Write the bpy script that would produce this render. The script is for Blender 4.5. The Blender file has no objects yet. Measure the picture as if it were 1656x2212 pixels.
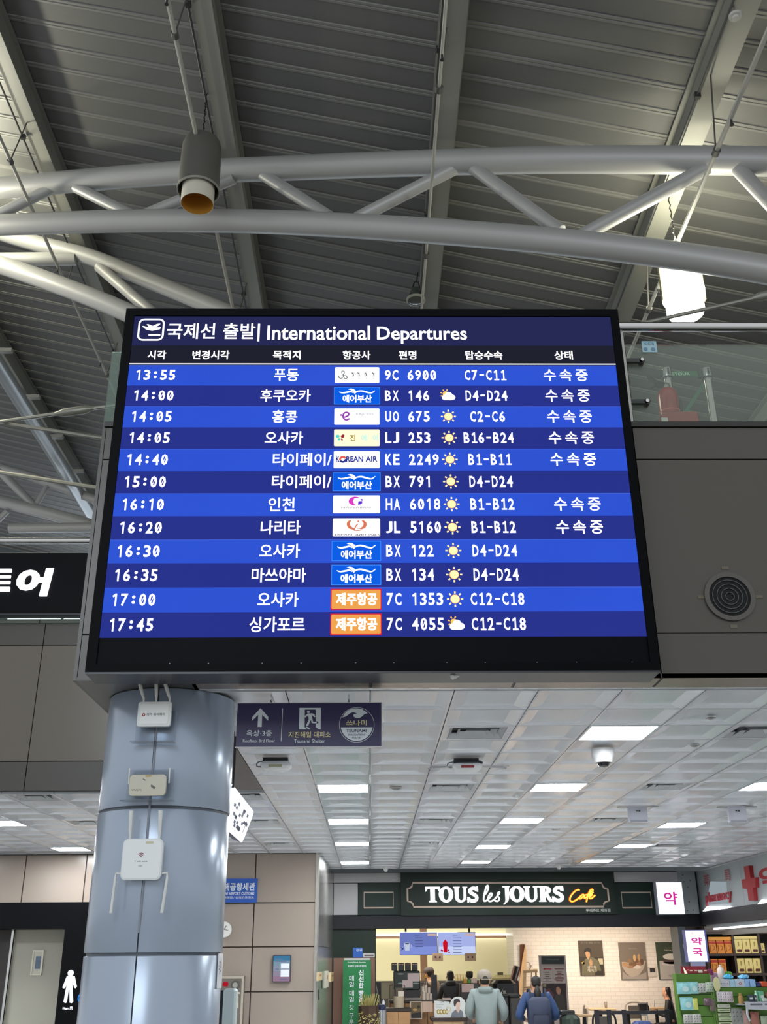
import bpy, math, random
from math import sin, cos, tan, radians, pi, sqrt, atan2
from mathutils import Vector, Matrix
random.seed(7)
S = bpy.context.scene
COL = S.collection
# ------------------------------------------------------------------ camera
CZ = 1.72
PIT, YAW, ROLL, FPX = radians(23.7253), radians(0.8464), radians(-0.4040), 2194.63
fw = Vector((sin(YAW)*cos(PIT), cos(YAW)*cos(PIT), sin(PIT)))
r0 = Vector((cos(YAW), -sin(YAW), 0)); u0 = r0.cross(fw)
RT = cos(ROLL)*r0 + sin(ROLL)*u0; UP = -sin(ROLL)*r0 + cos(ROLL)*u0
cd = bpy.data.cameras.new('camera'); cam = bpy.data.objects.new('camera', cd); COL.objects.link(cam)
cam.matrix_world = Matrix(((RT.x, UP.x, -fw.x, 0), (RT.y, UP.y, -fw.y, 0), (RT.z, UP.z, -fw.z, CZ), (0, 0, 0, 1)))
cd.sensor_fit = 'VERTICAL'; cd.sensor_height = 24; cd.lens = FPX/2212*24; cd.clip_start = .05; cd.clip_end = 200
S.camera = cam
# ------------------------------------------------------------------ world, light, exposure
W = bpy.data.worlds.new('world'); S.world = W; W.use_nodes = True
W.node_tree.nodes['Background'].inputs[0].default_value = (.97, .985, 1.0, 1)
W.node_tree.nodes['Background'].inputs[1].default_value = .48
S.view_settings.view_transform = 'Standard'; S.view_settings.look = 'None'
S.view_settings.exposure = .8; S.view_settings.gamma = 1; S.view_settings.use_curve_mapping = False
def area(name, loc, target, sx, sy, power, color=(1, 1, 1)):
    l = bpy.data.lights.new(name, 'AREA'); l.shape = 'RECTANGLE'; l.size = sx; l.size_y = sy
    l.energy = power; l.color = color
    o = bpy.data.objects.new(name, l); COL.objects.link(o); o.location = loc
    o.rotation_euler = (Vector(target)-Vector(loc)).to_track_quat('-Z', 'Y').to_euler()
    return o
def point(name, loc, power, color=(1, 1, 1), r=.1):
    l = bpy.data.lights.new(name, 'POINT'); l.energy = power; l.color = color; l.shadow_soft_size = r
    o = bpy.data.objects.new(name, l); COL.objects.link(o); o.location = loc; return o
area('concourse_light', (-3, -5, 7), (-1.2, 6, 2.5), 5, 3, 200, (.85, .93, 1))
# ------------------------------------------------------------------ pixel helpers
def ray(px, py): return fw + RT*((px-828)/FPX) + UP*((1106-py)/FPX)
def P(px, py, Y=None, Z=None, X=None):
    d = ray(px, py)
    t = Y/d.y if Y is not None else ((Z-CZ)/d.z if Z is not None else X/d.x)
    return Vector((0, 0, CZ)) + d*t
def PP(px, py, a, b):                       # vertical plane Y = a + b X
    d = ray(px, py); t = a/(d.y-b*d.x); return Vector((0, 0, CZ)) + d*t
def RC(x0, y0, x1, y1, Y):
    ym = (y0+y1)/2; xm = (x0+x1)/2
    return P(x0, ym, Y=Y).x, P(x1, ym, Y=Y).x, P(xm, y1, Y=Y).z, P(xm, y0, Y=Y).z
# ------------------------------------------------------------------ materials
def lin(h):
    if isinstance(h, str):
        c = [int(h[i:i+2], 16)/255 for i in (0, 2, 4)]
        return tuple(v/12.92 if v <= .04045 else ((v+.055)/1.055)**2.4 for v in c)
    return h
MC = {}
def M(col, rough=.5, metal=0, emit=0, noise=.0, scale=6, bump=0, spec=.5, alpha=None, stretch=None):
    key = (col, rough, metal, emit, noise, scale, bump, spec, alpha, stretch)
    if key in MC: return MC[key]
    m = bpy.data.materials.new('mat_' + str(col)); m.use_nodes = True; MC[key] = m
    nt = m.node_tree; b = nt.nodes['Principled BSDF']; c = lin(col)
    b.inputs['Base Color'].default_value = (*c, 1); b.inputs['Roughness'].default_value = rough
    b.inputs['Metallic'].default_value = metal; b.inputs['Specular IOR Level'].default_value = spec
    if emit:
        b.inputs['Emission Color'].default_value = (*c, 1); b.inputs['Emission Strength'].default_value = emit*.575
        b.inputs['Base Color'].default_value = (0, 0, 0, 1); b.inputs['Specular IOR Level'].default_value = 0
    if alpha is not None: b.inputs['Alpha'].default_value = alpha
    if (noise or bump):
        tc = nt.nodes.new('ShaderNodeTexCoord'); mp = nt.nodes.new('ShaderNodeMapping')
        nt.links.new(tc.outputs['Object'], mp.inputs[0])
        if stretch: mp.inputs['Scale'].default_value = stretch
        n = nt.nodes.new('ShaderNodeTexNoise'); n.inputs['Scale'].default_value = scale; n.inputs['Detail'].default_value = 4
        nt.links.new(mp.outputs[0], n.inputs[0])
        if noise:
            r = nt.nodes.new('ShaderNodeMapRange'); r.inputs[3].default_value = 1-noise; r.inputs[4].default_value = 1+noise
            nt.links.new(n.outputs[0], r.inputs[0])
            x = nt.nodes.new('ShaderNodeVectorMath'); x.operation = 'SCALE'
            x.inputs[0].default_value = c; nt.links.new(r.outputs[0], x.inputs['Scale'])
            nt.links.new(x.outputs[0], b.inputs['Emission Color' if emit else 'Base Color'])
        if bump:
            bn = nt.nodes.new('ShaderNodeBump'); bn.inputs['Strength'].default_value = bump; bn.inputs['Distance'].default_value = .01
            nt.links.new(n.outputs[0], bn.inputs['Height']); nt.links.new(bn.outputs[0], b.inputs['Normal'])
    return m
def glass_mat(name, tint, haze, rough=.02, dc=(.6, .72, .62)):
    m = bpy.data.materials.new(name); m.use_nodes = True; nt = m.node_tree; nt.nodes.clear()
    out = nt.nodes.new('ShaderNodeOutputMaterial'); tr = nt.nodes.new('ShaderNodeBsdfTransparent'); tr.inputs[0].default_value = (*tint, 1)
    gl = nt.nodes.new('ShaderNodeBsdfGlossy'); gl.inputs['Roughness'].default_value = rough
    df = nt.nodes.new('ShaderNodeBsdfDiffuse'); df.inputs[0].default_value = (*dc, 1)
    fr = nt.nodes.new('ShaderNodeFresnel'); fr.inputs[0].default_value = 1.4
    a = nt.nodes.new('ShaderNodeMixShader'); a.inputs[0].default_value = haze
    b = nt.nodes.new('ShaderNodeMixShader')
    nt.links.new(tr.outputs[0], a.inputs[1]); nt.links.new(df.outputs[0], a.inputs[2])
    nt.links.new(fr.outputs[0], b.inputs[0]); nt.links.new(a.outputs[0], b.inputs[1]); nt.links.new(gl.outputs[0], b.inputs[2])
    nt.links.new(b.outputs[0], out.inputs[0]); return m
# ------------------------------------------------------------------ mesh builder
class Fr:
    def __init__(s, O, U=(1, 0, 0), V=(0, 0, 1)):
        s.O = Vector(O); s.U = Vector(U).normalized(); s.V = Vector(V).normalized(); s.N = s.U.cross(s.V)*1.0
    def pt(s, u, v, d=0): return s.O + s.U*u + s.V*v + s.N*d
    def hit(s, px, py):
        r = ray(px, py); o = Vector((0, 0, CZ)); t = (s.O-o).dot(s.N)/r.dot(s.N); q = o+r*t-s.O
        return q.dot(s.U), q.dot(s.V)
    def rect(s, x0, y0, x1, y1):
        a = s.hit(x0, (y0+y1)/2)[0]; b = s.hit(x1, (y0+y1)/2)[0]
        c = s.hit((x0+x1)/2, y1)[1]; d = s.hit((x0+x1)/2, y0)[1]; return a, b, c, d
def YP(Y): return Fr((0, Y, 0))             # plane facing the camera; u = X, v = Z, N = -Y
class MB:
    def __init__(s): s.v = []; s.f = []
    def face(s, pts):
        n = len(s.v); s.v += [tuple(p) for p in pts]; s.f.append(tuple(range(n, n+len(pts)))); return s
    def hexa(s, p):                          # 8 points: bottom 4, top 4
        n = len(s.v); s.v += [tuple(q) for q in p]
        for f in ((0, 3, 2, 1), (4, 5, 6, 7), (0, 1, 5, 4), (1, 2, 6, 5), (2, 3, 7, 6), (3, 0, 4, 7)): s.f.append(tuple(n+i for i in f))
        return s
    def box(s, x0, x1, y0, y1, z0, z1):
        return s.hexa([(x0, y0, z0), (x1, y0, z0), (x1, y1, z0), (x0, y1, z0), (x0, y0, z1), (x1, y0, z1), (x1, y1, z1), (x0, y1, z1)])
    def fb(s, F, u0, u1, v0, v1, d0, d1):
        return s.hexa([F.pt(u0, v0, d0), F.pt(u1, v0, d0), F.pt(u1, v0, d1), F.pt(u0, v0, d1), F.pt(u0, v1, d0), F.pt(u1, v1, d0), F.pt(u1, v1, d1), F.pt(u0, v1, d1)])
    def bbox(s, x0, x1, y0, y1, z0, z1, r=.01):   # box with bevelled upright and top edges
        ring = [(x0+r, y0), (x1-r, y0), (x1, y0+r), (x1, y1-r), (x1-r, y1), (x0+r, y1), (x0, y1-r), (x0, y0+r)]
        cx, cy = (x0+x1)/2, (y0+y1)/2
        rin = [(cx+(a-cx)*(1-r/max(.001, (x1-x0)/2)), cy+(b-cy)*(1-r/max(.001, (y1-y0)/2))) for a, b in ring]
        n = len(s.v); L = []
        for q, z in ((rin, z0), (ring, z0+r), (ring, z1-r), (rin, z1)): L += [(a, b, z) for a, b in q]
        s.v += L
        for k in range(3):
            for i in range(8): s.f.append((n+k*8+i, n+k*8+(i+1) % 8, n+k*8+8+(i+1) % 8, n+k*8+8+i))
        s.f.append(tuple(n+i for i in range(7, -1, -1))); s.f.append(tuple(n+24+i for i in range(8))); return s
    def poly(s, F, pts, d0, d1=None):
        if d1 is None: return s.face([F.pt(u, v, d0) for u, v in pts])
        n = len(s.v); k = len(pts)
        s.v += [tuple(F.pt(u, v, d0)) for u, v in pts]+[tuple(F.pt(u, v, d1)) for u, v in pts]
        s.f.append(tuple(n+i for i in range(k-1, -1, -1))); s.f.append(tuple(n+k+i for i in range(k)))
        for i in range(k): j = (i+1) % k; s.f.append((n+i, n+j, n+k+j, n+k+i))
        return s
    def ribbon(s, F, pts, w, d, smooth=True, closed=False, taper=False, th=None):
        if smooth: pts = crom(pts, closed)
        k = len(pts); L = []; R = []
        for i in range(k):
            if closed: a = pts[i-1]; b = pts[(i+1) % k]
            else: a = pts[max(0, i-1)]; b = pts[min(k-1, i+1)]
            dx, dy = b[0]-a[0], b[1]-a[1]; l = sqrt(dx*dx+dy*dy) or 1
            ww = w*(.35+.65*sin(pi*min(1, max(0, i/(k-1)))) if taper else 1)/2
            nx, ny = -dy/l*ww, dx/l*ww
            L.append((pts[i][0]+nx, pts[i][1]+ny)); R.append((pts[i][0]-nx, pts[i][1]-ny))
        for i in range(k-(0 if closed else 1)):
            j = (i+1) % k; q = [R[i], R[j], L[j], L[i]]
            if th is None: s.face([F.pt(u, v, d) for u, v in q])
            else: s.poly(F, q, d, d+th)
        return s
    def disc(s, F, u, v, r, d, n=20, ru=None, d1=None, a0=0, a1=2*pi):
        full = abs(a1-a0-2*pi) < 1e-6; m = n if full else n+1
        return s.poly(F, [(u+(ru or r)*cos(a0+(a1-a0)*i/n), v+r*sin(a0+(a1-a0)*i/n)) for i in range(m)], d, d1)
    def ring(s, F, u, v, ro, ri, d, n=24, a0=0, a1=2*pi, d1=None):
        for i in range(n):
            a, b = a0+(a1-a0)*i/n, a0+(a1-a0)*(i+1)/n
            s.poly(F, [(u+ro*cos(a), v+ro*sin(a)), (u+ro*cos(b), v+ro*sin(b)), (u+ri*cos(b), v+ri*sin(b)), (u+ri*cos(a), v+ri*sin(a))], d, d1)
        return s
    def tube(s, pts, r, n=10, cap=True):
        pts = [Vector(p) for p in pts]; k = len(pts); n0 = len(s.v)
        rr = r if isinstance(r, (list, tuple)) else [r]*k
        prev = None
        for i, p in enumerate(pts):
            t = (pts[min(k-1, i+1)]-pts[max(0, i-1)]).normalized()
            if prev is None: a = t.cross(Vector((0, 0, 1)) if abs(t.z) < .9 else Vector((1, 0, 0))).normalized()
            else: a = (prev-t*prev.dot(t)).normalized()
            prev = a; b = t.cross(a)
            for j in range(n): th = 2*pi*j/n; s.v.append(tuple(p+(a*cos(th)+b*sin(th))*rr[i]))
        for i in range(k-1):
            for j in range(n): q = (j+1) % n; s.f.append((n0+i*n+j, n0+i*n+q, n0+(i+1)*n+q, n0+(i+1)*n+j))
        if cap: s.f.append(tuple(n0+j for j in range(n-1, -1, -1))); s.f.append(tuple(n0+(k-1)*n+j for j in range(n)))
        return s
    def lathe(s, c, prof, n=20, a0=0, a1=2*pi, sx=1, sy=1):
        n0 = len(s.v); full = abs(a1-a0-2*pi) < 1e-6; m = n if full else n+1; c = Vector(c)
        for r, z in prof:
            for j in range(m): th = a0+(a1-a0)*j/n; s.v.append((c.x+r*cos(th)*sx, c.y+r*sin(th)*sy, c.z+z))
        for i in range(len(prof)-1):
            for j in range(n): q = (j+1) % m if full else j+1; s.f.append((n0+i*m+j, n0+i*m+q, n0+(i+1)*m+q, n0+(i+1)*m+j))
        return s
    def ell(s, c, rx, ry, rz, n=14, m=9):
        return s.lathe(c, [(max(1e-4, sin(pi*i/m))*1, -cos(pi*i/m)*rz) for i in range(m+1)], n, sx=rx, sy=ry)
    def xf(s, mat): s.v = [tuple(mat @ Vector(p)) for p in s.v]; return s
def crom(p, closed=False, k=5):
    out = []; n = len(p)
    if n < 3: return list(p)
    for i in range(n if closed else n-1):
        g = (lambda j: p[j % n]) if closed else (lambda j: p[max(0, min(n-1, j))])
        a, b, c, d = g(i-1), g(i), g(i+1), g(i+2)
        for t in [j/k for j in range(k)]:
            out.append(tuple(.5*((2*b[q])+(-a[q]+c[q])*t+(2*a[q]-5*b[q]+4*c[q]-d[q])*t*t+(-a[q]+3*b[q]-3*c[q]+d[q])*t**3) for q in range(len(b))))
    if not closed: out.append(tuple(p[-1]))
    return out
ORG = {}
def put(name, me, parent, origin, smooth=False):
    o = bpy.data.objects.new(name, me); COL.objects.link(o)
    if parent is not None: o.parent = parent; ORG[o.name] = ORG[parent.name]
    else: o.location = origin; ORG[o.name] = Vector(origin)
    if smooth:
        for p in me.polygons: p.use_smooth = True
    return o
def build(name, mb, mat, parent=None, label=None, cat=None, group=None, kind=None, smooth=False, origin=None):
    if parent is not None: org = ORG[parent.name]
    elif origin is not None: org = Vector(origin)
    else:
        xs = [p[0] for p in mb.v]; ys = [p[1] for p in mb.v]; zs = [p[2] for p in mb.v]
        org = Vector(((min(xs)+max(xs))/2, (min(ys)+max(ys))/2, min(zs)))
    me = bpy.data.meshes.new(name); me.from_pydata([(p[0]-org.x, p[1]-org.y, p[2]-org.z) for p in mb.v], [], mb.f)
    me.materials.append(mat); me.update()
    if smooth: me.polygons.foreach_set('use_smooth', [True]*len(me.polygons))
    if smooth == 2 or smooth is True:
        try: me.set_sharp_from_angle(angle=radians(40))
        except Exception: pass
    o = put(name, me, parent, org)
    return tag(o, label, cat, group, kind)
def tag(o, label=None, cat=None, group=None, kind=None):
    if label: o['label'] = label
    if cat: o['category'] = cat
    if group: o['group'] = group
    if kind: o['kind'] = kind
    return o
def thing(name, loc, label, cat, group=None, kind=None):
    o = bpy.data.objects.new(name, None); o.empty_display_size = .1; COL.objects.link(o); o.location = loc; ORG[o.name] = Vector(loc)
    return tag(o, label, cat, group, kind)
def struct(name, mb, mat, label=None, **k): return build(name, mb, mat, label=label, kind='structure', **k)
# ------------------------------------------------------------------ lettering
TC = {}
def glyphs(s, off=0., sp=1.0, res=3):
    key = (s, off, sp, res)
    if key in TC: return TC[key]
    c = bpy.data.curves.new('t', 'FONT'); c.body = s; c.size = 1; c.offset = off; c.space_character = sp; c.resolution_u = res
    o = bpy.data.objects.new('t', c); COL.objects.link(o)
    dg = bpy.context.evaluated_depsgraph_get(); me = bpy.data.meshes.new_from_object(o.evaluated_get(dg))
    v = [(p.co.x, p.co.y) for p in me.vertices]; f = [tuple(p.vertices) for p in me.polygons]
    bpy.data.objects.remove(o); bpy.data.curves.remove(c); bpy.data.meshes.remove(me)
    TC[key] = (v, f); return TC[key]
def tmesh(mb, F, s, box, d, off=0., sp=1.0, slant=0, th=None, keep=False, res=3):
    """lettering s fitted into box (u0,u1,v0,v1) on frame F; keep = keep its proportions, centred"""
    v, f = glyphs(s, off, sp, res)
    if not v: return mb
    x0 = min(p[0] for p in v); x1 = max(p[0] for p in v); y0 = min(p[1] for p in v); y1 = max(p[1] for p in v)
    u0, u1, v0, v1 = box; sx = (u1-u0)/max(1e-6, x1-x0); sy = (v1-v0)/max(1e-6, y1-y0)
    if keep: sx = sy = min(sx, sy)
    cu, cv = (u0+u1)/2, (v0+v1)/2; n = len(mb.v)
    Q = [((p[0]-(x0+x1)/2)*sx+slant*(p[1]-y0)*sy, (p[1]-(y0+y1)/2)*sy) for p in v]
    mb.v += [tuple(F.pt(cu+a, cv+b, d)) for a, b in Q]; mb.f += [tuple(n+i for i in q) for q in f]
    if th:
        m = len(v); mb.v += [tuple(F.pt(cu+a, cv+b, d-th)) for a, b in Q]
        ed = {}
        for q in f:
            for i in range(len(q)):
                e = (q[i], q[(i+1) % len(q)])
                if (e[1], e[0]) in ed: del ed[(e[1], e[0])]
                else: ed[e] = 1
        for a, b in ed: mb.f.append((n+b, n+a, n+m+a, n+m+b))
    return mb
def text(s, F, box, mat, parent, d=.002, name='lettering', label=None, **k):
    return build(name, tmesh(MB(), F, s, box, d, **k), mat, parent, label=label)
def pxtext(s, F, x0, y0, x1, y1, mat, parent, d=.002, **k): return text(s, F, F.rect(x0, y0, x1, y1), mat, parent, d, **k)
def flat(name, F, rect, mat, parent, d=.001, **k):
    u0, u1, v0, v1 = rect; return build(name, MB().poly(F, [(u0, v0), (u1, v0), (u1, v1), (u0, v1)], d), mat, parent, **k)
def copies(src, mats, group=None, labels=None):
    out = []
    for i, mtx in enumerate(mats):
        c = src.copy(); COL.objects.link(c); c.location = mtx; ORG[c.name] = Vector(mtx)
        for ch in src.children:
            a = ch.copy(); COL.objects.link(a); a.parent = c
            for g in ch.children: b = g.copy(); COL.objects.link(b); b.parent = a
        if labels: c['label'] = labels[i]
        out.append(c)
    return out
def MB_shift(mb, x, y):
    n = MB(); n.v = [(p[0]+x, p[1]+y, p[2]) for p in mb.v]; n.f = list(mb.f); return n
# ================================================================== SETTING
ZC = 3.12; ZS = 4.70                      # tiled ceiling, upper floor
white_metal = M('CDD3DA', .18, .10, noise=.03, scale=3); steel = M('8f8f8b', .38, .1, noise=.05, scale=2)
chrome = M('c8c8c8', .12, 1); dark = M('0c0e14', .35); black = M('050608', .4)
struct('floor', MB().box(-14, 16, -8, 40, -.2, 0), M('b2b1ae', .25, noise=.06, scale=1.5), 'pale polished stone floor of the concourse')
# fascia of the upper floor: stone panels in three courses
YF = P(900, 1468, Z=ZC).y
Ytrim = P(900, 1487, Z=ZC).y
stone = M('3b3831', .34, noise=.05, scale=1.2, spec=.6); stone2 = M('3b3832', .36, noise=.05, scale=1.2, spec=.6)
zr = [ZC, CZ+1.66, CZ+2.75, ZS-.01]
wf = struct('wall_front', MB().box(-1.55, 7.5, YF+.03, YF+.35, ZC+.02, ZS), M('14140f', .8), 'stone-panelled edge of the upper floor behind the departures display')
XE = P(165, 1470, Y=YF).x
xs = [XE, .0, 1.606, 3.2, 4.8, 6.4]
for i in range(5):
    for k in range(3):
        build('stone_panel', MB().box(xs[i]+.004, xs[i+1]-.004, YF, YF+.03, zr[k]+.004, zr[k+1]-.004), stone if k == 1 else stone2, wf)
build('coping', MB().box(XE-.01, 7.5, YF-.012, YF+.3, ZS-.01, ZS+.025), M('1b1b19', .3), wf)
YL = P(100, 1708, Z=ZC).y
wl = struct('wall_left', MB().box(-9, XE-.01, YL+.03, YL+.35, ZC+.02, ZS), M('14140f', .8), 'stone-panelled edge of the upper floor set back on the left')
xl = [-9.2, -7.17, -5.14, -3.11, XE-.02]
stoneL = M('625c51', .2, noise=.05, scale=1.2, spec=.6)
for i in range(4):
    for k in range(3):
        build('stone_panel', MB().box(xl[i]+.004, xl[i+1]-.004, YL, YL+.03, zr[k]+.004, zr[k+1]-.004), stoneL if k == 1 else stone2, wl)
build('coping', MB().box(-9.2, XE, YL-.012, YL+.3, ZS-.01, ZS+.025), M('1b1b19', .3), wl)
# return side and underside of the projecting part
struct('trim_1', MB().box(XE-.02, XE, YF, YL, ZC, ZS), stone2, 'side cheek of the projecting upper floor')
struct('trim_2', MB().box(XE, -.966, YF+.002, YL, ZC-.0, ZC+.02), M('3e3c38', .3), 'dark underside strip left of the round column')
tr = MB()
t = struct('trim_3', MB().box(-1.0, 7.5, YF, Ytrim+.02, ZC+.004, ZC+.03), M('222222', .5), 'polished metal edge strip under the stone fascia')
for i in range(-1, 8):
    build('metal_strip', MB().box(i*.8+.012-(.2 if i < 0 else 0), i*.8+.8-.004, YF+.002, Ytrim, ZC, ZC+.006), M('8c8078', .25, .5), t)
# slab of the upper floor
struct('floor', MB().box(XE, 7.5, YF+.3, 9.5, ZS-.25, ZS-.02).box(-9.2, 16, 9.45, 30, ZS-.25, ZS-.02), M('77736b', .3), 'upper floor slab')
# ------------------------------------------------------------------ tiled metal ceiling of the lower concourse
PT = .4822; TX0 = .0009; TY0 = 6.212-13*PT*0
lights = [(1335, 1585), (742, 1704), (1203, 1704), (752, 1775), (1122, 1777), (757, 1826), (1070, 1826), (764, 1862), (1032, 1860), (1498, 1777), (1380, 1826), (1297, 1861), (1645, 1706), (20, 1782), (135, 1831), (-190, 1831), (-230, 1782)]
vents = [(1030, 1583), (1625, 1587), (972, 1702), (1435, 1703), (540, 1719), (570, 1776), (1306, 1775), (955, 1775), (70, 1722), (185, 1780), (602, 1824), (905, 1826), (1455, 1826)]
def cell(px, py):
    q = P(px, py, Z=ZC); return math.floor((q.x-TX0)/PT), math.floor((q.y-TY0)/PT)
LC = {cell(*l) for l in lights}; VC = {cell(*v) for v in vents}-LC
clg = struct('ceiling', MB().box(-9, 12, YL+.3, 18.3, ZC+.08, ZC+.14).box(XE, 12, YF+.06, YL+.3, ZC+.08, ZC+.14), M('333333', .8), 'white metal tile ceiling of the lower concourse')
def tile_mesh(mb, x, y):
    g = .003; a, b, c, d = x+g, x+PT-g, y+g, y+PT-g; ix, iy, z1 = .085, .04, .016
    o = [(a, c, ZC), (b, c, ZC), (b, d, ZC), (a, d, ZC)]
    m = [(a+.012, c+.012, ZC), (b-.012, c+.012, ZC), (b-.012, d-.012, ZC), (a+.012, d-.012, ZC)]
    i = [(a+ix, c+iy, ZC+z1), (b-ix, c+iy, ZC+z1), (b-ix, d-iy, ZC+z1), (a+ix, d-iy, ZC+z1)]
    u = [(p[0], p[1], ZC+.06) for p in o]; n = len(mb.v); mb.v += o+m+i+u
    for k in range(4):
        j = (k+1) % 4
        mb.f += [(n+k, n+4+k, n+4+j, n+j), (n+4+k, n+8+k, n+8+j, n+4+j), (n+k, n+j, n+12+j, n+12+k)]
    mb.f.append((n+8, n+11, n+10, n+9)); return mb
cells = []
for i in range(-17, 24):
    for k in range(-3, 25):
        x, y = TX0+i*PT, TY0+k*PT
        if x+PT < XE-.0 or x < -1.0:
            if y < YL+.02 : continue
        if x < -9 or x > 9.5: continue
        if (i, k) in LC or (i, k) in VC: continue
        if y < Ytrim-.05 or y > 17.9: continue
        q = Vector((x+PT/2, y+PT/2, ZC-CZ)); a = q.dot(fw); px = 828+FPX*q.dot(RT)/a
        vis = -150 < px < 1800
        cells.append((0 if vis else 1, a, x, y))
cells.sort()
tm = tile_mesh(MB(), 0, 0); me = None
for n, (h, a, x, y) in enumerate(cells[:300]):
    if me is None:
        o = build('ceiling_tile', MB_shift(tm, x, y), white_metal, clg); me = o.data; base = Vector((x, y, 0))
    else:
        o = bpy.data.objects.new('ceiling_tile', me); COL.objects.link(o); o.parent = clg; o.location = Vector((x, y, 0))-base; ORG[o.name] = ORG[clg.name]
rest = MB()
for h, a, x, y in cells[300:]: tile_mesh(rest, x, y)
build('far_ceiling_tiles', rest, white_metal, clg, kind='stuff')
struct('trim_4', MB().box(-1.0, 9.5, Ytrim, TY0-PT+ .0 if False else Ytrim+.03, ZC, ZC+.02), white_metal, 'thin white edge of the tile ceiling')
# light panels
lampm = M((.96, .985, 1), .5, emit=72.0)
fr = None
names = {0: ('largest square ceiling light, near the dome camera', ), }
def lab_light(px, py):
    d = {(1335, 1585): 'square white ceiling light panel nearest to the dome camera, the largest one', (742, 1704): 'square ceiling light panel below the tsunami sign, nearest of its row', (752, 1775): 'square ceiling light panel second in the row below the tsunami sign', (757, 1826): 'square ceiling light panel third in the row below the tsunami sign', (764, 1862): 'square ceiling light panel last in the row, near the stainless wall', (1203, 1704): 'square ceiling light panel left of and behind the dome camera', (1122, 1777): 'square ceiling light panel in the middle of the diagonal row towards the café sign', (1070, 1826): 'square ceiling light panel before the last one above the café sign', (1032, 1860): 'square ceiling light panel last one directly above the café sign', (1498, 1777): 'square ceiling light panel between the two hanging white boxes', (1380, 1826): 'square ceiling light panel below the left hanging white box', (1297, 1861): 'small square ceiling light panel above the right half of the café sign', (1645, 1706): 'square ceiling light panel cut by the right edge of the photo', (20, 1782): 'square ceiling light panel at the left edge left of the column', (135, 1831): 'square ceiling light panel close to the column on its left'}
    return d.get((px, py), 'square ceiling light panel outside the view to the left, '+('farther' if py > 1800 else 'nearer')+' one')
for l in lights:
    i, k = cell(*l); x, y = TX0+i*PT, TY0+k*PT
    t = thing('ceiling_light', (x+PT/2, y+PT/2, ZC), lab_light(*l), 'ceiling light', 'square ceiling light panels')
    g = .004; f = MB().box(x+g, x+PT-g, y+g, y+.022, ZC-.004, ZC+.05).box(x+g, x+PT-g, y+PT-.022, y+PT-g, ZC-.004, ZC+.05).box(x+g, x+.022, y+.022, y+PT-.022, ZC-.004, ZC+.05).box(x+PT-.022, x+PT-g, y+.022, y+PT-.022, ZC-.004, ZC+.05)
    build('frame', f, white_metal, t); build('diffuser', MB().box(x+.022, x+PT-.022, y+.022, y+PT-.022, ZC, ZC+.03), lampm, t)
vl = {(1030, 1583): 'metal air vent directly under the fascia, nearest one', (1625, 1587): 'dark-slatted air vent cut by the right edge of the photo', (972, 1702): 'air vent behind the antenna router on the ceiling', (1435, 1703): 'air vent right of the dome camera and above the left hanging box', (540, 1719): 'air vent beside the glowing slanted sign', (570, 1776): 'air vent right of the lower corner of the glowing slanted sign', (70, 1722): 'air vent under the left stone fascia', (185, 1780): 'air vent close left of the column', (1306, 1775): 'air vent between two light panels below the dome camera', (955, 1775): 'air vent between the third-row light panels, left of centre', (602, 1824): 'faint distant air vent near the top of the beige wall', (905, 1826): 'small distant air vent above the left part of the café sign', (1455, 1826): 'small distant air vent above the pharmacy lightbox'}
for l in vents:
    i, k = cell(*l)
    if (i, k) not in VC: continue
    x, y = TX0+i*PT, TY0+k*PT
    t = thing('air_vent', (x+PT/2, y+PT/2, ZC), vl.get(l, 'small distant square air vent in the white tile ceiling'), 'air vent', 'square air vents in the tile ceiling')
    g = .004; w = .05
    f = MB().box(x+g, x+PT-g, y+g, y+w, ZC, ZC+.05).box(x+g, x+PT-g, y+PT-w, y+PT-g, ZC, ZC+.05).box(x+g, x+w, y+w, y+PT-w, ZC, ZC+.05).box(x+PT-w, x+PT-g, y+w, y+PT-w, ZC, ZC+.05)
    build('frame', f, white_metal, t)
    build('duct', MB().box(x+w, x+PT-w, y+w, y+PT-w, ZC+.055, ZC+.06), M('4a4d50', .7), t)
    for q in range(3):
        s_ = .052+q*.055; a = x+s_; b = x+PT-s_; c = y+s_; d = y+PT-s_; m = MB(); e = .03
        for (p1, p2, p3, p4) in (((a, c), (b, c), (b-e, c+e), (a+e, c+e)), ((b, c), (b, d), (b-e, d-e), (b-e, c+e)), ((b, d), (a, d), (a+e, d-e), (b-e, d-e)), ((a, d), (a, c), (a+e, c+e), (a+e, d-e))):
            m.face([(*p1, ZC+.002), (*p2, ZC+.002), (*p3, ZC+.035), (*p4, ZC+.035)])
        build('louvre', m, M('b4b9bc', .4, .3), t)
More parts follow.
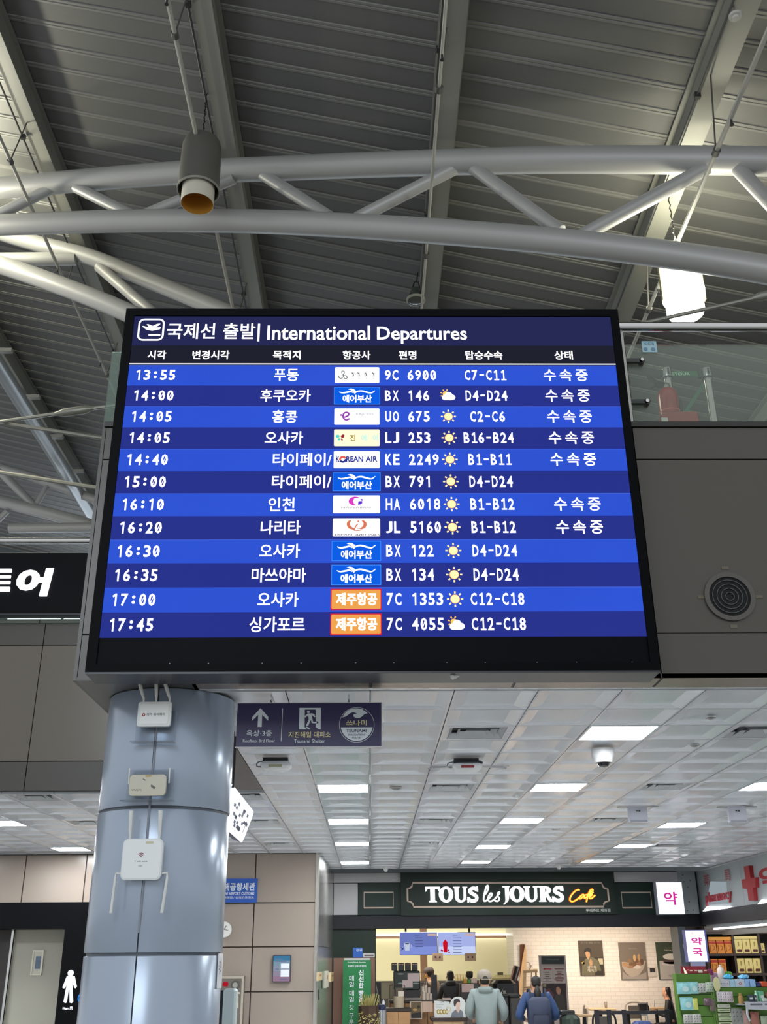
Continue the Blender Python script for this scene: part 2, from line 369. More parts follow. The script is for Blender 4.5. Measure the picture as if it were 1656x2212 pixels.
# ------------------------------------------------------------------ roof of the hall
RS = -.24; RH = 10.75
def roofz(x, h=RH): return CZ+h+RS*x
deck = M('5f605f', .55, .1, noise=.05, scale=5, stretch=(1, 6, 1)); deckrib_lit = M('737471', .5, .1)
rf = struct('ceiling', MB().face([(-22, 3, roofz(-22)+.12), (13, 3, roofz(13)+.12), (13, 36, roofz(13)+.12), (-22, 36, roofz(-22)+.12)]), M('222222', .8), 'ribbed grey metal roof deck high over the hall')
BX = [-14.4, -11.3, -8.22, -5.14, -2.07, 1.02, 4.07, 7.15, 10.2]
RY = [3+.40*i for i in range(82)]
def two(o):                                # second slot: standing ribs, light on their tilted faces put into a paler colour
    o.data.materials.append(deckrib_lit)
    for i, p in enumerate(o.data.polygons): p.material_index = 0 if i % 8 in (0,) else 1
npan = 0; far = MB(); ribs = MB()
for b in range(len(BX)-1):
    xa, xb = BX[b], BX[b+1]
    def sec(mb, y):
        pr = [(y, .0), (y+.30, .0), (y+.308, -.014), (y+.338, -.014), (y+.344, -.006), (y+.356, -.006), (y+.362, -.014), (y+.392, -.014), (y+.40, 0)]
        for (ya, za), (yb_, zb_) in zip(pr, pr[1:]):
            mb.face([(xa, ya, roofz(xa)+za), (xb, ya, roofz(xb)+za), (xb, yb_, roofz(xb)+zb_), (xa, yb_, roofz(xa)+zb_)])
        return mb
    first = None
    for y in RY:
        q = Vector(((xa+xb)/2, y, RH+RS*(xa+xb)/2)); a = q.dot(fw); px = 828+FPX*q.dot(RT)/a; py = 1106-FPX*q.dot(UP)/a
        if -350 < px < 2000 and -60 < py < 1210 and npan < 298:
            npan += 1
            if first is None: first = (build('roof_panel', sec(MB(), y), deck, rf), y); two(first[0])
            else:
                o = first[0].copy(); COL.objects.link(o); o.location = (0, y-first[1], 0)
        else: sec(far, y)
two(build('far_roof_panels', far, deck, rf, kind='stuff'))
beamm = M('7e7f78', .5, .05, noise=.04, scale=3)
bl = ['roof beam at the far left, topmost part of the lattice girder', 'roof beam cutting the upper left corner of the photo', 'roof beam behind the dark cylinder lamp', 'roof beam in the middle, right of the cylinder lamp', 'roof beam at the right, leading to the lit lamp', 'roof beam outside the frame to the right']
for i, x in enumerate(BX[2:-1]):
    z = roofz(x)-.03; h = .36; w = .125
    t = thing('roof_beam', (x, 20, z-h), 'grey steel '+bl[i], 'beam', 'steel roof beams')
    sl = RS
    def sb(mb, x0, x1, z0, z1): return mb.hexa([(x0, 4, z0+sl*(x0-x)), (x1, 4, z0+sl*(x1-x)), (x1, 35, z0+sl*(x1-x)), (x0, 35, z0+sl*(x0-x)), (x0, 4, z1+sl*(x0-x)), (x1, 4, z1+sl*(x1-x)), (x1, 35, z1+sl*(x1-x)), (x0, 35, z1+sl*(x0-x))])
    build('flange', sb(MB(), x-w, x+w, z-h, z-h+.02), beamm, t); build('flange', sb(MB(), x-w-.05, x+w+.05, z-.02, z), beamm, t)
    build('web', sb(MB(), x-w+.02, x-w+.035, z-h+.02, z-.02).v and sb(sb(MB(), x-w+.02, x-w+.035, z-h+.02, z-.02), x+w-.035, x+w-.02, z-h+.02, z-.02), beamm, t)
    m = MB(); m.tube([(x-w-.05, 4, z-h-.02), (x-w-.05, 35, z-h-.02)], .016, 6)
    build('cable_conduit', m, M('3c3d3d', .5), t)
    m = MB()
    for y in range(6, 34, 3): m.box(x-w-.08, x-w-.01, y, y+.05, z-h-.05, z-h+.03)
    build('clamp', m, M('2b2c2c', .5), t, kind='stuff')
# ------------------------------------------------------------------ trusses
pipem = M('a3a4a3', .42, .15, noise=.04, scale=2)
A1, B1 = 10.85, -.329
def chord(pts, a, b): return [tuple(PP(x, y, a, b)) for x, y in pts]
t = thing('pipe_truss', tuple(PP(828, 490, A1, B1)), 'large curved grey pipe truss crossing above the departures display', 'truss', 'curved pipe trusses')
tc = chord([(-140, 421), (0, 406), (250, 384), (366+60, 371), (600, 364), (828, 355), (1100, 347), (1300, 345), (1500, 346), (1656, 349), (2000, 360), (2300, 376)], A1, B1)
bc = chord([(-140, 493), (0, 486), (250, 478), (460, 477), (600, 480), (828, 492), (1050, 508), (1250, 527), (1450, 551), (1656, 583), (2000, 650), (2300, 720)], A1, B1)
build('top_chord', MB().tube(crom(tc), .172, 20), pipem, t, smooth=True); build('bottom_chord', MB().tube(crom(bc), .165, 20), pipem, t, smooth=True)
for a, b in [((115, 405), (-15, 470)), ((165, 405), (285, 465)), ((505, 385), (300, 470)), ((565, 375), (710, 468)), ((985, 362), (770, 472)), ((1022, 362), (1210, 500)), ((1545, 352), (1255, 510)), ((1585, 355), (1740, 520))]:
    p, q = PP(*a, A1, B1), PP(*b, A1, B1); build('diagonal_brace', MB().tube([p, q], .088, 14), pipem, t, smooth=True)
A2, B2 = 13.4, -.12
t = thing('pipe_truss', tuple(PP(200, 640, A2, B2)), 'brightly lit sloping pipe truss left of the departures display, behind the first one', 'truss', 'curved pipe trusses')
build('top_chord', MB().tube(crom(chord([(-140, 452), (0, 502), (83, 527), (194, 555), (333, 610), (460, 662), (640, 735), (800, 810)], A2+.6, B2)), .145, 18), pipem, t, smooth=True)
build('bottom_chord', MB().tube(crom(chord([(-140, 534), (0, 572), (139, 620), (270, 673), (420, 745), (560, 815), (720, 900)], A2, B2)), .158, 18), pipem, t, smooth=True)
build('strut', MB().tube([PP(-120, 562, A2+.4, B2), PP(165, 559, A2+.6, B2)], .12, 14), pipem, t, smooth=True)
build('diagonal_brace', MB().tube([PP(215, 577, A2+.6, B2), PP(345, 690, A2+.1, B2)], .1, 14), pipem, t, smooth=True)
build('diagonal_brace', MB().tube([PP(520, 690, A2+.6, B2), PP(430, 745, A2+.1, B2)], .1, 14), pipem, t, smooth=True)
# far truss at the end of the hall
A3 = 25.5
t = thing('pipe_truss', tuple(P(100, 1110, Y=A3)), 'dark far pipe truss with bright lower rims at the left edge above the black sign', 'truss', 'curved pipe trusses')
build('top_chord', MB().tube(crom([tuple(P(x, y, Y=A3)) for x, y in [(-100, 975), (0, 1010), (70, 1030), (130, 1052), (260, 1100), (420, 1170)]]), .13, 12), pipem, t, smooth=True)
build('bottom_chord', MB().tube(crom([tuple(P(x, y, Y=A3)) for x, y in [(-100, 1058), (0, 1083), (100, 1108), (205, 1137), (350, 1180), (480, 1225)]]), .17, 14), pipem, t, smooth=True)
build('strut', MB().tube([P(20, 1141, Y=A3-.5), P(230, 1139, Y=A3-.5)], .13, 12), pipem, t, smooth=True)
build('diagonal_brace', MB().tube([P(-5, 1012, Y=A3), P(80, 1100, Y=A3)], .12, 12), pipem, t, smooth=True)
build('diagonal_brace', MB().tube([P(105, 1045, Y=A3), P(75, 1095, Y=A3)], .08, 12), pipem, t, smooth=True)
build('diagonal_brace', MB().tube([P(-40, 1160, Y=A3), P(15, 1105, Y=A3)], .08, 12), pipem, t, smooth=True)
# lattice girder running along the hall
gx = -8.0; gz = P(100, 955, X=gx).z
t = thing('lattice_girder', (gx, 20, gz-.2), 'long shiny lattice girder running away at the far left beside the display', 'girder')
build('bottom_chord', MB().tube([(gx, 8, gz), (gx, 34, gz)], .17, 18), M('a3a8aa', .3, .4), t, smooth=True)
zt = roofz(gx)-.45
for k in range(13):
    y = 9+k*2.0
    build('lattice_bar', MB().tube([(gx-.2, y, zt), (gx, y+.9, gz+.1)], .06, 8), pipem, t, smooth=True); build('lattice_bar', MB().tube([(gx-.2, y+1.9, zt), (gx, y+1.0, gz+.1)], .06, 8), pipem, t, smooth=True)
    build('cross_bar', MB().box(gx-.35, gx+.2, y-.06, y+.06, zt-.05, zt+.03), pipem, t)
# sprinkler pipes under the roof
sm = M('a5a59d', .45)
for i, (x, z, lb) in enumerate([(-5.29, 10.8, 'thin pale sprinkler pipe at the far left, left of the cylinder lamp'), (-2.28, 9.95, 'thin pale sprinkler pipe running down to the cylinder lamp'), (.80, 9.12, 'thin pale sprinkler pipe in the middle, in front of the middle roof beam'), (3.86, 8.2, 'thin pale sprinkler pipe at the right, crossing in front of the truss')]):
    t = thing('sprinkler_pipe', (x, 20, CZ+z), lb, 'pipe', 'sprinkler pipes under the roof')
    y0, y1 = (4, 34)
    if i == 1: y0, y1 = 4, 34
    build('pipe', MB().tube([(x, y0, CZ+z), (x, y1, CZ+z)], .028 if i != 2 else .02, 8), sm, t, smooth=True)
    for y in (8.7, 11.7, 14.7, 17.7, 20.7):
        zz = roofz(x+.15)-.38
        build('hanger', MB().tube([(x, y, CZ+z+.03), (x+.12, y+.05, zz)], .010, 5).tube([(x, y-.04, CZ+z), (x, y+.04, CZ+z)], .045, 8), M('4c4c48', .5), t)
        build('sprinkler_head', MB().lathe((x, y-.5, CZ+z), [(.001, -.10), (.025, -.1), (.012, -.07), (.012, -.02)], 8), M('303234', .4), t)
# end wall of the hall with daylight window band (below the line of sight)
struct('wall_back', MB().box(-24, 14, 35, 35.3, 0, 19), M('5c6468', .6), 'end wall of the hall')
w = struct('window_1', MB().box(-13, 13, 34.9, 34.95, ZS+1, CZ+12.2), M((.80, .9, 1), emit=2.2), 'long daylight window band in the end wall')
m = MB()
for i in range(14): m.box(-13+i*2, -12.93+i*2, 34.8, 34.9, ZS+1, CZ+12.2)
m.box(-13, 13, 34.8, 34.9, ZS+3.5, ZS+3.57).box(-13, 13, 34.8, 34.9, ZS+6.5, ZS+6.57)
build('mullions', m, M('60656a', .5), w)
# tie rods
rodm = M('8f9088', .35, .5)
def rod(name, pts, Y, r, lb, tb=None, cat='rod'):
    t = thing(name, tuple(P(*pts[0], Y=Y)), lb, cat, 'tie rods of the roof')
    a, b = P(*pts[0], Y=Y), P(*pts[1], Y=Y); build('rod', MB().tube([a, b], r, 8), rodm, t, smooth=True)
    if tb:
        for s0, s1 in tb:
            p, q = a.lerp(b, s0), a.lerp(b, s1); d = (q-p)*.15
            build('turnbuckle', MB().tube([p-d, p, p+d, q-d, q, q+d], [r*.9, r*2.2, r*2.2, r*2.2, r*2.2, r*.9] if False else [r, r*1.5, r*2.3, r*2.3, r*1.5, r], 10), rodm, t, smooth=True)
rod('tie_rod', ((-60, 920), (300, 868)), 13, .028, 'slim steel tie rod rising to the right at the left edge, with a thick turnbuckle', [(.52, .70)])
rod('tie_rod', ((-10, 912), (300, 958)), 13.1, .03, 'slim steel tie rod falling to the right at the left edge, without turnbuckle')
rod('tie_rod', ((-40, 1014), (235, 1058)), 16, .04, 'lowest slim steel tie rod crossing the lattice girder at the left edge')
rod('tie_rod', ((1770, 612), (1380, 700)), 7.6, .018, 'slim steel tie rod passing under the lit lamp, with a turnbuckle at the right edge', [(.22, .36)])
# ================================================================== DEPARTURES DISPLAY
YB = 5.24; FB = YP(YB)
bx0, bx1 = P(272, 667, Y=YB).x, P(1333, 669, Y=YB).x
bx0 = (bx0+P(184, 1450, Y=YB).x)/2; bx1 = (bx1+P(1427, 1448, Y=YB).x)/2
bz1, bz0 = P(800, 667, Y=YB).z, P(800, 1449, Y=YB).z
D = thing('departures_display', ((bx0+bx1)/2, YB+.06, bz0), 'large black-framed LED board of international departures with blue rows', 'display board')
def Xb(px, py=808): return P(px, py, Y=YB).x
def Zb(py): return P(800, py, Y=YB).z
sx0, sx1 = Xb(290, 681), Xb(1318, 681); sz1, szb = Zb(682), Zb(1375); sz0 = Zb(1432)
bez = M('020306', .5, spec=.06)
m = MB(); T = .03
m.box(bx0, bx1, YB, YF-.016, bz0, sz0).box(bx0, bx1, YB, YF-.016, sz1, bz1).box(bx0, sx0, YB, YF-.016, sz0, sz1).box(sx1, bx1, YB, YF-.016, sz0, sz1)
build('bezel', m, bez, D)
build('underside_panel', MB().box(bx0+.004, bx1-.004, YB+.004, YF-.016, bz0-.012, bz0), M('2e3036', .35, .3), D)
build('screen', MB().box(sx0, sx1, YB+.012, YF-.016, sz0, sz1), M('06070b', .5, spec=.06), D)
FS = YP(YB+.011)
def em(h, e=1.0): return M(h, .5, emit=e)
def bar(x0, x1, z0, z1, m, nm, d=0., par=None): return build(nm, MB().poly(FS, [(x0, z0), (x1, z0), (x1, z1), (x0, z1)], d), m, par or D)
zh1, zh0, zr0 = Zb(744), Zb(783), Zb(787)
bar(sx0, sx1, zh1, sz1, em('262a55', 1), 'title_band'); bar(sx0, sx1, zh0, zh1, em('20222f'), 'heading_band')
WT = M((1, 1, 1), emit=1.6)
bar(sx0, sx1, zh0-.008, zh0-.001, WT, 'dividing_line', .001)
rh = (zr0-szb)/12
rowm = [M('3258dc', emit=.92, noise=.10, scale=1.3), M('2a3590', emit=.95, noise=.07, scale=1.3)]
rows = []
for i in range(12):
    rows.append(bar(sx0, sx1, zr0-rh*(i+1), zr0-rh*i, rowm[i % 2], 'flight_row', 0.))
    bar(sx0, sx1, zr0-rh*i-.004, zr0-rh*i-.0015, em('4f6fe8' if i % 2 == 0 else '27308a', .9), 'row_edge', .0006, rows[-1])
# title
FT = YP(YB+.0095)
mb = MB()
a, b, c, d = Xb(299, 710), Xb(352, 710), Zb(733), Zb(689); r = .03
rr = [(a+r, c), (b-r, c)]
def rrect(a, b, c, d, r, n=4):
    out = []
    for cx, cy, s0 in ((b-r, c+r, -pi/2), (b-r, d-r, 0), (a+r, d-r, pi/2), (a+r, c+r, pi)):
        out += [(cx+r*cos(s0+pi/2*i/n), cy+r*sin(s0+pi/2*i/n)) for i in range(n+1)]
    return out
icon = MB().ribbon(FT, rrect(a, b, c, d, r), .011, .001, smooth=False, closed=True)
w_, h_ = b-a, d-c
def Q(u, v): return (a+u*w_, c+v*h_)
icon.poly(FT, [Q(.42, .2), Q(.9, .2), Q(.9, .27), Q(.42, .27)], .001)
icon.poly(FT, [Q(.12, .67), Q(.17, .68), Q(.42, .60), Q(.72, .78), Q(.86, .8), Q(.84, .74), Q(.66, .60), Q(.90, .62), Q(.86, .52), Q(.55, .44), Q(.3, .50)], .001)
icon.poly(FT, [Q(.42, .60), Q(.30, .76), Q(.36, .77), Q(.60, .66)], .001)
build('takeoff_icon', icon, WT, D)
text('국제선', FT, (Xb(360, 713), Xb(464, 713), Zb(731), Zb(697)), WT, D, off=.012)
text('출발', FT, (Xb(482, 713), Xb(551, 713), Zb(731), Zb(697)), WT, D, off=.012)
build('lettering', MB().poly(FT, [(Xb(556, 715), Zb(736)), (Xb(560.5, 715), Zb(736)), (Xb(560.5, 715), Zb(698)), (Xb(556, 715), Zb(698))], .002), WT, D)
text('International', FT, (Xb(577, 718), Xb(799, 718), Zb(733), Zb(702)), WT, D, off=.016)
text('Departures', FT, (Xb(814, 718), Xb(1008, 718), Zb(741), Zb(704)), WT, D, off=.016)
for s, cx, w in [('시각', 338, 40), ('변경시각', 455, 80), ('목적지', 619, 60), ('항공사', 770, 60), ('편명', 880, 38), ('탑승수속', 1045, 80), ('상태', 1217, 40)]:
    text(s, FT, (Xb(cx-w/2, 765), Xb(cx+w/2, 765), Zb(775), Zb(756)), WT, D, off=.022)
# flight rows
u = (Xb(1000)-Xb(900))/100                # one pixel of the row at 808
def mono(mb, s, x, zc, pitch, h, d, off=.022, res=2, base=False):
    for i, ch in enumerate(s):
        if ch == ' ': continue
        cx = x+pitch*(i+.5); w = pitch*.78
        if ch == '1':
            mb.poly(FT, [(cx-pitch*.02, zc-h/2), (cx+pitch*.16, zc-h/2), (cx+pitch*.16, zc+h/2), (cx, zc+h/2), (cx-pitch*.30, zc+h*.34), (cx-pitch*.24, zc+h*.20), (cx-pitch*.02, zc+h*.28)], d)
            if base: mb.poly(FT, [(cx-pitch*.28, zc-h/2), (cx+pitch*.42, zc-h/2), (cx+pitch*.42, zc-h*.37), (cx-pitch*.28, zc-h*.37)], d+.0002)
            continue
        if ch == '-': mb.poly(FT, [(cx-pitch*.32, zc-h*.06), (cx+pitch*.32, zc-h*.06), (cx+pitch*.32, zc+h*.09), (cx-pitch*.32, zc+h*.09)], d); continue
        if ch == ':':
            for q in (-.2, .22): mb.disc(FT, cx, zc+h*q, h*.13, d, 10)
            continue
        tmesh(mb, FT, ch, (cx-w/2, cx+w/2, zc-h/2, zc+h/2), d, off=off, res=res)
        if ch == '0' and not base: mb.poly(FT, [(cx-w*.20, zc-h*.26), (cx-w*.10, zc-h*.26), (cx+w*.22, zc+h*.26), (cx+w*.12, zc+h*.26)], d)
    return mb
data = [('13:55', '푸동', 0, '9C 6900', '', 'C7-C11', 1, 'spring'), ('14:00', '후쿠오카', 0, 'BX 146', 'c', 'D4-D24', 1, 'busan'), ('14:05', '홍콩', 0, 'UO 675', 's', 'C2-C6', 1, 'hk'),
        ('14:05', '오사카', 0, 'LJ 253', 's', 'B16-B24', 1, 'jin'), ('14:40', '타이페이/', 1, 'KE 2249', 's', 'B1-B11', 1, 'korean'), ('15:00', '타이페이/', 1, 'BX 791', 's', 'D4-D24', 0, 'busan'),
        ('16:10', '인천', 0, 'HA 6018', 's', 'B1-B12', 1, 'haw'), ('16:20', '나리타', 0, 'JL 5160', 's', 'B1-B12', 1, 'jal'), ('16:30', '오사카', 0, 'BX 122', 's', 'D4-D24', 0, 'busan'),
        ('16:35', '마쓰야마', 0, 'BX 134', 's', 'D4-D24', 0, 'busan'), ('17:00', '오사카', 0, '7C 1353', 's', 'C12-C18', 0, 'jeju'), ('17:45', '싱가포르', 0, '7C 4055', 'c', 'C12-C18', 0, 'jeju')]
YS_, OR_ = em('ffe9a8', 1.3), em('e8923a', 1.1)
lg0, lg1 = Xb(723), Xb(819)
for i, (tm_, dst, ra, fl, wx, gate, st, logo) in enumerate(data):
    R0 = rows[i]; zc = zr0-rh*(i+.5)
    build('lettering', mono(MB(), tm_, Xb(290), zc, 17.9*u, rh*.50, .003), WT, R0)
    n = len(dst); w = {2: 53, 3: 80, 4: 107, 5: 122}[n]*u
    cx = Xb(618) if not ra else lg0-4*u-w/2
    text(dst, FT, (cx-w/2, cx+w/2, zc-rh*.30, zc+rh*.30), WT, R0, .003, off=.014)
    build('lettering', mono(MB(), fl[:2], Xb(829), zc, 16.35*u, rh*.50, .003), WT, R0); build('lettering', mono(MB(), fl[3:], Xb(829)+3*16.35*u, zc, 16.35*u, rh*.50, .003), WT, R0)
    w = (len(gate)*15.8-2)*u; build('lettering', mono(MB(), gate, Xb(1048)-w/2, zc, w/len(gate), rh*.50, .003, base=True), WT, R0)
    if st:
        for k, ch in enumerate('수속중'): q = Xb(1187+k*34.5); text(ch, FT, (q-13*u, q+13*u, zc-rh*.29, zc+rh*.29), WT, R0, .003, off=.014)
    wxx = Xb(965)
    if wx == 's':
        s = MB()
        for k in range(8):
            an = pi/4*k; s.ribbon(FT, [(wxx+11.5*u*cos(an), zc+11.5*u*sin(an)), (wxx+16*u*cos(an), zc+16*u*sin(an))], 3.2*u, .003, smooth=False)
        build('sun_rays', s, YS_, R0); build('sun_rim', MB().disc(FT, wxx, zc, 9.6*u, .0028, 20), OR_, R0); build('sun_disc', MB().disc(FT, wxx, zc, 8.6*u, .0034, 20), YS_, R0)
    if wx == 'c':
        s = MB(); sx, sz = wxx-4*u, zc+4*u
        for k in range(2, 7): an = pi/4*k-.3; s.ribbon(FT, [(sx+8*u*cos(an), sz+8*u*sin(an)), (sx+12*u*cos(an), sz+12*u*sin(an))], 2.6*u, .003, smooth=False)
        s.disc(FT, sx, sz, 6.5*u, .003, 16); build('sun_rays', s, em('ffc45a', 1.2), R0)
        s = MB().disc(FT, wxx-6*u, zc-5*u, 6.5*u, .0036, 14).disc(FT, wxx+2*u, zc, 8.5*u, .0038, 16).disc(FT, wxx+10*u, zc-4.5*u, 6.5*u, .004, 14).poly(FT, [(wxx-6*u, zc-11.5*u), (wxx+10*u, zc-11.5*u), (wxx+10*u, zc-4*u), (wxx-6*u, zc-4*u)], .0042)
        build('cloud_icon', s, WT, R0)
    # airline tile
    A, Bq, z0, z1 = lg0, lg1, zc-rh*.39, zc+rh*.39; w, h = Bq-A, z1-z0
    def q(a, b): return (A+a*w, z0+b*h)
    def pl(mb, pts, d=.004): return mb.poly(FT, [q(*p) for p in pts], d)
    def rb(mb, pts, wd, d=.004, **k): return mb.ribbon(FT, [q(*p) for p in pts], wd*h, d, **k)
    def bx(a, b, c, e): return (A+a*w, A+b*w, z0+c*h, z0+e*h)
    base = {'busan': em('0f5fe6'), 'jin': em('fdfbd8', 1.05), 'jeju': em('f2a650')}.get(logo, M((1, 1, 1), emit=1.15))
    if logo == 'jeju':
        pl_ = build('tile_border', MB().poly(FT, [q(-.02, -.05), q(1.02, -.05), q(1.02, 1.05), q(-.02, 1.05)], .0015), em('d8203c'), R0)
    if logo == 'busan': build('tile_border', MB().poly(FT, [q(-.015, -.04), q(1.015, -.04), q(1.015, 1.04), q(-.015, 1.04)], .0015), em('3a8cff'), R0)
    build('airline_tile', MB().poly(FT, rrect(A, Bq, z0, z1, h*.06), .002), base, R0)
    if logo == 'busan':
        m = MB(); rb(m, [(.10, .72), (.17, .66), (.28, .70), (.36, .74), (.42, .66)], .09, taper=True); rb(m, [(.44, .60), (.50, .74), (.60, .78), (.72, .70), (.82, .66), (.90, .80)], .09, taper=True)
        pl(m, [(.30, .88), (.36, .93), (.42, .90), (.46, .82), (.50, .72), (.45, .60), (.41, .74), (.36, .84)])
        build('airline_mark', m, WT, R0); text('에어부산', FT, bx(.18, .83, .06, .53), WT, R0, .004, off=.03)
    elif logo == 'jeju': text('제주항공', FT, bx(.09, .93, .18, .84), WT, R0, .004, off=.035)
    elif logo == 'korean':
        n_ = em('2c3590'); m = tmesh(MB(), FT, 'K', bx(.05, .13, .36, .68), .004, off=.03); tmesh(m, FT, 'REAN', bx(.27, .64, .36, .68), .004, off=.03); text('AIR', FT, bx(.69, .95, .36, .68), n_, R0, .004, off=.03)
        for xx in (.055, .095, .275, .32, .40, .60): m.poly(FT, [q(xx-.012, .345), q(xx+.03, .345), q(xx+.03, .375), q(xx-.012, .375)], .0041)
        build('lettering', m, n_, R0)
        cu, cv = q(.2, .5); build('airline_mark', MB().ring(FT, cu, cv, .20*h, .09*h, .004, 14, .4, pi+.2), em('e8604a'), R0); build('airline_mark', MB().ring(FT, cu, cv, .20*h, .09*h, .004, 14, pi+.4, 2*pi+.2), n_, R0)
    elif logo == 'jin':
        build('airline_mark', MB().disc(FT, *q(.08, .58), .10*h, .004, 12).disc(FT, *q(.11, .40), .07*h, .004, 12), em('58dcd0'), R0)
        build('airline_mark', pl(pl(MB(), [(.145, .6), (.19, .70), (.23, .68), (.22, .52), (.17, .48)]), [(.15, .44), (.18, .46), (.20, .36), (.17, .30)]), em('9c2430'), R0)
        text('진', FT, bx(.35, .47, .30, .68), em('a08412'), R0, .004, off=.02); text('에', FT, bx(.60, .72, .30, .68), em('a0eef0', 1.1), R0, .004); text('어', FT, bx(.85, .95, .30, .68), em('a0eef0', 1.1), R0, .004)
    elif logo == 'hk':
        pm = em('9a3fb8'); m = rb(MB(), [(.22, .44), (.31, .56), (.31, .70), (.25, .74), (.20, .62), (.20, .42), (.26, .28), (.34, .36)], .09); m.disc(FT, *q(.15, .58), .06*h, .004, 8)
        build('airline_mark', m, pm, R0); text('express', FT, bx(.48, .86, .52, .72), em('b8b0c0', 1), R0, .004)
    elif logo == 'spring':
        gm = em('76807c'); m = MB()
        for pts in ([(.10, .30), (.08, .42), (.13, .28), (.19, .38), (.20, .58)], [(.15, .62), (.16, .74), (.21, .72), (.20, .56), (.17, .48)], [(.18, .44), (.24, .46), (.28, .34), (.24, .26), (.21, .32)]): rb(m, pts, .05)
        build('airline_mark', m, gm, R0); m = MB()
        for x in (.40, .53, .69, .86): rb(m, [(x-.02, .68), (x+.02, .5), (x-.01, .42)], .035); rb(m, [(x-.035, .58), (x+.035, .62)], .03, smooth=False); rb(m, [(x, .56), (x+.035, .42)], .03, smooth=False); m.disc(FT, *q(x+.01, .29), .02*h, .004, 6); build('airline_mark', m, em('5c6460'), R0); m = MB()
    elif logo == 'haw':
        m = rb(MB(), [(.55, .86), (.46, .88), (.38, .78), (.36, .62), (.42, .48), (.48, .46)], .13, taper=True); rb(m, [(.44, .82), (.40, .66), (.44, .52)], .12, taper=True); build('airline_mark', m, em('d83fc4'), R0)
        build('airline_mark', pl(pl(MB(), [(.53, .46), (.54, .66), (.62, .68), (.62, .54), (.58, .48)]), [(.60, .70), (.58, .78), (.62, .80), (.64, .7)]), em('6a35cf'), R0)
        text('HAWAIIAN', FT, bx(.18, .80, .26, .36), em('8c8c94'), R0, .004)
    elif logo == 'jal':
        rm_ = em('e07a5a'); m = rb(MB(), [(.38, .88), (.33, .72), (.36, .5), (.47, .38)], .17, taper=True); rb(m, [(.62, .88), (.68, .72), (.66, .52), (.58, .40)], .17, taper=True)
        rb(m, [(.44, .33), (.52, .31), (.60, .34)], .04); rb(m, [(.46, .42), (.50, .60), (.53, .68)], .06); rb(m, [(.50, .46), (.57, .44), (.61, .40)], .05); m.disc(FT, *q(.54, .82), .05*h, .004, 8)
        build('airline_mark', m, rm_, R0); text('JAPAN', FT, bx(.03, .40, .02, .13), em('3c3c40'), R0, .004, slant=.3); text('AIRLINES', FT, bx(.46, .99, .02, .13), em('3c3c40'), R0, .004, slant=.3)
m = MB()
for px in (366, 450, 566, 650, 768, 850, 965, 1048, 1160, 1245, 1365): m.disc(FT, Xb(px, 1425), Zb(1431), .004, .0, 6)
build('screws', m, M('666666', .4, .8), D, kind='stuff')
# white cable stub, brackets on top of the frame
t = thing('cable_end', tuple(P(985, 1458, Y=YB+.08)), 'small white cable stub hanging under the display', 'cable')
a = P(976, 1463, Y=YB+.05); b = P(992, 1455, Y=YB+.08); build('sleeve', MB().tube([a, b], .014, 8), M('c9c9c6', .4), t, smooth=True); build('cable', MB().tube([b, b+Vector((.03, .03, .045))], .005, 6), black, t)
t = thing('antenna_bracket', tuple(P(558, 666, Y=YB+.1)), 'thin black cable tray standing on top of the display', 'bracket')
m = MB()
for px in (478, 639): q_ = P(px, 668, Y=YB+.08); m.box(q_.x-.006, q_.x+.006, q_.y, q_.y+.02, bz1, bz1+.035)
q0, q1 = P(478, 668, Y=YB+.08), P(639, 668, Y=YB+.08); m.box(q0.x, q1.x, q0.y, q0.y+.02, bz1, bz1+.008)
build('tray', m, black, t)
m = MB()
for k in range(9):
    x = q0.x+.03+k*(q1.x-q0.x-.05)/9; m.tube([(x, q0.y+.01, bz1+.01), (x+.012, q0.y+.01, bz1+.022), (x+.03, q0.y+.01, bz1+.012)], .003, 5)
build('cables', m, M('9a9a9a', .5), t, kind='stuff')
# ================================================================== BLACK SHOP SIGN AT THE LEFT
YK = YL-.12; FK = YP(YK)
a, b, c, d = FK.rect(-420, 1195, 188, 1324)
K = thing('lightbox_sign', ((a+b)/2, YK+.05, c), 'black lightbox sign with glowing white letters on the left fascia', 'sign')
build('case', MB().box(a, b, YK, YL-.005, c, d), M('030409', .45, spec=.1), K); build('edge_rim', MB().box(a, b+.012, YK+.01, YL, c-.02, c).box(b, b+.012, YK+.01, YL, c, d+.004), M('3a3c40', .3, .6), K)
GW = M((.97, .97, 1), emit=2.2)
lt = MB()
for y0_, y1_, x1_ in ((1231, 1238, 26), (1245, 1250, 24), (1257, 1263, 23), (1270, 1279, 22)):
    lt.poly(FK, [FK.hit(-74, y1_), FK.hit(x1_, y1_), FK.hit(x1_+1, y0_), FK.hit(-72, y0_)], .01, .03)
lt.poly(FK, [FK.hit(-74, 1270), FK.hit(-60, 1270), FK.hit(-58, 1231), FK.hit(-72, 1231)], .01, .031); lt.poly(FK, [FK.hit(-34, 1298), FK.hit(-20, 1298), FK.hit(-18, 1275), FK.hit(-32, 1275)], .01, .031)
build('lettering', lt, GW, K); lt = MB(); tmesh(lt, FK, '어', FK.rect(33, 1229, 106, 1289), .03, off=.05, th=.02, slant=.12)
build('lettering', lt, GW, K)
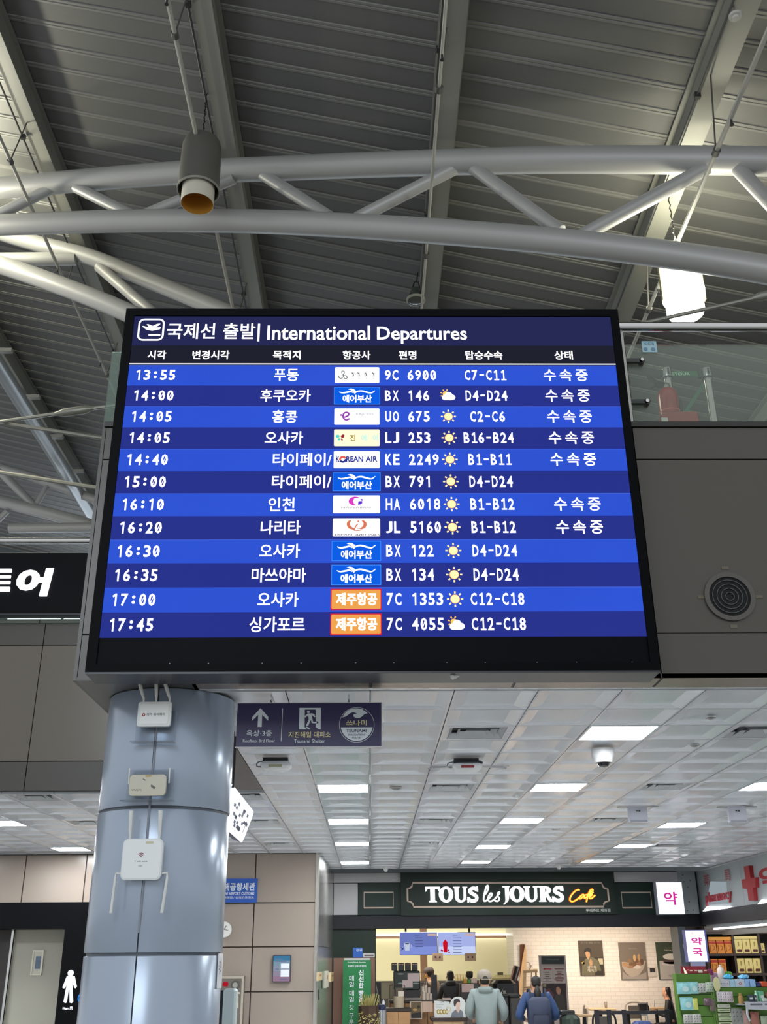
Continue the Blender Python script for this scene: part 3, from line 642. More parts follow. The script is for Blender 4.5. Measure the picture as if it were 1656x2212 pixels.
# handrails and glass of the upper floor
ZH = CZ+3.79
def rail(name, x0, x1, y, lb, gx0, gx1):
    t = thing(name, ((x0+x1)/2, y, ZS), lb, 'railing', 'glass railings of the upper floor')
    build('handrail', MB().tube([(x0, y, ZH), (x1, y, ZH)], .032, 16), chrome, t, smooth=True)
    gm = glass_mat('rail_glass', (.93, .97, .92), .06)
    n = max(1, round((gx1-gx0)/1.6))
    for k in range(n):
        u0, u1 = gx0+(gx1-gx0)*k/n+.006, gx0+(gx1-gx0)*(k+1)/n-.006
        build('glass_pane', MB().box(u0, u1, y+.05, y+.062, ZS-.02, ZH-.105), gm, t)
    return t
yr = 3.79/tan(radians(34.3)); yr = (P(1500, 706, Z=ZH)).y
xr = P(1352, 860, Y=yr+.05).x+.03
rt_ = rail('glass_railing', XE+.05, 7.3, yr, 'glass railing with steel handrail on the upper floor right of the display', xr, 7.2)
yl = P(100, 1168, Z=ZH).y
rail('glass_railing', -9, XE-.05, yl, 'glass railing with steel handrail on the upper floor left of the display', -9, XE-.1)
sg = M('9c9d99', .25, .9)
px_ = P(1357, 860, Y=yr+.03).x-.015
build('post', MB().box(px_-.02, px_+.02, yr+.0, yr+.04, ZS+.02, ZH-.03), sg, rt_)
for py in (775, 864):
    z = P(1378, py, Y=yr).z; x1_ = px_+.15
    build('glass_clamp', MB().box(px_, x1_-.02, yr+.015, yr+.04, z-.014, z+.014).disc(Fr((0, yr+.015, 0)), x1_-.02, z, .02, 0, 12, d1=-.05), M('3c4040', .3, .6), rt_)
    build('clamp_bolt', MB().disc(Fr((0, yr+.012, 0)), x1_-.022, z, .012, 0, 10, d1=.008), chrome, rt_)
st_ = tag(build('sticker', MB().poly(YP(yr+.048), rrect(*YP(yr+.048).rect(1386, 737, 1418, 761), .006), 0, .001), M('8fb0bb', .5), label='pale blue sticker on the glass pane right of the display'), cat='sticker')
text('KCS', YP(yr+.046), YP(yr+.046).rect(1390, 740, 1412, 745), M('5a7c90', .5), st_, .002); [build('print', MB().disc(YP(yr+.045), *YP(yr+.045).hit(k_, 754), .014, .001, 8), M('5a7c90', .5), st_) for k_ in (1394, 1410)]
# left glass edge of the projecting part
t = thing('glass_railing', (XE+.06, YF+.2, ZS), 'narrow upright glass pane at the left edge of the display', 'railing', 'glass railings of the upper floor')
q = P(258, 760, Y=YF+.2); build('glass_pane', MB().box(q.x-.05, q.x+.3, YF+.2, YF+.215, ZS-.02, q.z), glass_mat('rail_glass2', (.62, .74, .70), .12), t)
# round air nozzle on the fascia
cx, cz = FB.hit(1577, 1287); q = P(1577, 1287, Y=YF-.02); cx, cz = q.x, q.z
t = thing('round_vent', (cx, YF, cz-.14), 'round air nozzle with concentric rings in the stone fascia right of the display', 'air vent')
FV = YP(YF-.001)
build('flange_ring', MB().ring(FV, cx, cz, .145, .118, 0, 36, d1=.014), M('4e4c48', .35, .3), t)
build('recess', MB().disc(FV, cx, cz, .12, .003, 32), M('040406', .8), t)
for rr_ in (.10, .075, .05, .026): build('ring', MB().ring(FV, cx, cz, rr_, rr_-.0035, .004, 32, d1=.012), M('4c4e50', .4, .3), t)
for dx, dy in ((0, .175), (0, -.175), (.17, 0), (-.16, 0)): build('tape_mark', MB().poly(FV, [(cx+dx-.02, cz+dy-.01), (cx+dx+.02, cz+dy-.01), (cx+dx+.02, cz+dy+.01), (cx+dx-.02, cz+dy+.01)], .001, .002), M('5a5446', .6), t)
# fire extinguisher
ex, ey = P(1443, 870, Y=yr+.42).x, yr+.42
t = thing('fire_extinguisher', (ex, ey, ZS), 'red fire extinguisher on a red stand behind the glass railing', 'fire extinguisher')
red = M('8e0e1a', .25, spec=.6); zt = P(1443, 841, Y=ey).z; 
build('cylinder', MB().lathe((ex, ey, ZS), [(.001, .03), (.066, .03), (.070, .05), (.070, zt-ZS-.07), (.064, zt-ZS-.03), (.045, zt-ZS-.005), (.02, zt-ZS), (.018, zt-ZS+.02), (.001, zt-ZS+.02)], 24), red, t, smooth=True)
build('band', MB().lathe((ex, ey, ZS), [(.0712, zt-ZS-.19), (.0712, zt-ZS-.18)], 24), M('c05050', .4), t)
build('valve', MB().lathe((ex, ey, zt+.0), [(.02, .0), (.022, .03), (.015, .045), (.001, .045)], 10).box(ex-.03, ex+.03, ey-.012, ey+.012, zt+.025, zt+.04), M('8c8c88', .3, .8), t)
build('lever', MB().tube([(ex+.02, ey, zt+.03), (ex-.06, ey, zt+.045), (ex-.115, ey, zt+.10)], [.016, .018, .012], 6).tube([(ex+.01, ey, zt+.025), (ex-.07, ey, zt+.03), (ex-.11, ey, zt+.0)], [.015, .014, .009], 6), black, t)
build('hose', MB().tube(crom([(ex+.01, ey+.02, zt+.02), (ex+.06, ey+.02, zt-.02), (ex+.082, ey, zt-.12), (ex+.084, ey, zt-.3)]), .010, 8), black, t, smooth=True)
build('stand', MB().bbox(ex-.08, ex+.16, ey-.1, ey+.1, ZS-.02, P(1443, 903, Y=ey).z+.0, .01), red, t)
build('label_plate', MB().poly(YP(ey-.101), rrect(*YP(ey-.101).rect(1428, 902, 1442, 911), .003), 0, .002), M('c8c8c4', .5), t)
# belt barrier
for j, (px, lb) in enumerate([(1440, 'chrome belt barrier post behind the fire extinguisher, belt end'), (1526, 'chrome belt barrier post with green belt, right of the extinguisher')]):
    y = 6.35; q = P(px, 808, Y=y)
    t = thing('barrier_post', (q.x, y, ZS), lb, 'barrier post', 'belt barrier posts on the upper floor'); zt = P(px, 797, Y=y).z; hh = .075
    build('pole', MB().tube([(q.x, y, ZS+.02), (q.x, y, zt-hh)], .03, 16), M('8c8c8a', .18, .9), t, smooth=True); build('base', MB().lathe((q.x, y, ZS-.02), [(.001, .0), (.16, 0), (.16, .02), (.05, .045), (.03, .06)], 20), chrome, t, smooth=True)
    build('head', MB().lathe((q.x, y, zt), [(.03, -hh-.02), (.037, -hh), (.037, -.004), (.03, 0), (.001, 0)], 16), M('787878', .2, .9), t, smooth=True)
    build('collar', MB().lathe((q.x, y, zt), [(.039, -hh-.012), (.039, -hh)], 16).box(q.x-.006, q.x+.006, y-.042, y-.03, zt-.06, zt-.015).box(q.x-.048, q.x-.034, y-.012, y+.012, zt-.06, zt-.02), black, t)
    if j == 0: qa = (q.x+.035, y, zt)
    else:
        bm = M('08502a', .6); be = build('belt', MB().box(qa[0], q.x-.06, y-.002, y+.002, zt-.065, zt-.02), bm, t)
        build('belt_buckle', MB().box(q.x-.065, q.x-.03, y-.015, y+.015, zt-.075, zt-.01), black, t)
        FBt = YP(y-.003); text('DETOUR', FBt, (qa[0]-.03, qa[0]+.13, zt-.055, zt-.033), M('b8d8c0', .6), be, .001)
        a = Vector((q.x-.02, y+.02, zt-.09)); b = P(1468, 901, Y=y+.9); d = Vector((0, 0, .045)); build('belt', MB().face([a, b, b-d, a-d]), M('0c5c3a', .6), t)
# ================================================================== ROUND COLUMN
def tang(px0, px1, py, yc):
    a, b = ray(px0, py), ray(px1, py); a1 = atan2(a.x, a.y); b1 = atan2(b.x, b.y); mid = (a1+b1)/2; dist = yc/cos(mid); return mid, dist, dist*sin((b1-a1)/2)
mid, dist, CR = tang(213, 497, 1745, YF+.15+.37)
ccx, ccy = dist*sin(mid), dist*cos(mid)
colm = M('98a5b6', .24, .25, noise=.04, scale=2, spec=.6)
CO = thing('column', (ccx, ccy, 0), 'thick round column clad in pale blue-grey metal panels with routers on it', 'column')
def zat(px, py): return P(px, py, Y=ccy-CR*.97).z
z1s, z2s = zat(345, 1743), zat(330, 2061)
toc = atan2(-ccy, -ccx)                        # direction from the column to the camera
seam = toc-radians(13.4)
build('core', MB().lathe((ccx, ccy, 0), [(CR-.012, 0), (CR-.012, ZC)], 48), M('4d5560', .5), CO, smooth=True)
for za, zb_ in ((0, z2s-.008), (z2s+.008, z1s-.008), (z1s+.008, ZC-.003)):
    for k in range(2):
        a0 = seam+.010+k*pi; a1 = seam-.010+(k+1)*pi
        n0 = MB().lathe((ccx, ccy, 0), [(CR-.012, za), (CR-.003, za), (CR, za+.004), (CR, zb_-.004), (CR-.003, zb_), (CR-.012, zb_)], 40, a0, a1)
        if za > 2: n0.v = n0.v
        build('cladding_panel', n0, colm, CO, smooth=True)
build('cable', MB().tube([(ccx+(CR+.003)*cos(seam+.01*k), ccy+(CR+.003)*sin(seam+.01*k), z) for k, z in ((0, z2s+.1), (2, z2s+.4), (1, z1s-.1), (1, z1s+.1), (2, ZC-.2))], .006, 6), M('7c8490', .5), CO)
# a tangent frame on the column where pixel column px meets it
def colframe(px, py, out=.0):
    d = ray(px, py); A = Vector((ccx, ccy)); dd = Vector((d.x, d.y)); L = dd.length; dn = dd/L
    s = A.dot(dn); h2 = CR*CR-(A.length_squared-s*s); s -= sqrt(max(h2, 0)); q = dn*s; z = CZ+d.z/L*s
    n = (q-A).normalized(); N = Vector((n.x, n.y, 0)); U = Vector((-n.y, n.x, 0))
    if U.x < 0: U = -U
    return Fr(Vector((q.x, q.y, z))+N*out, U, (0, 0, 1))
pw = M('c9ccca', .4)
def antenna(mb, F, x, z, h, lean=0, w=.012, flip=False):
    s = -1 if flip else 1
    return mb.tube([F.pt(x, z, .015), F.pt(x, z+s*.02, .015), F.pt(x+lean*.2, z+s*h*.3, .017), F.pt(x+lean, z+s*h, .02)], [.006, .006, w*.75, w], 8)
F = colframe(339, 1548, .045); k = 1/360.
t = thing('wifi_router', tuple(F.O), 'topmost white router with three antennas on the column', 'router')
build('body', MB().poly(F, rrect(-.092, .092, -.068, .068, .014), 0, .022), pw, t); build('face_plate', MB().poly(F, rrect(-.078, .078, -.055, .055, .01), .022, .024), M('d2d5d3', .4), t)
build('mark', MB().ring(F, -.057, -.004, .009, .004, .0245, 12), M('8c1c20', .5), t); text('기가 와이파이', F, (-.042, .06, -.011, .005), M('33302f', .5), t, .0245, off=.02)
for x, l in ((-.066, -.045), (.004, -.012), (.078, -.05)): build('antenna', antenna(MB(), F, x, .066, .15, l), pw, t, smooth=True)
ac = glass_mat('acrylic', (.84, .87, .90), .08, dc=(.45, .48, .5))
build('mounting_plate', MB().fb(F, -.11, .115, -.145, .03, -.040, -.036).fb(F, -.12, .12, -.15, -.146, -.04, .03), ac, t); build('bracket', MB().fb(F, -.02, .02, -.05, .05, -.036, 0), M('777c80', .5), t)
F = colframe(325, 1700, .045)
t = thing('wifi_router', tuple(F.O), 'yellowed small router in a clear holder above the column joint', 'router')
build('body', MB().poly(F, rrect(-.098, .098, -.055, .055, .02), 0, .022), M('b4b1a2', .45, noise=.06, scale=30), t)
build('stain', MB().poly(F, [(-.015, .05), (.015, .052), (.018, .044), (-.012, .042)], .023), M('a08a4c', .6), t)
build('mark', MB().poly(F, [(.02, .004), (.045, -.012), (.038, -.022), (.018, -.008)], .023), M('55544e', .5), t); build('mark', MB().poly(F, [(-.028, .03), (-.014, .022), (-.012, .026), (-.026, .035)], .023), M('55544e', .5), t); text('ollehWiFi'[5:], F, (-.085, -.03, -.03, -.02), M('77756a', .5), t, .023, off=.01)
build('mounting_plate', MB().fb(F, -.125, .125, -.075, .09, -.040, -.036).fb(F, -.14, .14, -.08, -.076, -.04, .03), ac, t); build('bracket', MB().fb(F, -.02, .02, -.04, .04, -.036, 0), M('777c80', .5), t)
for x in (-.105, .112): build('antenna', MB().tube([F.pt(x, .01, .012), F.pt(x, .09, .016)], .004, 6), pw, t)
F = colframe(312, 1858, .03)
t = thing('wifi_router', tuple(F.O), 'lowest rounded white router with four antennas and a wifi mark', 'router')
build('body', MB().poly(F, rrect(-.105, .105, -.102, .102, .028, 6), 0, .026), M('ccd1d3', .4), t); build('rim', MB().poly(F, rrect(-.099, .099, -.096, .096, .026, 6), .026, .028), M('d6dadb', .4), t)
wm = MB()
for r_ in (.008, .016, .024): wm.ring(F, -.005, .008, r_, r_-.004, .0285, 12, pi/4, 3*pi/4)
build('wifi_mark', wm, M('7c3b52', .5), t); text('T wifi zone', F, (-.038, .03, -.014, -.007), M('66666a', .5), t, .0285, off=.01); text('SK', F, (-.015, .008, -.037, -.029), M('7a7a80', .5), t, .0285)
build('sticker', MB().poly(F, [(.015, .076), (.055, .076), (.055, .088), (.015, .088)], .0285), M('b9b79c', .5), t)
for x in (-.075, .08): build('antenna', antenna(MB(), F, x, .10, .145, -.004), pw, t, smooth=True)
for x, s in ((-.105, -1), (.108, 1)): build('antenna', MB().tube([F.pt(x, -.07, .012), F.pt(x+s*.026, -.068, .012), F.pt(x+s*.028, -.09, .012), F.pt(x+s*.024-.01, -.26, .014)], [.006, .006, .007, .008], 8), pw, t, smooth=True)
build('bracket', MB().fb(F, -.03, .03, -.05, .05, -.03, 0), M('777c80', .5), t)
# sticker low on the column's right side
F = colframe(474, 2097, .001)
t = tag(build('sticker', MB().poly(F, rrect(-.05, .05, -.085, .085, .01), 0, .002), M('d9dde2', .4), label='white upright notice sticker at the right edge of the column'), cat='sticker')
text('주의', F, (-.03, .02, -.02, .05), M('44464c', .5), t, .003)
# ================================================================== HANGING TSUNAMI SIGN
YT = Ytrim+.12; FTs = YP(YT); a, b, c, d = FTs.rect(511, 1519, 823, 1612)
t = thing('hanging_sign', ((a+b)/2, YT, c), 'dark blue hanging sign to the rooftop and tsunami shelter', 'sign')
sg_ = build('board', MB().box(a, b, YT, YT+.025, c, d), M('1b1548', .45), t); wg = M('c3cdd2', .5); yg = M('cfc58c', .5)
build('frame_edge', MB().box(a-.004, b+.004, YT+.004, YT+.021, d, d+.005).box(a-.004, b+.004, YT+.004, YT+.021, c-.005, c).box(b, b+.005, YT+.004, YT+.021, c, d), M('b8b8bc', .4), t)
def SQ(px, py): return FTs.hit(500+px*340/1656, 1500+py*340/1656)
def SB(x0, y0, x1, y1): p, q = SQ(x0, y1), SQ(x1, y0); return (p[0], q[0], p[1], q[1])
build('arrow', MB().poly(FTs, [SQ(*p) for p in ((305, 145), (386, 238), (384, 278), (322, 215), (317, 343), (274, 343), (280, 215), (215, 280), (218, 238))], .002), wg, t)
build('divider', MB().poly(FTs, [SQ(*p) for p in ((534, 148), (541, 148), (524, 495), (518, 495))], .002), wg, t)
text('옥상·3층', FTs, SB(155, 375, 425, 442), wg, t, off=.008); text('Rooftop. 3rd Floor', FTs, SB(118, 472, 458, 515), wg, t, off=.004)
text('지진해일 대피소', FTs, SB(598, 392, 1042, 456), yg, t, off=.008); text('Tsunami Shelter', FTs, SB(658, 472, 985, 512), wg, t, off=.004)
ex_ = MB().poly(FTs, [SQ(*p) for p in ((715, 142), (770, 142), (768, 345), (790, 368), (708, 368))], .002).poly(FTs, [SQ(*p) for p in ((770, 142), (885, 142), (885, 160), (770, 160))], .002)
ex_.poly(FTs, [SQ(*p) for p in ((885, 142), (940, 142), (937, 368), (918, 368), (885, 345), (885, 315), (915, 300), (905, 285), (885, 283))], .002)
u_ = (SQ(100, 0)[0]-SQ(0, 0)[0])/100
ex_.disc(FTs, *SQ(808, 186), 15*u_, .003, 14)
ex_.poly(FTs, [SQ(*p) for p in ((800, 205), (848, 200), (872, 212), (882, 238), (868, 242), (852, 222), (842, 222), (850, 255), (856, 288), (895, 292), (896, 306), (842, 304), (834, 268), (805, 335), (780, 338), (812, 262), (808, 236), (792, 226), (782, 245), (768, 240), (768, 230), (784, 215))], .003)
ex_.poly(FTs, [SQ(*p) for p in ((778, 345), (800, 342), (830, 368), (806, 368))], .002); build('exit_pictogram', ex_, wg, t)
cu, cv = SQ(1316, 320); build('emblem_ring', MB().ring(FTs, cu, cv, 184*u_, 180*u_, .002, 40), wg, t)
rr_ = 168*u_; mm = MB().poly(FTs, [(cu+rr_*cos(a_), cv+rr_*sin(a_)) for a_ in [pi+.16+(pi-.32)*i/20 for i in range(21)]], .002)
mm.poly(FTs, [SQ(*p) for p in ((1165, 245), (1185, 205), (1220, 172), (1262, 152), (1316, 145), (1375, 158), (1430, 198), (1395, 210), (1372, 232), (1345, 250), (1310, 250), (1285, 236), (1280, 215), (1295, 203), (1308, 210), (1316, 205), (1300, 192), (1270, 190), (1240, 203), (1205, 232))], .002)
build('wave_emblem', mm, wg, t); nb = M('1b1548', .45)
text('쓰나미', FTs, SB(1205, 270, 1420, 330), yg, t, off=.01); text('TSUNAMI', FTs, SB(1205, 366, 1420, 400), nb, t, .003, off=.015); text('EVACUATION', FTs, SB(1226, 415, 1396, 436), nb, t, .003, off=.01); text('ROUTE', FTs, SB(1268, 447, 1356, 466), nb, t, .003, off=.01)
for px in (585, 753):
    q = P(px, 1516, Y=YT+.012); build('wire', MB().tube([(q.x, YT+.012, d+.01), (q.x, YT+.012, ZC)], .0015, 5), M('888888', .4, .8), t); build('hook', MB().tube([(q.x-.006, YT+.012, d-.002), (q.x, YT+.012, d+.028), (q.x+.006, YT+.012, d)], .003, 6), M('44444a', .4, .6), t)
# ================================================================== THINGS ON THE LOW CEILING
# dome camera
q = P(1300, 1618, Z=ZC); t = thing('dome_camera', (q.x, q.y, ZC), 'white dome security camera below the largest ceiling light', 'security camera'); R_ = .085
build('housing', MB().lathe((q.x, q.y, ZC), [(.001, -.001), (R_, -.001), (R_*.98, -.05), (R_*.86, -.075), (R_*.6, -.078)], 24), M('c9cacc', .35), t, smooth=True)
build('dome', MB().lathe((q.x, q.y, ZC-.072), [(R_*.62, 0), (R_*.58, -.025), (R_*.4, -.052), (.001, -.062)], 20), M('0c0d10', .08), t, smooth=True)
build('dome_ring', MB().lathe((q.x, q.y, ZC-.072), [(R_*.86, 0), (R_*.74, -.028), (R_*.64, -.03), (R_*.62, 0)], 24), M('d6d6d6', .35), t, smooth=True)
for (px, py, kind_, lb) in ((597, 1638, 0, 'white ceiling router with black mount below the tsunami sign'), (1007, 1640, 1, 'black and white ceiling router with four side antennas')):
    q = P(px, py, Z=ZC); t = thing('ceiling_router', (q.x, q.y, ZC), lb, 'router')
    build('mount', MB().box(q.x-.10, q.x+.09, q.y-.05, q.y+.05, ZC-.03, ZC-.001), black, t); w_ = .115
    build('body', MB().bbox(q.x-w_, q.x+w_, q.y-.08, q.y+.08, ZC-.085, ZC-.03, .02), M('d3d7da', .35), t)
    build('label_plate', MB().box(q.x-.05, q.x+.05, q.y-.084, q.y-.08, ZC-.078, ZC-.058), M('a8a888' if kind_ == 0 else '8a3038', .5), t)
    build('cable', MB().tube(crom([(q.x-.09, q.y, ZC-.02), (q.x-.14, q.y, ZC-.03), (q.x-.145, q.y, ZC-.06), (q.x-.10, q.y-.02, ZC-.065)]), .005, 6), M('666a70', .4), t)
    if kind_:
        build('top_cover', MB().bbox(q.x-w_*.9, q.x+w_*1.05, q.y-.07, q.y+.07, ZC-.05, ZC-.02, .012), M('22252c', .3), t)
        for dx, dz in ((-.30, -.075), (-.28, -.06), (.30, -.075), (.32, -.06)): build('antenna', MB().tube([(q.x+(w_ if dx > 0 else -w_), q.y-.03, ZC-.06), (q.x+dx, q.y-.03, ZC+dz)], .006, 6), M('b5b7b9', .4), t)
for px, py, n_ in ((1378, 1740, 0), (1593, 1740, 1)):
    q = P(px, py, Z=ZC); Yh = q.y+.02; FH = YP(Yh); a, b, c, d = FH.rect(px-20 if not n_ else px-19, py, px+20 if not n_ else px+19, 1775); a2 = FH.hit(px+1, 1776)[1]
    t = thing('hanging_box', ((a+b)/2, Yh, c), ('left' if not n_ else 'right')+'most of the two thin white boxes hanging from the ceiling', 'speaker box', None)
    build('case', MB().box(a, b, Yh, Yh+.06, a2, ZC-.002), M('b9bcc8', .35), t); build('pictogram', MB().box((a+b)/2-.02, (a+b)/2-.002, Yh-.002, Yh, ZC-.055, ZC-.042).box((a+b)/2+.004, (a+b)/2+.024, Yh-.002, Yh, ZC-.058, ZC-.04), M('3a3c44', .5), t)
    build('bottom_rim', MB().box(a+.01, b-.01, Yh-.003, Yh, a2, a2+.02), M('90939c', .4), t)
    build('ceiling_rail', MB().box(a-.10, b+.12, Yh+.01, Yh+.05, ZC-.012, ZC-.002), M('a0a2a6', .3, .4), t)
for px, py, lb in ((1230, 1855, 'white cone detector on the ceiling near the café sign, left one'), (1206, 1868, 'white cone detector closest to the café sign'), (833, 1873, 'small white round detector above the white wall panel'), (1200, 1790, 'small flat detector beside the reddish ceiling reflection'), (1534, 1550, 'small recessed sprinkler in the ceiling near the right vent'), (1500, 1610, 'tiny downlight dot in the ceiling beneath the right vent'), (855, 1703, 'tiny downlight dot in the ceiling between two light panels')):
    q = P(px, py, Z=ZC); t = thing('detector', (q.x, q.y, ZC), lb, 'detector'); r_ = .06 if py > 1700 else .035; h_ = .07 if py > 1840 else .012
    build('base', MB().lathe((q.x, q.y, ZC), [(.001, -.0), (r_, -.0), (r_*.95, -h_*.3)], 14), M('c8c8c8', .4), t, smooth=True); build('cone', MB().lathe((q.x, q.y, ZC-h_*.3), [(r_*.75, 0), (r_*.4, -h_*.7), (.001, -h_*.8)], 12), M('b8b8b8' if h_ > .02 else '6c6c6c', .4), t, smooth=True)
# glowing slanted sign behind the column
Yg = 8.4; c1, c2 = P(549, 1754, Y=Yg), P(523, 1822, Y=Yg); dy = Vector((0, -1.6, 0)); e2 = (c2-c1); N_ = e2.cross(dy).normalized()
Fg = Fr(c1, dy*-1, (c1-c2)); L_ = e2.length
t = thing('lightbox_sign', tuple(c1), 'glowing white slanted sign with rounded corners right of the column', 'sign')
pts = rrect(-1.6, .0, -L_, 0, .06, 5)
build('case', MB().poly(Fg, pts, -.07, -.004), M('3c4060', .4), t); build('lit_face', MB().poly(Fg, pts, -.004, .0), M((.93, .97, 1), emit=1.35), t)
m = MB(); random.seed(3)
for i in range(26):
    u_, v_ = -1.2+random.random()*1.0, -L_*(.25+.6*random.random()); m.poly(Fg, [(u_, v_), (u_+.10, v_), (u_+.10, v_+.022), (u_, v_+.022)], .002)
m.poly(Fg, [(-.22, -L_*.75), (-.19, -L_*.75), (-.19, -L_*.4), (-.22, -L_*.4)], .002)
build('markings', m, M('3c4664', .5), t, kind='stuff')
q = c1+dy*.87; build('hanging_rod', MB().tube([(q.x, q.y, q.z-.02), (q.x, q.y, ZC)], .012, 8), black, t); q = c1+dy*.97; build('hanging_rod', MB().tube([(q.x, q.y, q.z-.02), (q.x, q.y, ZC)], .02, 8), black, t)
# ================================================================== LAMPS UNDER THE ROOF
def drum(px_t, py_t, px_b, py_b, Y, dia, lb, lit, pw_=60):
    tp, bt = P(px_t, py_t, Y=Y), P(px_b, py_b, Y=Y); r = dia/2; h = tp.z-bt.z; x = (tp.x+bt.x)/2; zt_ = roofz(x)-.39
    t = thing('pendant_lamp', (x, Y, bt.z), lb, 'pendant lamp', 'drum lamps under the roof')
    bm = M('5c5b56', .5, .1, noise=.05, scale=4) if not lit else M((1, .98, .82), emit=9)
    if not lit:
        build('drum', MB().lathe((x, Y, bt.z), [(r, 0), (r, h*.55), (r*.97, h*.9), (r*.88, h), (.01, h*1.0)], 32), bm, t, smooth=True)
        build('rim_ring', MB().lathe((x, Y, bt.z), [(r*1.06, -.012), (r*1.06, .012), (r*1.0, .012), (r*1.0, -.012), (r*1.06, -.012)], 36), M('a8a8a0', .35, .4), t, smooth=True)
        build('inner_tube', MB().lathe((x, Y, bt.z), [(r*.80, .10), (r*.80, -.22), (r*.78, -.22), (r*.78, .10)], 32), M('c9c6b8', .5), t, smooth=True)
        build('reflector', MB().lathe((x, Y, bt.z), [(r*.775, -.218), (r*.775, -.02), (r*.6, .10), (.01, .12)], 32), M('c08a35', .35, .3), t, smooth=True)
    else:
        build('lamp_glass', MB().lathe((x, Y, bt.z), [(.01, 0), (r*.62, .0), (r*.78, .03), (r*.86, .08), (r*.86, .2), (r*.97, .27), (r*1.0, .36), (r*.97, .45), (r*.90, .52), (r*.88, h), (.01, h)], 32), bm, t, smooth=True)
        [build('bracket_strap', MB().box(x+s_*r-.005, x+s_*r+.005, Y-.03, Y+.03, bt.z+.25, bt.z+h+.05), M('b0aa88', .4, .4), t) for s_ in (-1, 1)]
        build('top_cap', MB().lathe((x, Y, bt.z+h), [(r*1.0, 0), (r*.9, .05), (r*.2, .12), (.01, .12)], 24), M('77776c', .5), t, smooth=True)
        point('pendant_glow', (x, Y, bt.z+h+.35), pw_, (1, .95, .72), .15); point('pendant_glow', (x-.1, Y-.5, bt.z+.2), pw_*.9, (1, .95, .75), .15)
    n = 14; zz = bt.z+h; dz = (zt_-zz-(.1 if lit else 0))/n; m = MB()
    for k_ in range(n):
        z_ = zz+(.1 if lit else 0)+dz*(k_+.5); m.tube([(x-(.012 if k_ % 2 else 0), Y-(0 if k_ % 2 else .012), z_-dz*.6), (x+(.012 if k_ % 2 else 0), Y+(0 if k_ % 2 else .012), z_+dz*.6)], .008, 5)
    build('chain', m, M('2e2e2c', .5, .5), t)
    return t
drum(438, 308, 427, 412, 10.5, .53, 'dark switched-off cylinder lamp with an orange inside, hanging before the truss', False)
drum(1468, 560, 1478, 684, 10.8, .55, 'brightly lit pendant lamp below the truss at the right', True)
drum(-198, 430, -190, 545, 13.2, .55, 'added lit pendant lamp, unseen beyond the left edge, brightening the sloping truss', True, 230)  # unseen lamp, added to light the sloping truss from above
# floodlight on the middle beam
q = P(898, 648, Y=14.0); x, y, z = q
t = thing('floodlight', (x, y, z), 'small round glass floodlight hanging left of the middle roof beam', 'lamp')
build('lens', MB().lathe((x, y, z), [(.001, -.03), (.10, -.028), (.135, -.01)], 24), M('4e5250', .1), t, smooth=True); build('rim', MB().lathe((x, y, z), [(.135, -.02), (.16, -.015), (.16, .015), (.12, .04)], 24), M('96988f', .4), t, smooth=True)
build('housing', MB().lathe((x, y, z), [(.12, .04), (.09, .1), (.07, .22), (.001, .24)], 16), M('3c4442', .5), t, smooth=True)
build('yoke', MB().tube([(x-.1, y, z+.08), (x-.02, y, z+.36), (x+.05, y, z+.36), (x+.09, y, z+.08)], .012, 6).tube([(x+.02, y, z+.36), (x+.04, y, roofz(x)-.02)], .012, 6), M('242624', .5), t)
# detector on the right beam
q = P(1587, 33, Y=7.75); t = thing('beam_detector', tuple(q), 'round white detector under the right roof beam at the top edge', 'detector')
build('body', MB().lathe(tuple(q), [(.001, -.06), (.035, -.055), (.04, -.03), (.065, -.028), (.07, 0), (.04, .02), (.001, .02)], 20), M('b9b9b2', .4), t, smooth=True); build('stem', MB().tube([tuple(q), (q.x+.03, q.y+.05, roofz(q.x)-.41)], .012, 6), M('77776f', .5), t)
# ================================================================== BACK WALL, LEFT HALF
YW1 = P(600, 1843, Z=ZC).y; FW1 = YP(YW1); beige = M('93877d', .22, noise=.04, scale=1.5, spec=.5); joint = M('4c4038', .8)
xR = P(684, 2000, Y=YW1).x
wb = struct('wall_back', MB().box(-9, xR, YW1+.03, YW1+.2, 0, ZC+.05), joint, 'beige panelled wall behind the column')
hz = [0, .9]+[P(620, y, Y=YW1).z for y in (2142, 2045, 1950)]+[ZC]
vx = [P(x, 1950, Y=YW1).x for x in (-260, -110, 45, 178, 310, 432, 549)]+[xR]
for i in range(len(vx)-1):
    for k in range(len(hz)-1): build('wall_panel', MB().box(vx[i]+.008, vx[i+1]-.008, YW1, YW1+.035, hz[k]+.008, hz[k+1]-.008), beige, wb)
struct('trim_5', MB().box(xR-.03, xR+.01, YW1-.015, YW1+.1, 0, ZC), M('b4b0a8', .25, .8), 'bright metal corner strip of the beige wall')
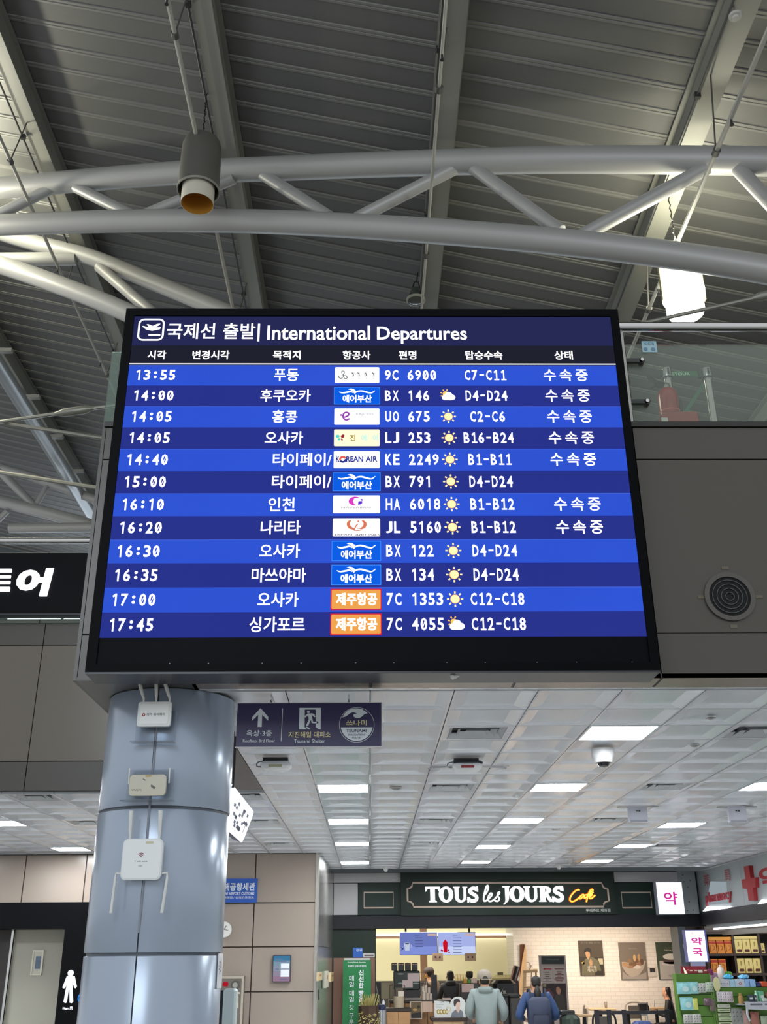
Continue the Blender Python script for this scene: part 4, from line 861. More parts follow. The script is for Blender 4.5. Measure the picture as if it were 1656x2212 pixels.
# stainless return wall
YS = P(1100, 1884, Z=ZC).y; x2 = P(718, 1950, Y=YS).x
ws = struct('wall_side', MB().face([(xR+.01, YW1+.03, 0), (x2, YS, 0), (x2, YS, ZC), (xR+.01, YW1+.03, ZC)]), M('5c5c5c', .6), 'stainless steel return wall beside the café')
Us = Vector((x2-xR-.01, YS-YW1-.03, 0)); Ls = Us.length; Fs = Fr((xR+.01, YW1+.03, 0), Us)
Fs.N = Fs.N if Fs.N.x > 0 else -Fs.N
stl = M('c2c1bd', .24, .9, bump=.8, scale=1.2, stretch=(2, 2, .6))
zz = [0, P(700, 2046, X=(xR+x2)/2).z, ZC]
for a, b in zip(zz, zz[1:]): build('steel_panel', MB().fb(Fs, 0.01, Ls-.01, a+.005, b-.005, .002, .012), stl, ws)
for nm, x0, x1, y0, y1, cl, lb in [('notice', 681, 690, 2100, 2118, 'b5a27c', 'small beige notice left on the stainless wall'), ('notice', 709, 716, 2100, 2120, 'c9b48a', 'small notice with prohibition mark right on the stainless wall'), ('switch_plate', 698, 704, 2098, 2133, 'b8b4a4', 'tall pale switch plate on the stainless wall')]:
    a, b, c, d = Fs.rect(x0, y0, x1, y1); a, b = min(a, b), max(a, b)
    t = tag(build(nm, MB().fb(Fs, a, b, c, d, .013, .04), M(cl, .5), label=lb), cat='notice' if nm == 'notice' else 'switch')
    build('print', MB().fb(Fs, a+(b-a)*.3, a+(b-a)*.7, (c+d)/2, c+(d-c)*.75, .041, .042), M('8a5a30', .5), t)
for x0, x1, y0, y1 in ((692, 694, 2098, 2135), (684, 687, 2138, 2160)):
    a, b, c, d = Fs.rect(x0, y0, x1, y1); build('slot', MB().fb(Fs, min(a, b), max(a, b), c, d, .013, .016), black, ws)
# customs sign
t = thing('customs_sign', tuple(P(520, 1950, Y=YW1-.03)), 'blue airport customs wall sign partly hidden by the column', 'sign')
YC = YW1-.04; FC = YP(YC); a, b, c, d = FC.rect(408, 1898, 555, 1950)
build('board', MB().box(a, b, YC, YW1-.001, c, d), M('2152a8', .4), t); wg = M('d8dde2', .5)
text('김해공항세관', FC, FC.rect(469, 1907, 551, 1924), wg, t, off=.018); text('GIMHAE AIRPORT CUSTOMS', FC, FC.rect(470, 1927, 549, 1933.5), wg, t, off=.016); text('金海空港税関 / 金海机场海关', FC, FC.rect(462, 1936, 548, 1941.5), wg, t)
# wall clock / round notice
q = P(484, 2008, Y=YW1-.03); t = thing('wall_clock', tuple(q), 'round white clock half hidden by the column', 'clock'); Fq = YP(YW1-.03)
build('case', MB().disc(Fq, q.x, q.z, .105, -.029, 28, d1=.01), M('c8c8c4', .4), t); build('face', MB().disc(Fq, q.x, q.z, .095, .011, 28), M('d9d9d5', .4), t)
build('hand', MB().ribbon(Fq, [(q.x, q.z), (q.x+.03, q.z+.05)], .01, .013, smooth=False), M('555555', .5), t); build('hand', MB().ribbon(Fq, [(q.x, q.z), (q.x+.055, q.z-.01)], .008, .013, smooth=False), M('555555', .5), t)
# poster
t = thing('wall_poster', tuple(P(607, 2120, Y=YW1)), 'small blue and pink notice screen on the beige wall', 'poster'); Yp = YW1-.05; Fp = YP(Yp)
a, b, c, d = Fp.rect(588, 2063, 628, 2122); build('frame', MB().poly(Fp, rrect(a, b, c, d, .02), -.048, 0), M('3a3440', .3), t)
a, b, c, d = Fp.rect(590, 2065, 626, 2120); h = d-c
for v0, v1, cl in ((.82, 1, '5aa6d8'), (.62, .82, 'a9cfe6'), (.4, .62, 'b9c9e0'), (.2, .4, 'c2b8d4'), (0, .2, 'c9a3c0')): build('print', MB().poly(Fp, [(a, c+h*v0), (b, c+h*v0), (b, c+h*v1), (a, c+h*v1)], .002), M(cl, .4, emit=.5), t)
m = MB()
for i, (u0, u1, v) in enumerate(((.05, .55, .86), (.08, .8, .76), (.1, .35, .46), (.4, .9, .06))): m.poly(Fp, [(a+(b-a)*u0, c+h*v), (a+(b-a)*u1, c+h*v), (a+(b-a)*u1, c+h*(v+.035)), (a+(b-a)*u0, c+h*(v+.035))], .003)
build('print_lines', m, M('5b5f86', .5), t, kind='stuff')
build('print', MB().poly(Fp, [(a+(b-a)*.45, c+h*.5), (a+(b-a)*.95, c+h*.5), (a+(b-a)*.95, c+h*.7), (a+(b-a)*.45, c+h*.7)], .003).poly(Fp, [(a+(b-a)*.45, c+h*.18), (a+(b-a)*.95, c+h*.18), (a+(b-a)*.95, c+h*.46), (a+(b-a)*.45, c+h*.46)], .003), M('d6dce6', .4), t)
# hydrant cabinet
t = thing('hydrant_cabinet', tuple(P(495, 2230, Y=YW1)), 'grey steel fire hydrant cabinet with a red lamp beside the column', 'cabinet'); Yh = YW1-.12; Fh = YP(Yh)
a, b, c, d = Fh.rect(420, 2109, 524, 2260); zb_ = .3
build('body', MB().box(a, b, Yh, YW1-.003, zb_, d), M('77716a', .35, .5), t); build('rim', MB().box(a-.02, b, Yh-.015, Yh, d-.03, d).box(b-.03, b, Yh-.015, Yh, zb_, d-.03), M('b3aa9c', .35, .4), t)
q = P(487, 2126, Y=Yh); build('lamp', MB().poly(Fh, rrect(q.x-.035, q.x+.035, q.z-.025, q.z+.025, .01), 0, .02), M('b01828', .3, emit=.9), t)
q = P(508, 2128, Y=Yh); build('dial', MB().disc(Fh, q.x, q.z, .06, 0, 24, d1=.02), M('5a5854', .3, .5), t); build('dial_face', MB().disc(Fh, q.x, q.z, .035, .021, 20), M('9c9a94', .3, .3), t)
build('label_plate', MB().poly(Fh, [Fh.hit(503, 2178), Fh.hit(515, 2178), Fh.hit(515, 2152), Fh.hit(503, 2152)], .004).poly(Fh, [Fh.hit(495, 2147), Fh.hit(518, 2147), Fh.hit(518, 2143), Fh.hit(495, 2143)], .004), M('c9c3a8', .5), t)
# white appliance in front of it
Yd = 7.2; Fd = YP(Yd); a, b, c, d = Fd.rect(478, 2136, 506, 2300)
t = thing('dispenser', ((a+b)/2, Yd+.1, 0), 'pale green-white upright dispenser with black back beside the column', 'dispenser')
build('front_cover', MB().bbox(a, b, Yd, Yd+.12, 1.0, d, .012), M('b9c8ca', .35), t); build('back_shell', MB().bbox(a-.035, a+.05, Yd+.03, Yd+.2, .95, d-.01, .01), M('101626', .35), t)
build('stand_pole', MB().tube([((a+b)/2, Yd+.12, .02), ((a+b)/2, Yd+.12, 1.0)], .03, 12), steel, t); build('base', MB().lathe(((a+b)/2, Yd+.12, 0), [(.001, 0), (.17, 0), (.17, .015), (.03, .03)], 20), steel, t)
# ================================================================== TOILET PORTAL
Yt = YW1-.55; Ft = YP(Yt); a, b, c, d = Ft.rect(-300, 1950, 192, 2212); oxa, oxb = Ft.hit(-260, 2100)[0], Ft.hit(130, 2100)[0]; oz = Ft.hit(60, 2006)[1]; b = Ft.hit(182, 2080)[0]+.12
t = thing('door_portal', ((oxa+oxb)/2, Yt, 0), 'black portal around the toilet entrance at the left edge', 'door frame'); pm_ = M('040508', .45, spec=.1)
build('lintel', MB().box(a, b+.3, Yt, YW1-.025, oz, d), pm_, t); build('side_panel', MB().box(oxb, b+.3, Yt, YW1-.025, 0, oz), pm_, t)
gi = M((.85, .88, 1), emit=2.0)
def TQ(px, py): return Ft.hit(px, py)
hd = TQ(153, 2102); uu = (TQ(200, 2120)[0]-TQ(100, 2120)[0])/100
ic = MB().disc(Ft, hd[0], hd[1], 6.5*uu, .012, 16, d1=.002)
def k4(x, y): return TQ(x/4.14, 1700+y/4.14)
ic2 = MB().poly(Ft, [k4(*p) for p in ((600, 1690), (668, 1690), (688, 1785), (678, 1800), (666, 1795), (648, 1737), (648, 1780), (655, 1920), (642, 1932), (624, 1928), (622, 1812), (614, 1812), (598, 1925), (585, 1932), (570, 1922), (596, 1780), (606, 1737), (584, 1795), (572, 1802), (560, 1793))], .002, .012)
pic = thing('toilet_sign', (hd[0], Yt-.005, hd[1]-.4), 'glowing white man pictogram on the black portal', 'sign'); build('figure_head', ic, gi, pic); build('figure_body', ic2, gi, pic)
text('Man', Ft, (k4(560, 1990)[0], k4(610, 1990)[0], k4(600, 1990)[1], k4(600, 1968)[1]), gi, pic, .003, off=.02); text('男', Ft, (k4(620, 1990)[0], k4(650, 1990)[0], k4(600, 1992)[1], k4(600, 1965)[1]), gi, pic, .003)
q = TQ(176, 2156); build('blue_ring', MB().ring(Ft, q[0]+.02, q[1], .07, .056, .003, 24, pi*.45, pi*1.55), M('1878e8', emit=1.5), pic)
# inside the portal
wi = struct('wall_inner', MB().box(-9, oxb-.03, YW1-.02, YW1-.005, 0, oz-.002), M('a7a598', .35), 'pale panelled wall inside the toilet entrance')
gx0 = Ft.hit(22, 2100)[0]; Yi = YW1-.022
build('door_strip', MB().box(P(-60, 2100, Y=Yi).x, P(16, 2100, Y=Yi).x, Yi-.05, Yi, 0, oz), M('2e2a28', .4), wi); build('chrome_edge', MB().tube([(P(20, 2100, Y=Yi).x, Yi-.04, 0), (P(20, 2100, Y=Yi).x, Yi-.04, oz)], .03, 12), chrome, wi)
a, b, c, d = YP(Yi-.03).rect(68, 2052, 92, 2107); t = thing('framed_sign', ((a+b)/2, Yi, c), 'small cream framed room sign inside the toilet entrance', 'sign'); Fi = YP(Yi-.03)
m = MB(); w_ = .02; m.box(a, b, Yi-.03, Yi, c, c+w_).box(a, b, Yi-.03, Yi, d-w_, d).box(a, a+w_, Yi-.03, Yi, c+w_, d-w_).box(b-w_, b, Yi-.03, Yi, c+w_, d-w_)
build('frame', m, M('d5d3c2', .4), t); build('plate', MB().box(a+w_, b-w_, Yi-.02, Yi, c+w_, d-w_), M('c4c2b4', .4), t); build('print', MB().poly(Fi, [(a+.05, c+.08), (b-.03, c+.08), (b-.03, d-.08), (a+.05, d-.08)], -.008), M('5c6c84', .4), t)
# ================================================================== CAFÉ FRONT
FS_ = YP(YS); green = M('17261f', .5, spec=.3); green2 = M('1a2c28', .5, spec=.3); navy = M('181b21', .55, spec=.3); wpan = M('b3b3b6', .4); trim_c = M('b8a496', .4)
XR = P(1478, 1990, Y=YS).x
wc = struct('wall_cafe', MB().box(x2, XR+.4, YS+.02, YS+.3, P(1000, 2004, Y=YS).z, ZC), navy, 'header wall above the café front')
def hp(nm, x0, y0, x1, y1, dd, mt, par): a, b, c, d = FS_.rect(x0, y0, x1, y1); return build(nm, MB().fb(FS_, a+.004, b-.004, c+.004, d-.004, -.02, dd), mt, par)
hp('white_panel', 720, 1886, 866, 1907, .01, wpan, wc); hp('white_panel', 720, 1908, 773, 1977, .01, wpan, wc); hp('white_panel', 1324, 1884, 1466, 1906, .05, wpan, wc)
hp('green_panel', 773, 1907, 866, 1977, .03, green2, wc); hp('green_panel', 1324, 1907, 1426, 1976, .03, green2, wc); hp('dark_band', 718, 1976, 1479, 2005, .09, navy, wc)
cs = thing('cafe_sign', tuple(P(1095, 1977, Y=YS)), 'dark green café sign board with glowing white and orange lettering', 'sign')
a, b, c, d = FS_.rect(865, 1884, 1325, 1977); Yq = YS-.14; build('board', MB().box(a, b, Yq, YS, c, ZC-.005), green, cs); FQ = YP(Yq)
def S7(x, y): return FQ.hit(850+x*260/1656, 1870+y*260/1656)
def S3(x, y): return FQ.hit(1100+x*240/1656, 1870+y*240/1656)
L_ = [S7(188, 318), S7(222, 310), S7(250, 285), S7(262, 235)]; top = [S3(1370, 258), S3(1385, 300), S3(1412, 335), S3(1462, 350), S3(1480, 525), S3(1430, 540), S3(1405, 565), S3(1400, 610)]; bot = [S7(275, 568), S7(262, 525), S7(235, 498), S7(192, 488)]
build('border_line', MB().ribbon(FQ, L_+top+bot, .03, .006, smooth=False, closed=True, th=.004), trim_c, cs)
for x0, x1 in ((786, 849), (1342, 1405)):
    a, b, c, d = FS_.rect(x0, 1928, x1, 1961); build('border_line', MB().ribbon(FS_, [(a, c), (b, c), (b, d), (a, d)], .025, .034, smooth=False, closed=True), trim_c, cs)
WL = M((.95, .95, 1), emit=1.7)
def letter(ch, x0, x1, y0, y1, S, ser=()):
    A_, B_ = S(x0, y1), S(x1, y0); w = B_[0]-A_[0]; h = B_[1]-A_[1]
    m = MB()
    def q(u, v): return (A_[0]+u*w, A_[1]+v*h)
    def po(*p): m.poly(FQ, [q(*k) for k in p], .01, .035)
    if ch == 'T': po((0, 1), (1, 1), (1, .68), (.93, .70), (.84, .86), (.66, .88), (.66, .12), (.78, .06), (.78, 0), (.24, 0), (.24, .06), (.34, .12), (.34, .88), (.16, .86), (.07, .70), (0, .68))
    if ch in 'O':
        n = 26
        for i in range(n):
            t0, t1 = 2*pi*i/n, 2*pi*(i+1)/n; po((.5+.5*cos(t0), .5+.52*sin(t0)), (.5+.5*cos(t1), .5+.52*sin(t1)), (.5+.19*cos(t1), .5+.37*sin(t1)), (.5+.19*cos(t0), .5+.37*sin(t0)))
    if ch == 'U':
        po((0, 1), (.46, 1), (.46, .94), (.38, .9), (.38, .36), (.12, .30), (.1, .9), (0, .94)); po((.66, 1), (1, 1), (1, .94), (.92, .9), (.92, .36), (.72, .36), (.74, .9), (.66, .94)); n = 14
        for i in range(n):
            t0, t1 = pi+pi*i/n, pi+pi*(i+1)/n; po((.51+.41*cos(t0), .36+.38*sin(t0)), (.51+.41*cos(t1), .36+.38*sin(t1)), (.55+.18*cos(t1), .36+.24*sin(t1)), (.55+.18*cos(t0), .36+.24*sin(t0)))
    if ch == 'S':
        pts = [(.84, .74), (.72, .86), (.48, .88), (.28, .78), (.26, .66), (.42, .56), (.66, .46), (.80, .32), (.72, .16), (.48, .1), (.22, .16), (.08, .28)]
        m.ribbon(FQ, [q(*k) for k in pts], w*.27, .01, th=.025); po((.80, 1), (.92, 1), (.93, .66), (.80, .68)); po((.02, .36), (.12, .36), (.14, 0), (.02, 0))
    if ch == 'J':
        po((.0, 1), (1, 1), (1, .95), (.88, .91), (.86, .28), (.74, .08), (.5, -.02), (.12, -.16), (.08, -.08), (.30, .0), (.36, .16), (.36, .9), (0, .95))
    if ch == 'R':
        po((0, 1), (.45, 1), (.45, .0), (.5, 0), (.5, .06), (.42, .1), (.42, .1), (.42, 0), (0, 0), (0, .06), (.1, .1), (.1, .9), (0, .94)); n = 12
        for i in range(n):
            t0, t1 = -pi/2+pi*i/n, -pi/2+pi*(i+1)/n; po((.45+.42*cos(t0), .74+.26*sin(t0)), (.45+.42*cos(t1), .74+.26*sin(t1)), (.42+.14*cos(t1), .74+.14*sin(t1)), (.42+.14*cos(t0), .74+.14*sin(t0)))
        po((.42, .52), (.64, .52), (.90, .1), (1.0, .06), (1.0, 0), (.72, 0), (.42, .44))
    build('sign_letter', m, WL, cs)
letter('T', 436, 632, 290, 505, S7); letter('O', 622, 815, 290, 505, S7); letter('U', 822, 1008, 290, 505, S7); letter('S', 1010, 1168, 285, 510, S7)
letter('J', 1500, 1590, 283, 505, S7); letter('O', 0, 215, 305, 540, S3); letter('U', 215, 420, 308, 540, S3); letter('R', 440, 640, 305, 540, S3); letter('S', 635, 808, 300, 545, S3)
def script(pts, S, w, mt, nm='script_stroke', dd=.02, tp=False): return build(nm, MB().ribbon(FQ, [S(*p) for p in pts], w, dd, th=.02, taper=tp), mt, cs)
script([(1232, 420), (1275, 370), (1298, 310), (1290, 275), (1268, 300), (1245, 390), (1235, 460), (1245, 488), (1275, 480), (1320, 440), (1345, 410), (1345, 385), (1325, 385), (1300, 430), (1300, 480), (1330, 492), (1375, 470), (1425, 415), (1450, 380), (1448, 365), (1425, 385), (1430, 420), (1450, 455), (1430, 488), (1395, 485), (1370, 470)], S7, .026, WL)
OG = M((1, .52, .06), emit=2.6); OG2 = M((1, .12, .02), emit=.9)
for pts in ([(1035, 372), (1025, 360), (985, 372), (930, 425), (895, 490), (905, 528), (945, 535), (1000, 505), (1050, 460)], [(1110, 440), (1085, 432), (1045, 465), (1035, 490), (1060, 490), (1110, 440), (1105, 475), (1120, 485), (1150, 460), (1200, 400), (1235, 370), (1228, 355), (1200, 368), (1165, 440), (1140, 545)], [(1125, 440), (1195, 420)], [(1175, 470), (1210, 450), (1225, 430), (1210, 420), (1185, 445), (1185, 482), (1215, 488), (1255, 455), (1272, 440)], [(1222, 405), (1245, 395)]):
    script(pts, S3, .038, OG2, 'neon_halo', .008); script(pts, S3, .018, OG, 'neon_stroke', .03)
q0, q1 = S3(1140, 692), S3(1500, 642); text('뚜레쥬르 제과점', FQ, (q0[0], q1[0], q0[1], q1[1]), M('c9ccc8', .5), cs, .004, off=.02)
# pillar at the left of the front
Ypl = YS-.02; FP_ = YP(Ypl); a, b, c, d = FP_.rect(716, 2005, 812, 2212); zt_ = d
pl_ = struct('wall_pillar', MB().box(a, b, Ypl, YS+.5, 0, zt_), green, 'dark green pillar at the left of the café front')
zb1 = FP_.hit(770, 2069)[1]; build('brown_panel', MB().box(a+.03, b-.02, Ypl-.012, Ypl, 0, zb1), M('7a5848', .5), pl_)
Yb = YS-.35; FB_ = YP(Yb); a, b, c, d = FB_.rect(740, 2071, 801, 2212)
bn = thing('banner_stand', ((a+b)/2, Yb, 0), 'green vertical banner with white Korean lettering left of the café', 'banner')
build('banner_sheet', MB().poly(FB_, rrect(a, b, .12, d, .05), 0, .008), M('0d6b38', .35, noise=.5, scale=2.2), bn)
build('pole', MB().tube([((a+b)/2, Yb+.03, .02), ((a+b)/2, Yb+.03, d-.02)], .012, 8), steel, bn); build('top_clip', MB().box(a+.02, b-.02, Yb-.012, Yb+.02, d-.02, d+.01), M('bdbdb8', .3, .5), bn); build('foot', MB().box(a+.05, b-.05, Yb-.15, Yb+.25, 0, .03), black, bn)
def B8(x, y): return FB_.hit(710+x*200/1656, 2000+y*200/1656)
def bt(s, x0, y0, x1, y1, **k): p, q = B8(x0, y1), B8(x1, y0); text(s, FB_, (p[0], q[0], p[1], q[1]), wg, bn, .010, **k)
bt('Freshly Baked, Everyday', 340, 640, 660, 668, off=.005); bt('뚜레쥬르 김해국제공항점', 340, 700, 665, 738, off=.01)
for i, ch in enumerate('신선한'): bt(ch, 532, 785+i*115, 622, 885+i*115, off=.03)
for i, ch in enumerate('빵을'): bt(ch, 532, 1150+i*108, 622, 1250+i*108, off=.03)
for i, ch in enumerate('만나'): bt(ch, 532, 1405+i*108, 612, 1505+i*108, off=.03)
for i, ch in enumerate('매일'): bt(ch, 365, 888+i*112, 448, 985+i*112)
for i, ch in enumerate('매일'): bt(ch, 365, 1155+i*112, 448, 1252+i*112)
bt('갓', 365, 1410, 448, 1500); bt('구', 360, 1560, 448, 1655); bt('운', 358, 1680, 448, 1775)
a, b, c, d = FP_.rect(762, 2047, 783, 2068); t = tag(build('sticker', MB().poly(FP_, rrect(a, b, c, d, .02), .001, .006), M('1f5fb8', .4), label='blue square sticker on the dark green pillar'), cat='sticker'); text('QNB', FP_, (a+(b-a)*.35, b-.01, d-.06, d-.02), wg, t, .008)
a, b, c, d = FP_.rect(784, 2059, 809, 2068); t = tag(build('sticker', MB().poly(FP_, rrect(a, b, c, d, .005), .001, .006), M('bdbcb8', .4), label='small white sticker right of the blue one on the pillar'), cat='sticker'); build('print', MB().box(a+.02, b-.02, Ypl-.009, Ypl-.007, c+.02, d-.025), M('55464a', .5), t)
# ------------------------------------------------------------------ café interior shell
YK1 = YS+5.4; YK2 = YS+4.2; ZI = P(1000, 1992, Y=YS).z
xa = P(722, 2050, Y=YS).x; xm = P(1110, 2060, Y=YK2).x; xb = P(1482, 2060, Y=YK2).x; xyl = P(700, 2050, Y=YK1).x; xym = P(1112, 2050, Y=YK1).x
cream = M('f6efc6', .6); tan_ = M('8c6a4c', .6)
yw = struct('wall_cafe_back', MB().box(xyl-1, xym+.3, YK1+.02, YK1+.2, 0, ZI+.1), tan_, 'back wall of the café with pale yellow panels')
xs_ = [xyl, P(907, 2050, Y=YK1).x]; xs2 = [P(922, 2050, Y=YK1).x, xym]
zs_ = P(900, 2022, Y=YK1).z
for u0, u1 in ((xs_[0], xs_[1]), (xs2[0], xs2[1])):
    build('yellow_panel', MB().box(u0, u1, YK1, YK1+.02, .6, zs_-.05), cream, yw); build('yellow_panel', MB().box(u0, u1, YK1, YK1+.02, zs_+.03, ZI+.1), cream, yw)
tag(build('light_strip', MB().box(xyl, xym+.9, YK1-.12, YK1-.08, zs_-.0, zs_+.035), M((1, .98, .95), emit=4), label='long white light strip across the café back wall', origin=(0, YK1-.1, zs_)), cat='light')
tilem = bpy.data.materials.new('white_wall_tile'); tilem.use_nodes = True; nt = tilem.node_tree; bs = nt.nodes['Principled BSDF']; bs.inputs['Roughness'].default_value = .35
tcn = nt.nodes.new('ShaderNodeTexCoord'); mpn = nt.nodes.new('ShaderNodeMapping'); mpn.inputs['Rotation'].default_value = (pi/2, 0, 0); br = nt.nodes.new('ShaderNodeTexBrick'); br.inputs['Scale'].default_value = 1; br.inputs['Brick Width'].default_value = .2; br.inputs['Row Height'].default_value = .075; br.inputs['Mortar Size'].default_value = .004
br.inputs['Color1'].default_value = (.78, .74, .70, 1); br.inputs['Color2'].default_value = (.74, .70, .66, 1); br.inputs['Mortar'].default_value = (.60, .55, .5, 1)
nt.links.new(tcn.outputs['Object'], mpn.inputs[0]); nt.links.new(mpn.outputs[0], br.inputs[0]); nt.links.new(br.outputs[0], bs.inputs['Base Color'])
struct('wall_cafe_tiled', MB().box(xm, xb+.3, YK2, YK2+.2, 0, ZI+.1).box(xm, xm+.12, YK2+.2, YK1+.0, 0, ZI+.1), tilem, 'white tiled wall of the café seating corner')
struct('ceiling', MB().box(xa-1.2, xb+.3, YS+.31, YK1+.2, ZI+.1, ZI+.16), M('c9c2b0', .6), 'ceiling inside the café')
struct('wall_cafe_side', MB().box(xa-1.3, xa-1.2, YS+.3, YK1+.2, 0, ZI+.15), M('cdbf9c', .6), 'left inner wall of the café')
area('cafe_light', (0.6, YS+2.6, ZI), (0.6, YS+3.2, 0), 2.2, 1.2, 85, (1, .97, .84)); area('cafe_light_right', (xm+1.6, YK2-1.3, ZI), (xm+1.6, YK2-.8, 0), 2.4, .5, 40, (1, .82, .64))
# menu screens
Ym = YS+2.2; FM = YP(Ym); ms = thing('menu_screens', tuple(P(945, 2063, Y=Ym)), 'pair of hanging café menu screens with a cup and a red drink', 'menu screen')
for j, (x0, x1) in enumerate(((863, 944.5), (945.5, 1027))):
    a, b, c, d = FM.rect(x0, 2013.5, x1, 2063.5); build('screen_case', MB().box(a, b, Ym+.002, Ym+.06, c, d), M('3c4058', .4), ms); w, h = b-a, d-c; e_ = .012
    def q(u, v): return (a+u*w, c+v*h)
    def pr(nm, pts, mt, dd=.002): return build(nm, MB().poly(FM, [q(*p) for p in pts], dd), mt, ms)
    s1, s2 = ('6f7cc0', '8494dc') if j == 0 else ('a9b6ec', 'c9d6fa')
    pr('screen_upper', ((.01, .38), (.99, .38), (.99, .98), (.01, .98)), M(s1, emit=.95)); pr('screen_lower', ((.01, .02), (.99, .02), (.99, .38), (.01, .38)), M(s2, emit=.95))
    m = MB(); x0_ = .40
    for k_ in range(5 if j == 0 else 7): vv = .86-.125*k_; m.poly(FM, [q(x0_, vv), q(x0_+(.22 if k_ else .12), vv), q(x0_+(.22 if k_ else .12), vv+.022), q(x0_, vv+.022)], .004)
    build('menu_lines', m, M('4a5080', emit=.7), ms, kind='stuff'); pr('price_tag', ((.74, .83), (.97, .83), (.97, .93), (.74, .93)), M('d6b0b0', emit=.9), .004)
    if j == 0:
        cupm = M('c6d2e8', emit=.9); m = MB().poly(FM, [q(.12, .5), q(.27, .5), q(.255, .2), q(.14, .2)], .004); m.disc(FM, *q(.195, .5), h*.05, .005, 16, ru=w*.078); build('cup_picture', m, cupm, ms); build('coffee_picture', MB().disc(FM, *q(.195, .5), h*.035, .006, 14, ru=w*.06), M('4b5470', emit=.8), ms)
        build('cup_handle', MB().ring(FM, *q(.285, .40), w*.035, w*.022, .004, 12, -pi/2, pi/2), cupm, ms); build('spice_picture', MB().ribbon(FM, [q(.03, .36), q(.07, .28), q(.10, .26)], .012, .005).ribbon(FM, [q(.04, .22), q(.07, .28), q(.11, .34)], .012, .005), M('3a3c5c', emit=.6), ms)
    else:
        rdm = M('c81028', emit=1); m = MB().poly(FM, [q(.13, .55), q(.26, .55), q(.24, .13), q(.15, .13)], .004).poly(FM, [q(.13, .55), q(.195, .68), q(.26, .55)], .004); build('red_drink_picture', m, rdm, ms)
        m = MB()
        for u_, v_ in ((.09, .22), (.27, .22), (.29, .12), (.11, .2)): m.disc(FM, *q(u_, v_), h*.04, .005, 10)
        build('berry_picture', m, M('a8285c', emit=.9), ms, kind='stuff')
for px in (876, 1013): q = P(px, 2010, Y=Ym+.03); build('hanging_rod', MB().tube([(q.x, Ym+.04, P(px, 2014, Y=Ym).z), (q.x, Ym+.04, ZI+.1)], .018, 8), black, ms)
for px, py, lb in ((945, 2067, 'small pink card hanging under the menu screens, left one'), (1015.5, 2067, 'small pink card hanging under the menu screens, right one')):
    F2 = YP(Ym-.05); a, b, c, d = F2.rect(px-11.5, 2059, px+11.5, 2076); t = tag(build('card', MB().box(a, b, Ym-.05, Ym-.04, c, d), M('c9aa92', .6), label=lb), cat='card')
    [build('print', MB().disc(F2, a+(b-a)*k_, (c+d)/2, .019, .002, 8), M('4c2c28', .6), t) for k_ in (.3, .7)]
# ================================================================== FIGURES
def skin_mesh(name, J, E, mat, parent, sub=2, root=0, smooth=True, label=None):
    """J: list of (x,y,z,rx,ry); E: edges; grown with a Skin modifier into one surface"""
    org = ORG[parent.name]
    me = bpy.data.meshes.new(name); me.from_pydata([(j[0], j[1], j[2]) for j in J], E, [])
    o = bpy.data.objects.new(name, me); COL.objects.link(o)
    s = o.modifiers.new('s', 'SKIN'); s.use_smooth_shade = True
    sv = me.skin_vertices[0].data
    for i, j in enumerate(J): sv[i].radius = (j[3], j[4]); sv[i].use_root = (i == root)
    b = o.modifiers.new('b', 'SUBSURF'); b.levels = sub; b.render_levels = sub
    dg = bpy.context.evaluated_depsgraph_get(); m2 = bpy.data.meshes.new_from_object(o.evaluated_get(dg)); bpy.data.objects.remove(o)
    m2.materials.clear(); m2.materials.append(mat)
    for p in m2.polygons: p.use_smooth = True
    r = bpy.data.objects.new(name, m2); COL.objects.link(r); r.parent = parent; ORG[r.name] = org
    if label: r['label'] = label
    return r
def rotz(a): return Matrix.Rotation(a, 4, 'Z')
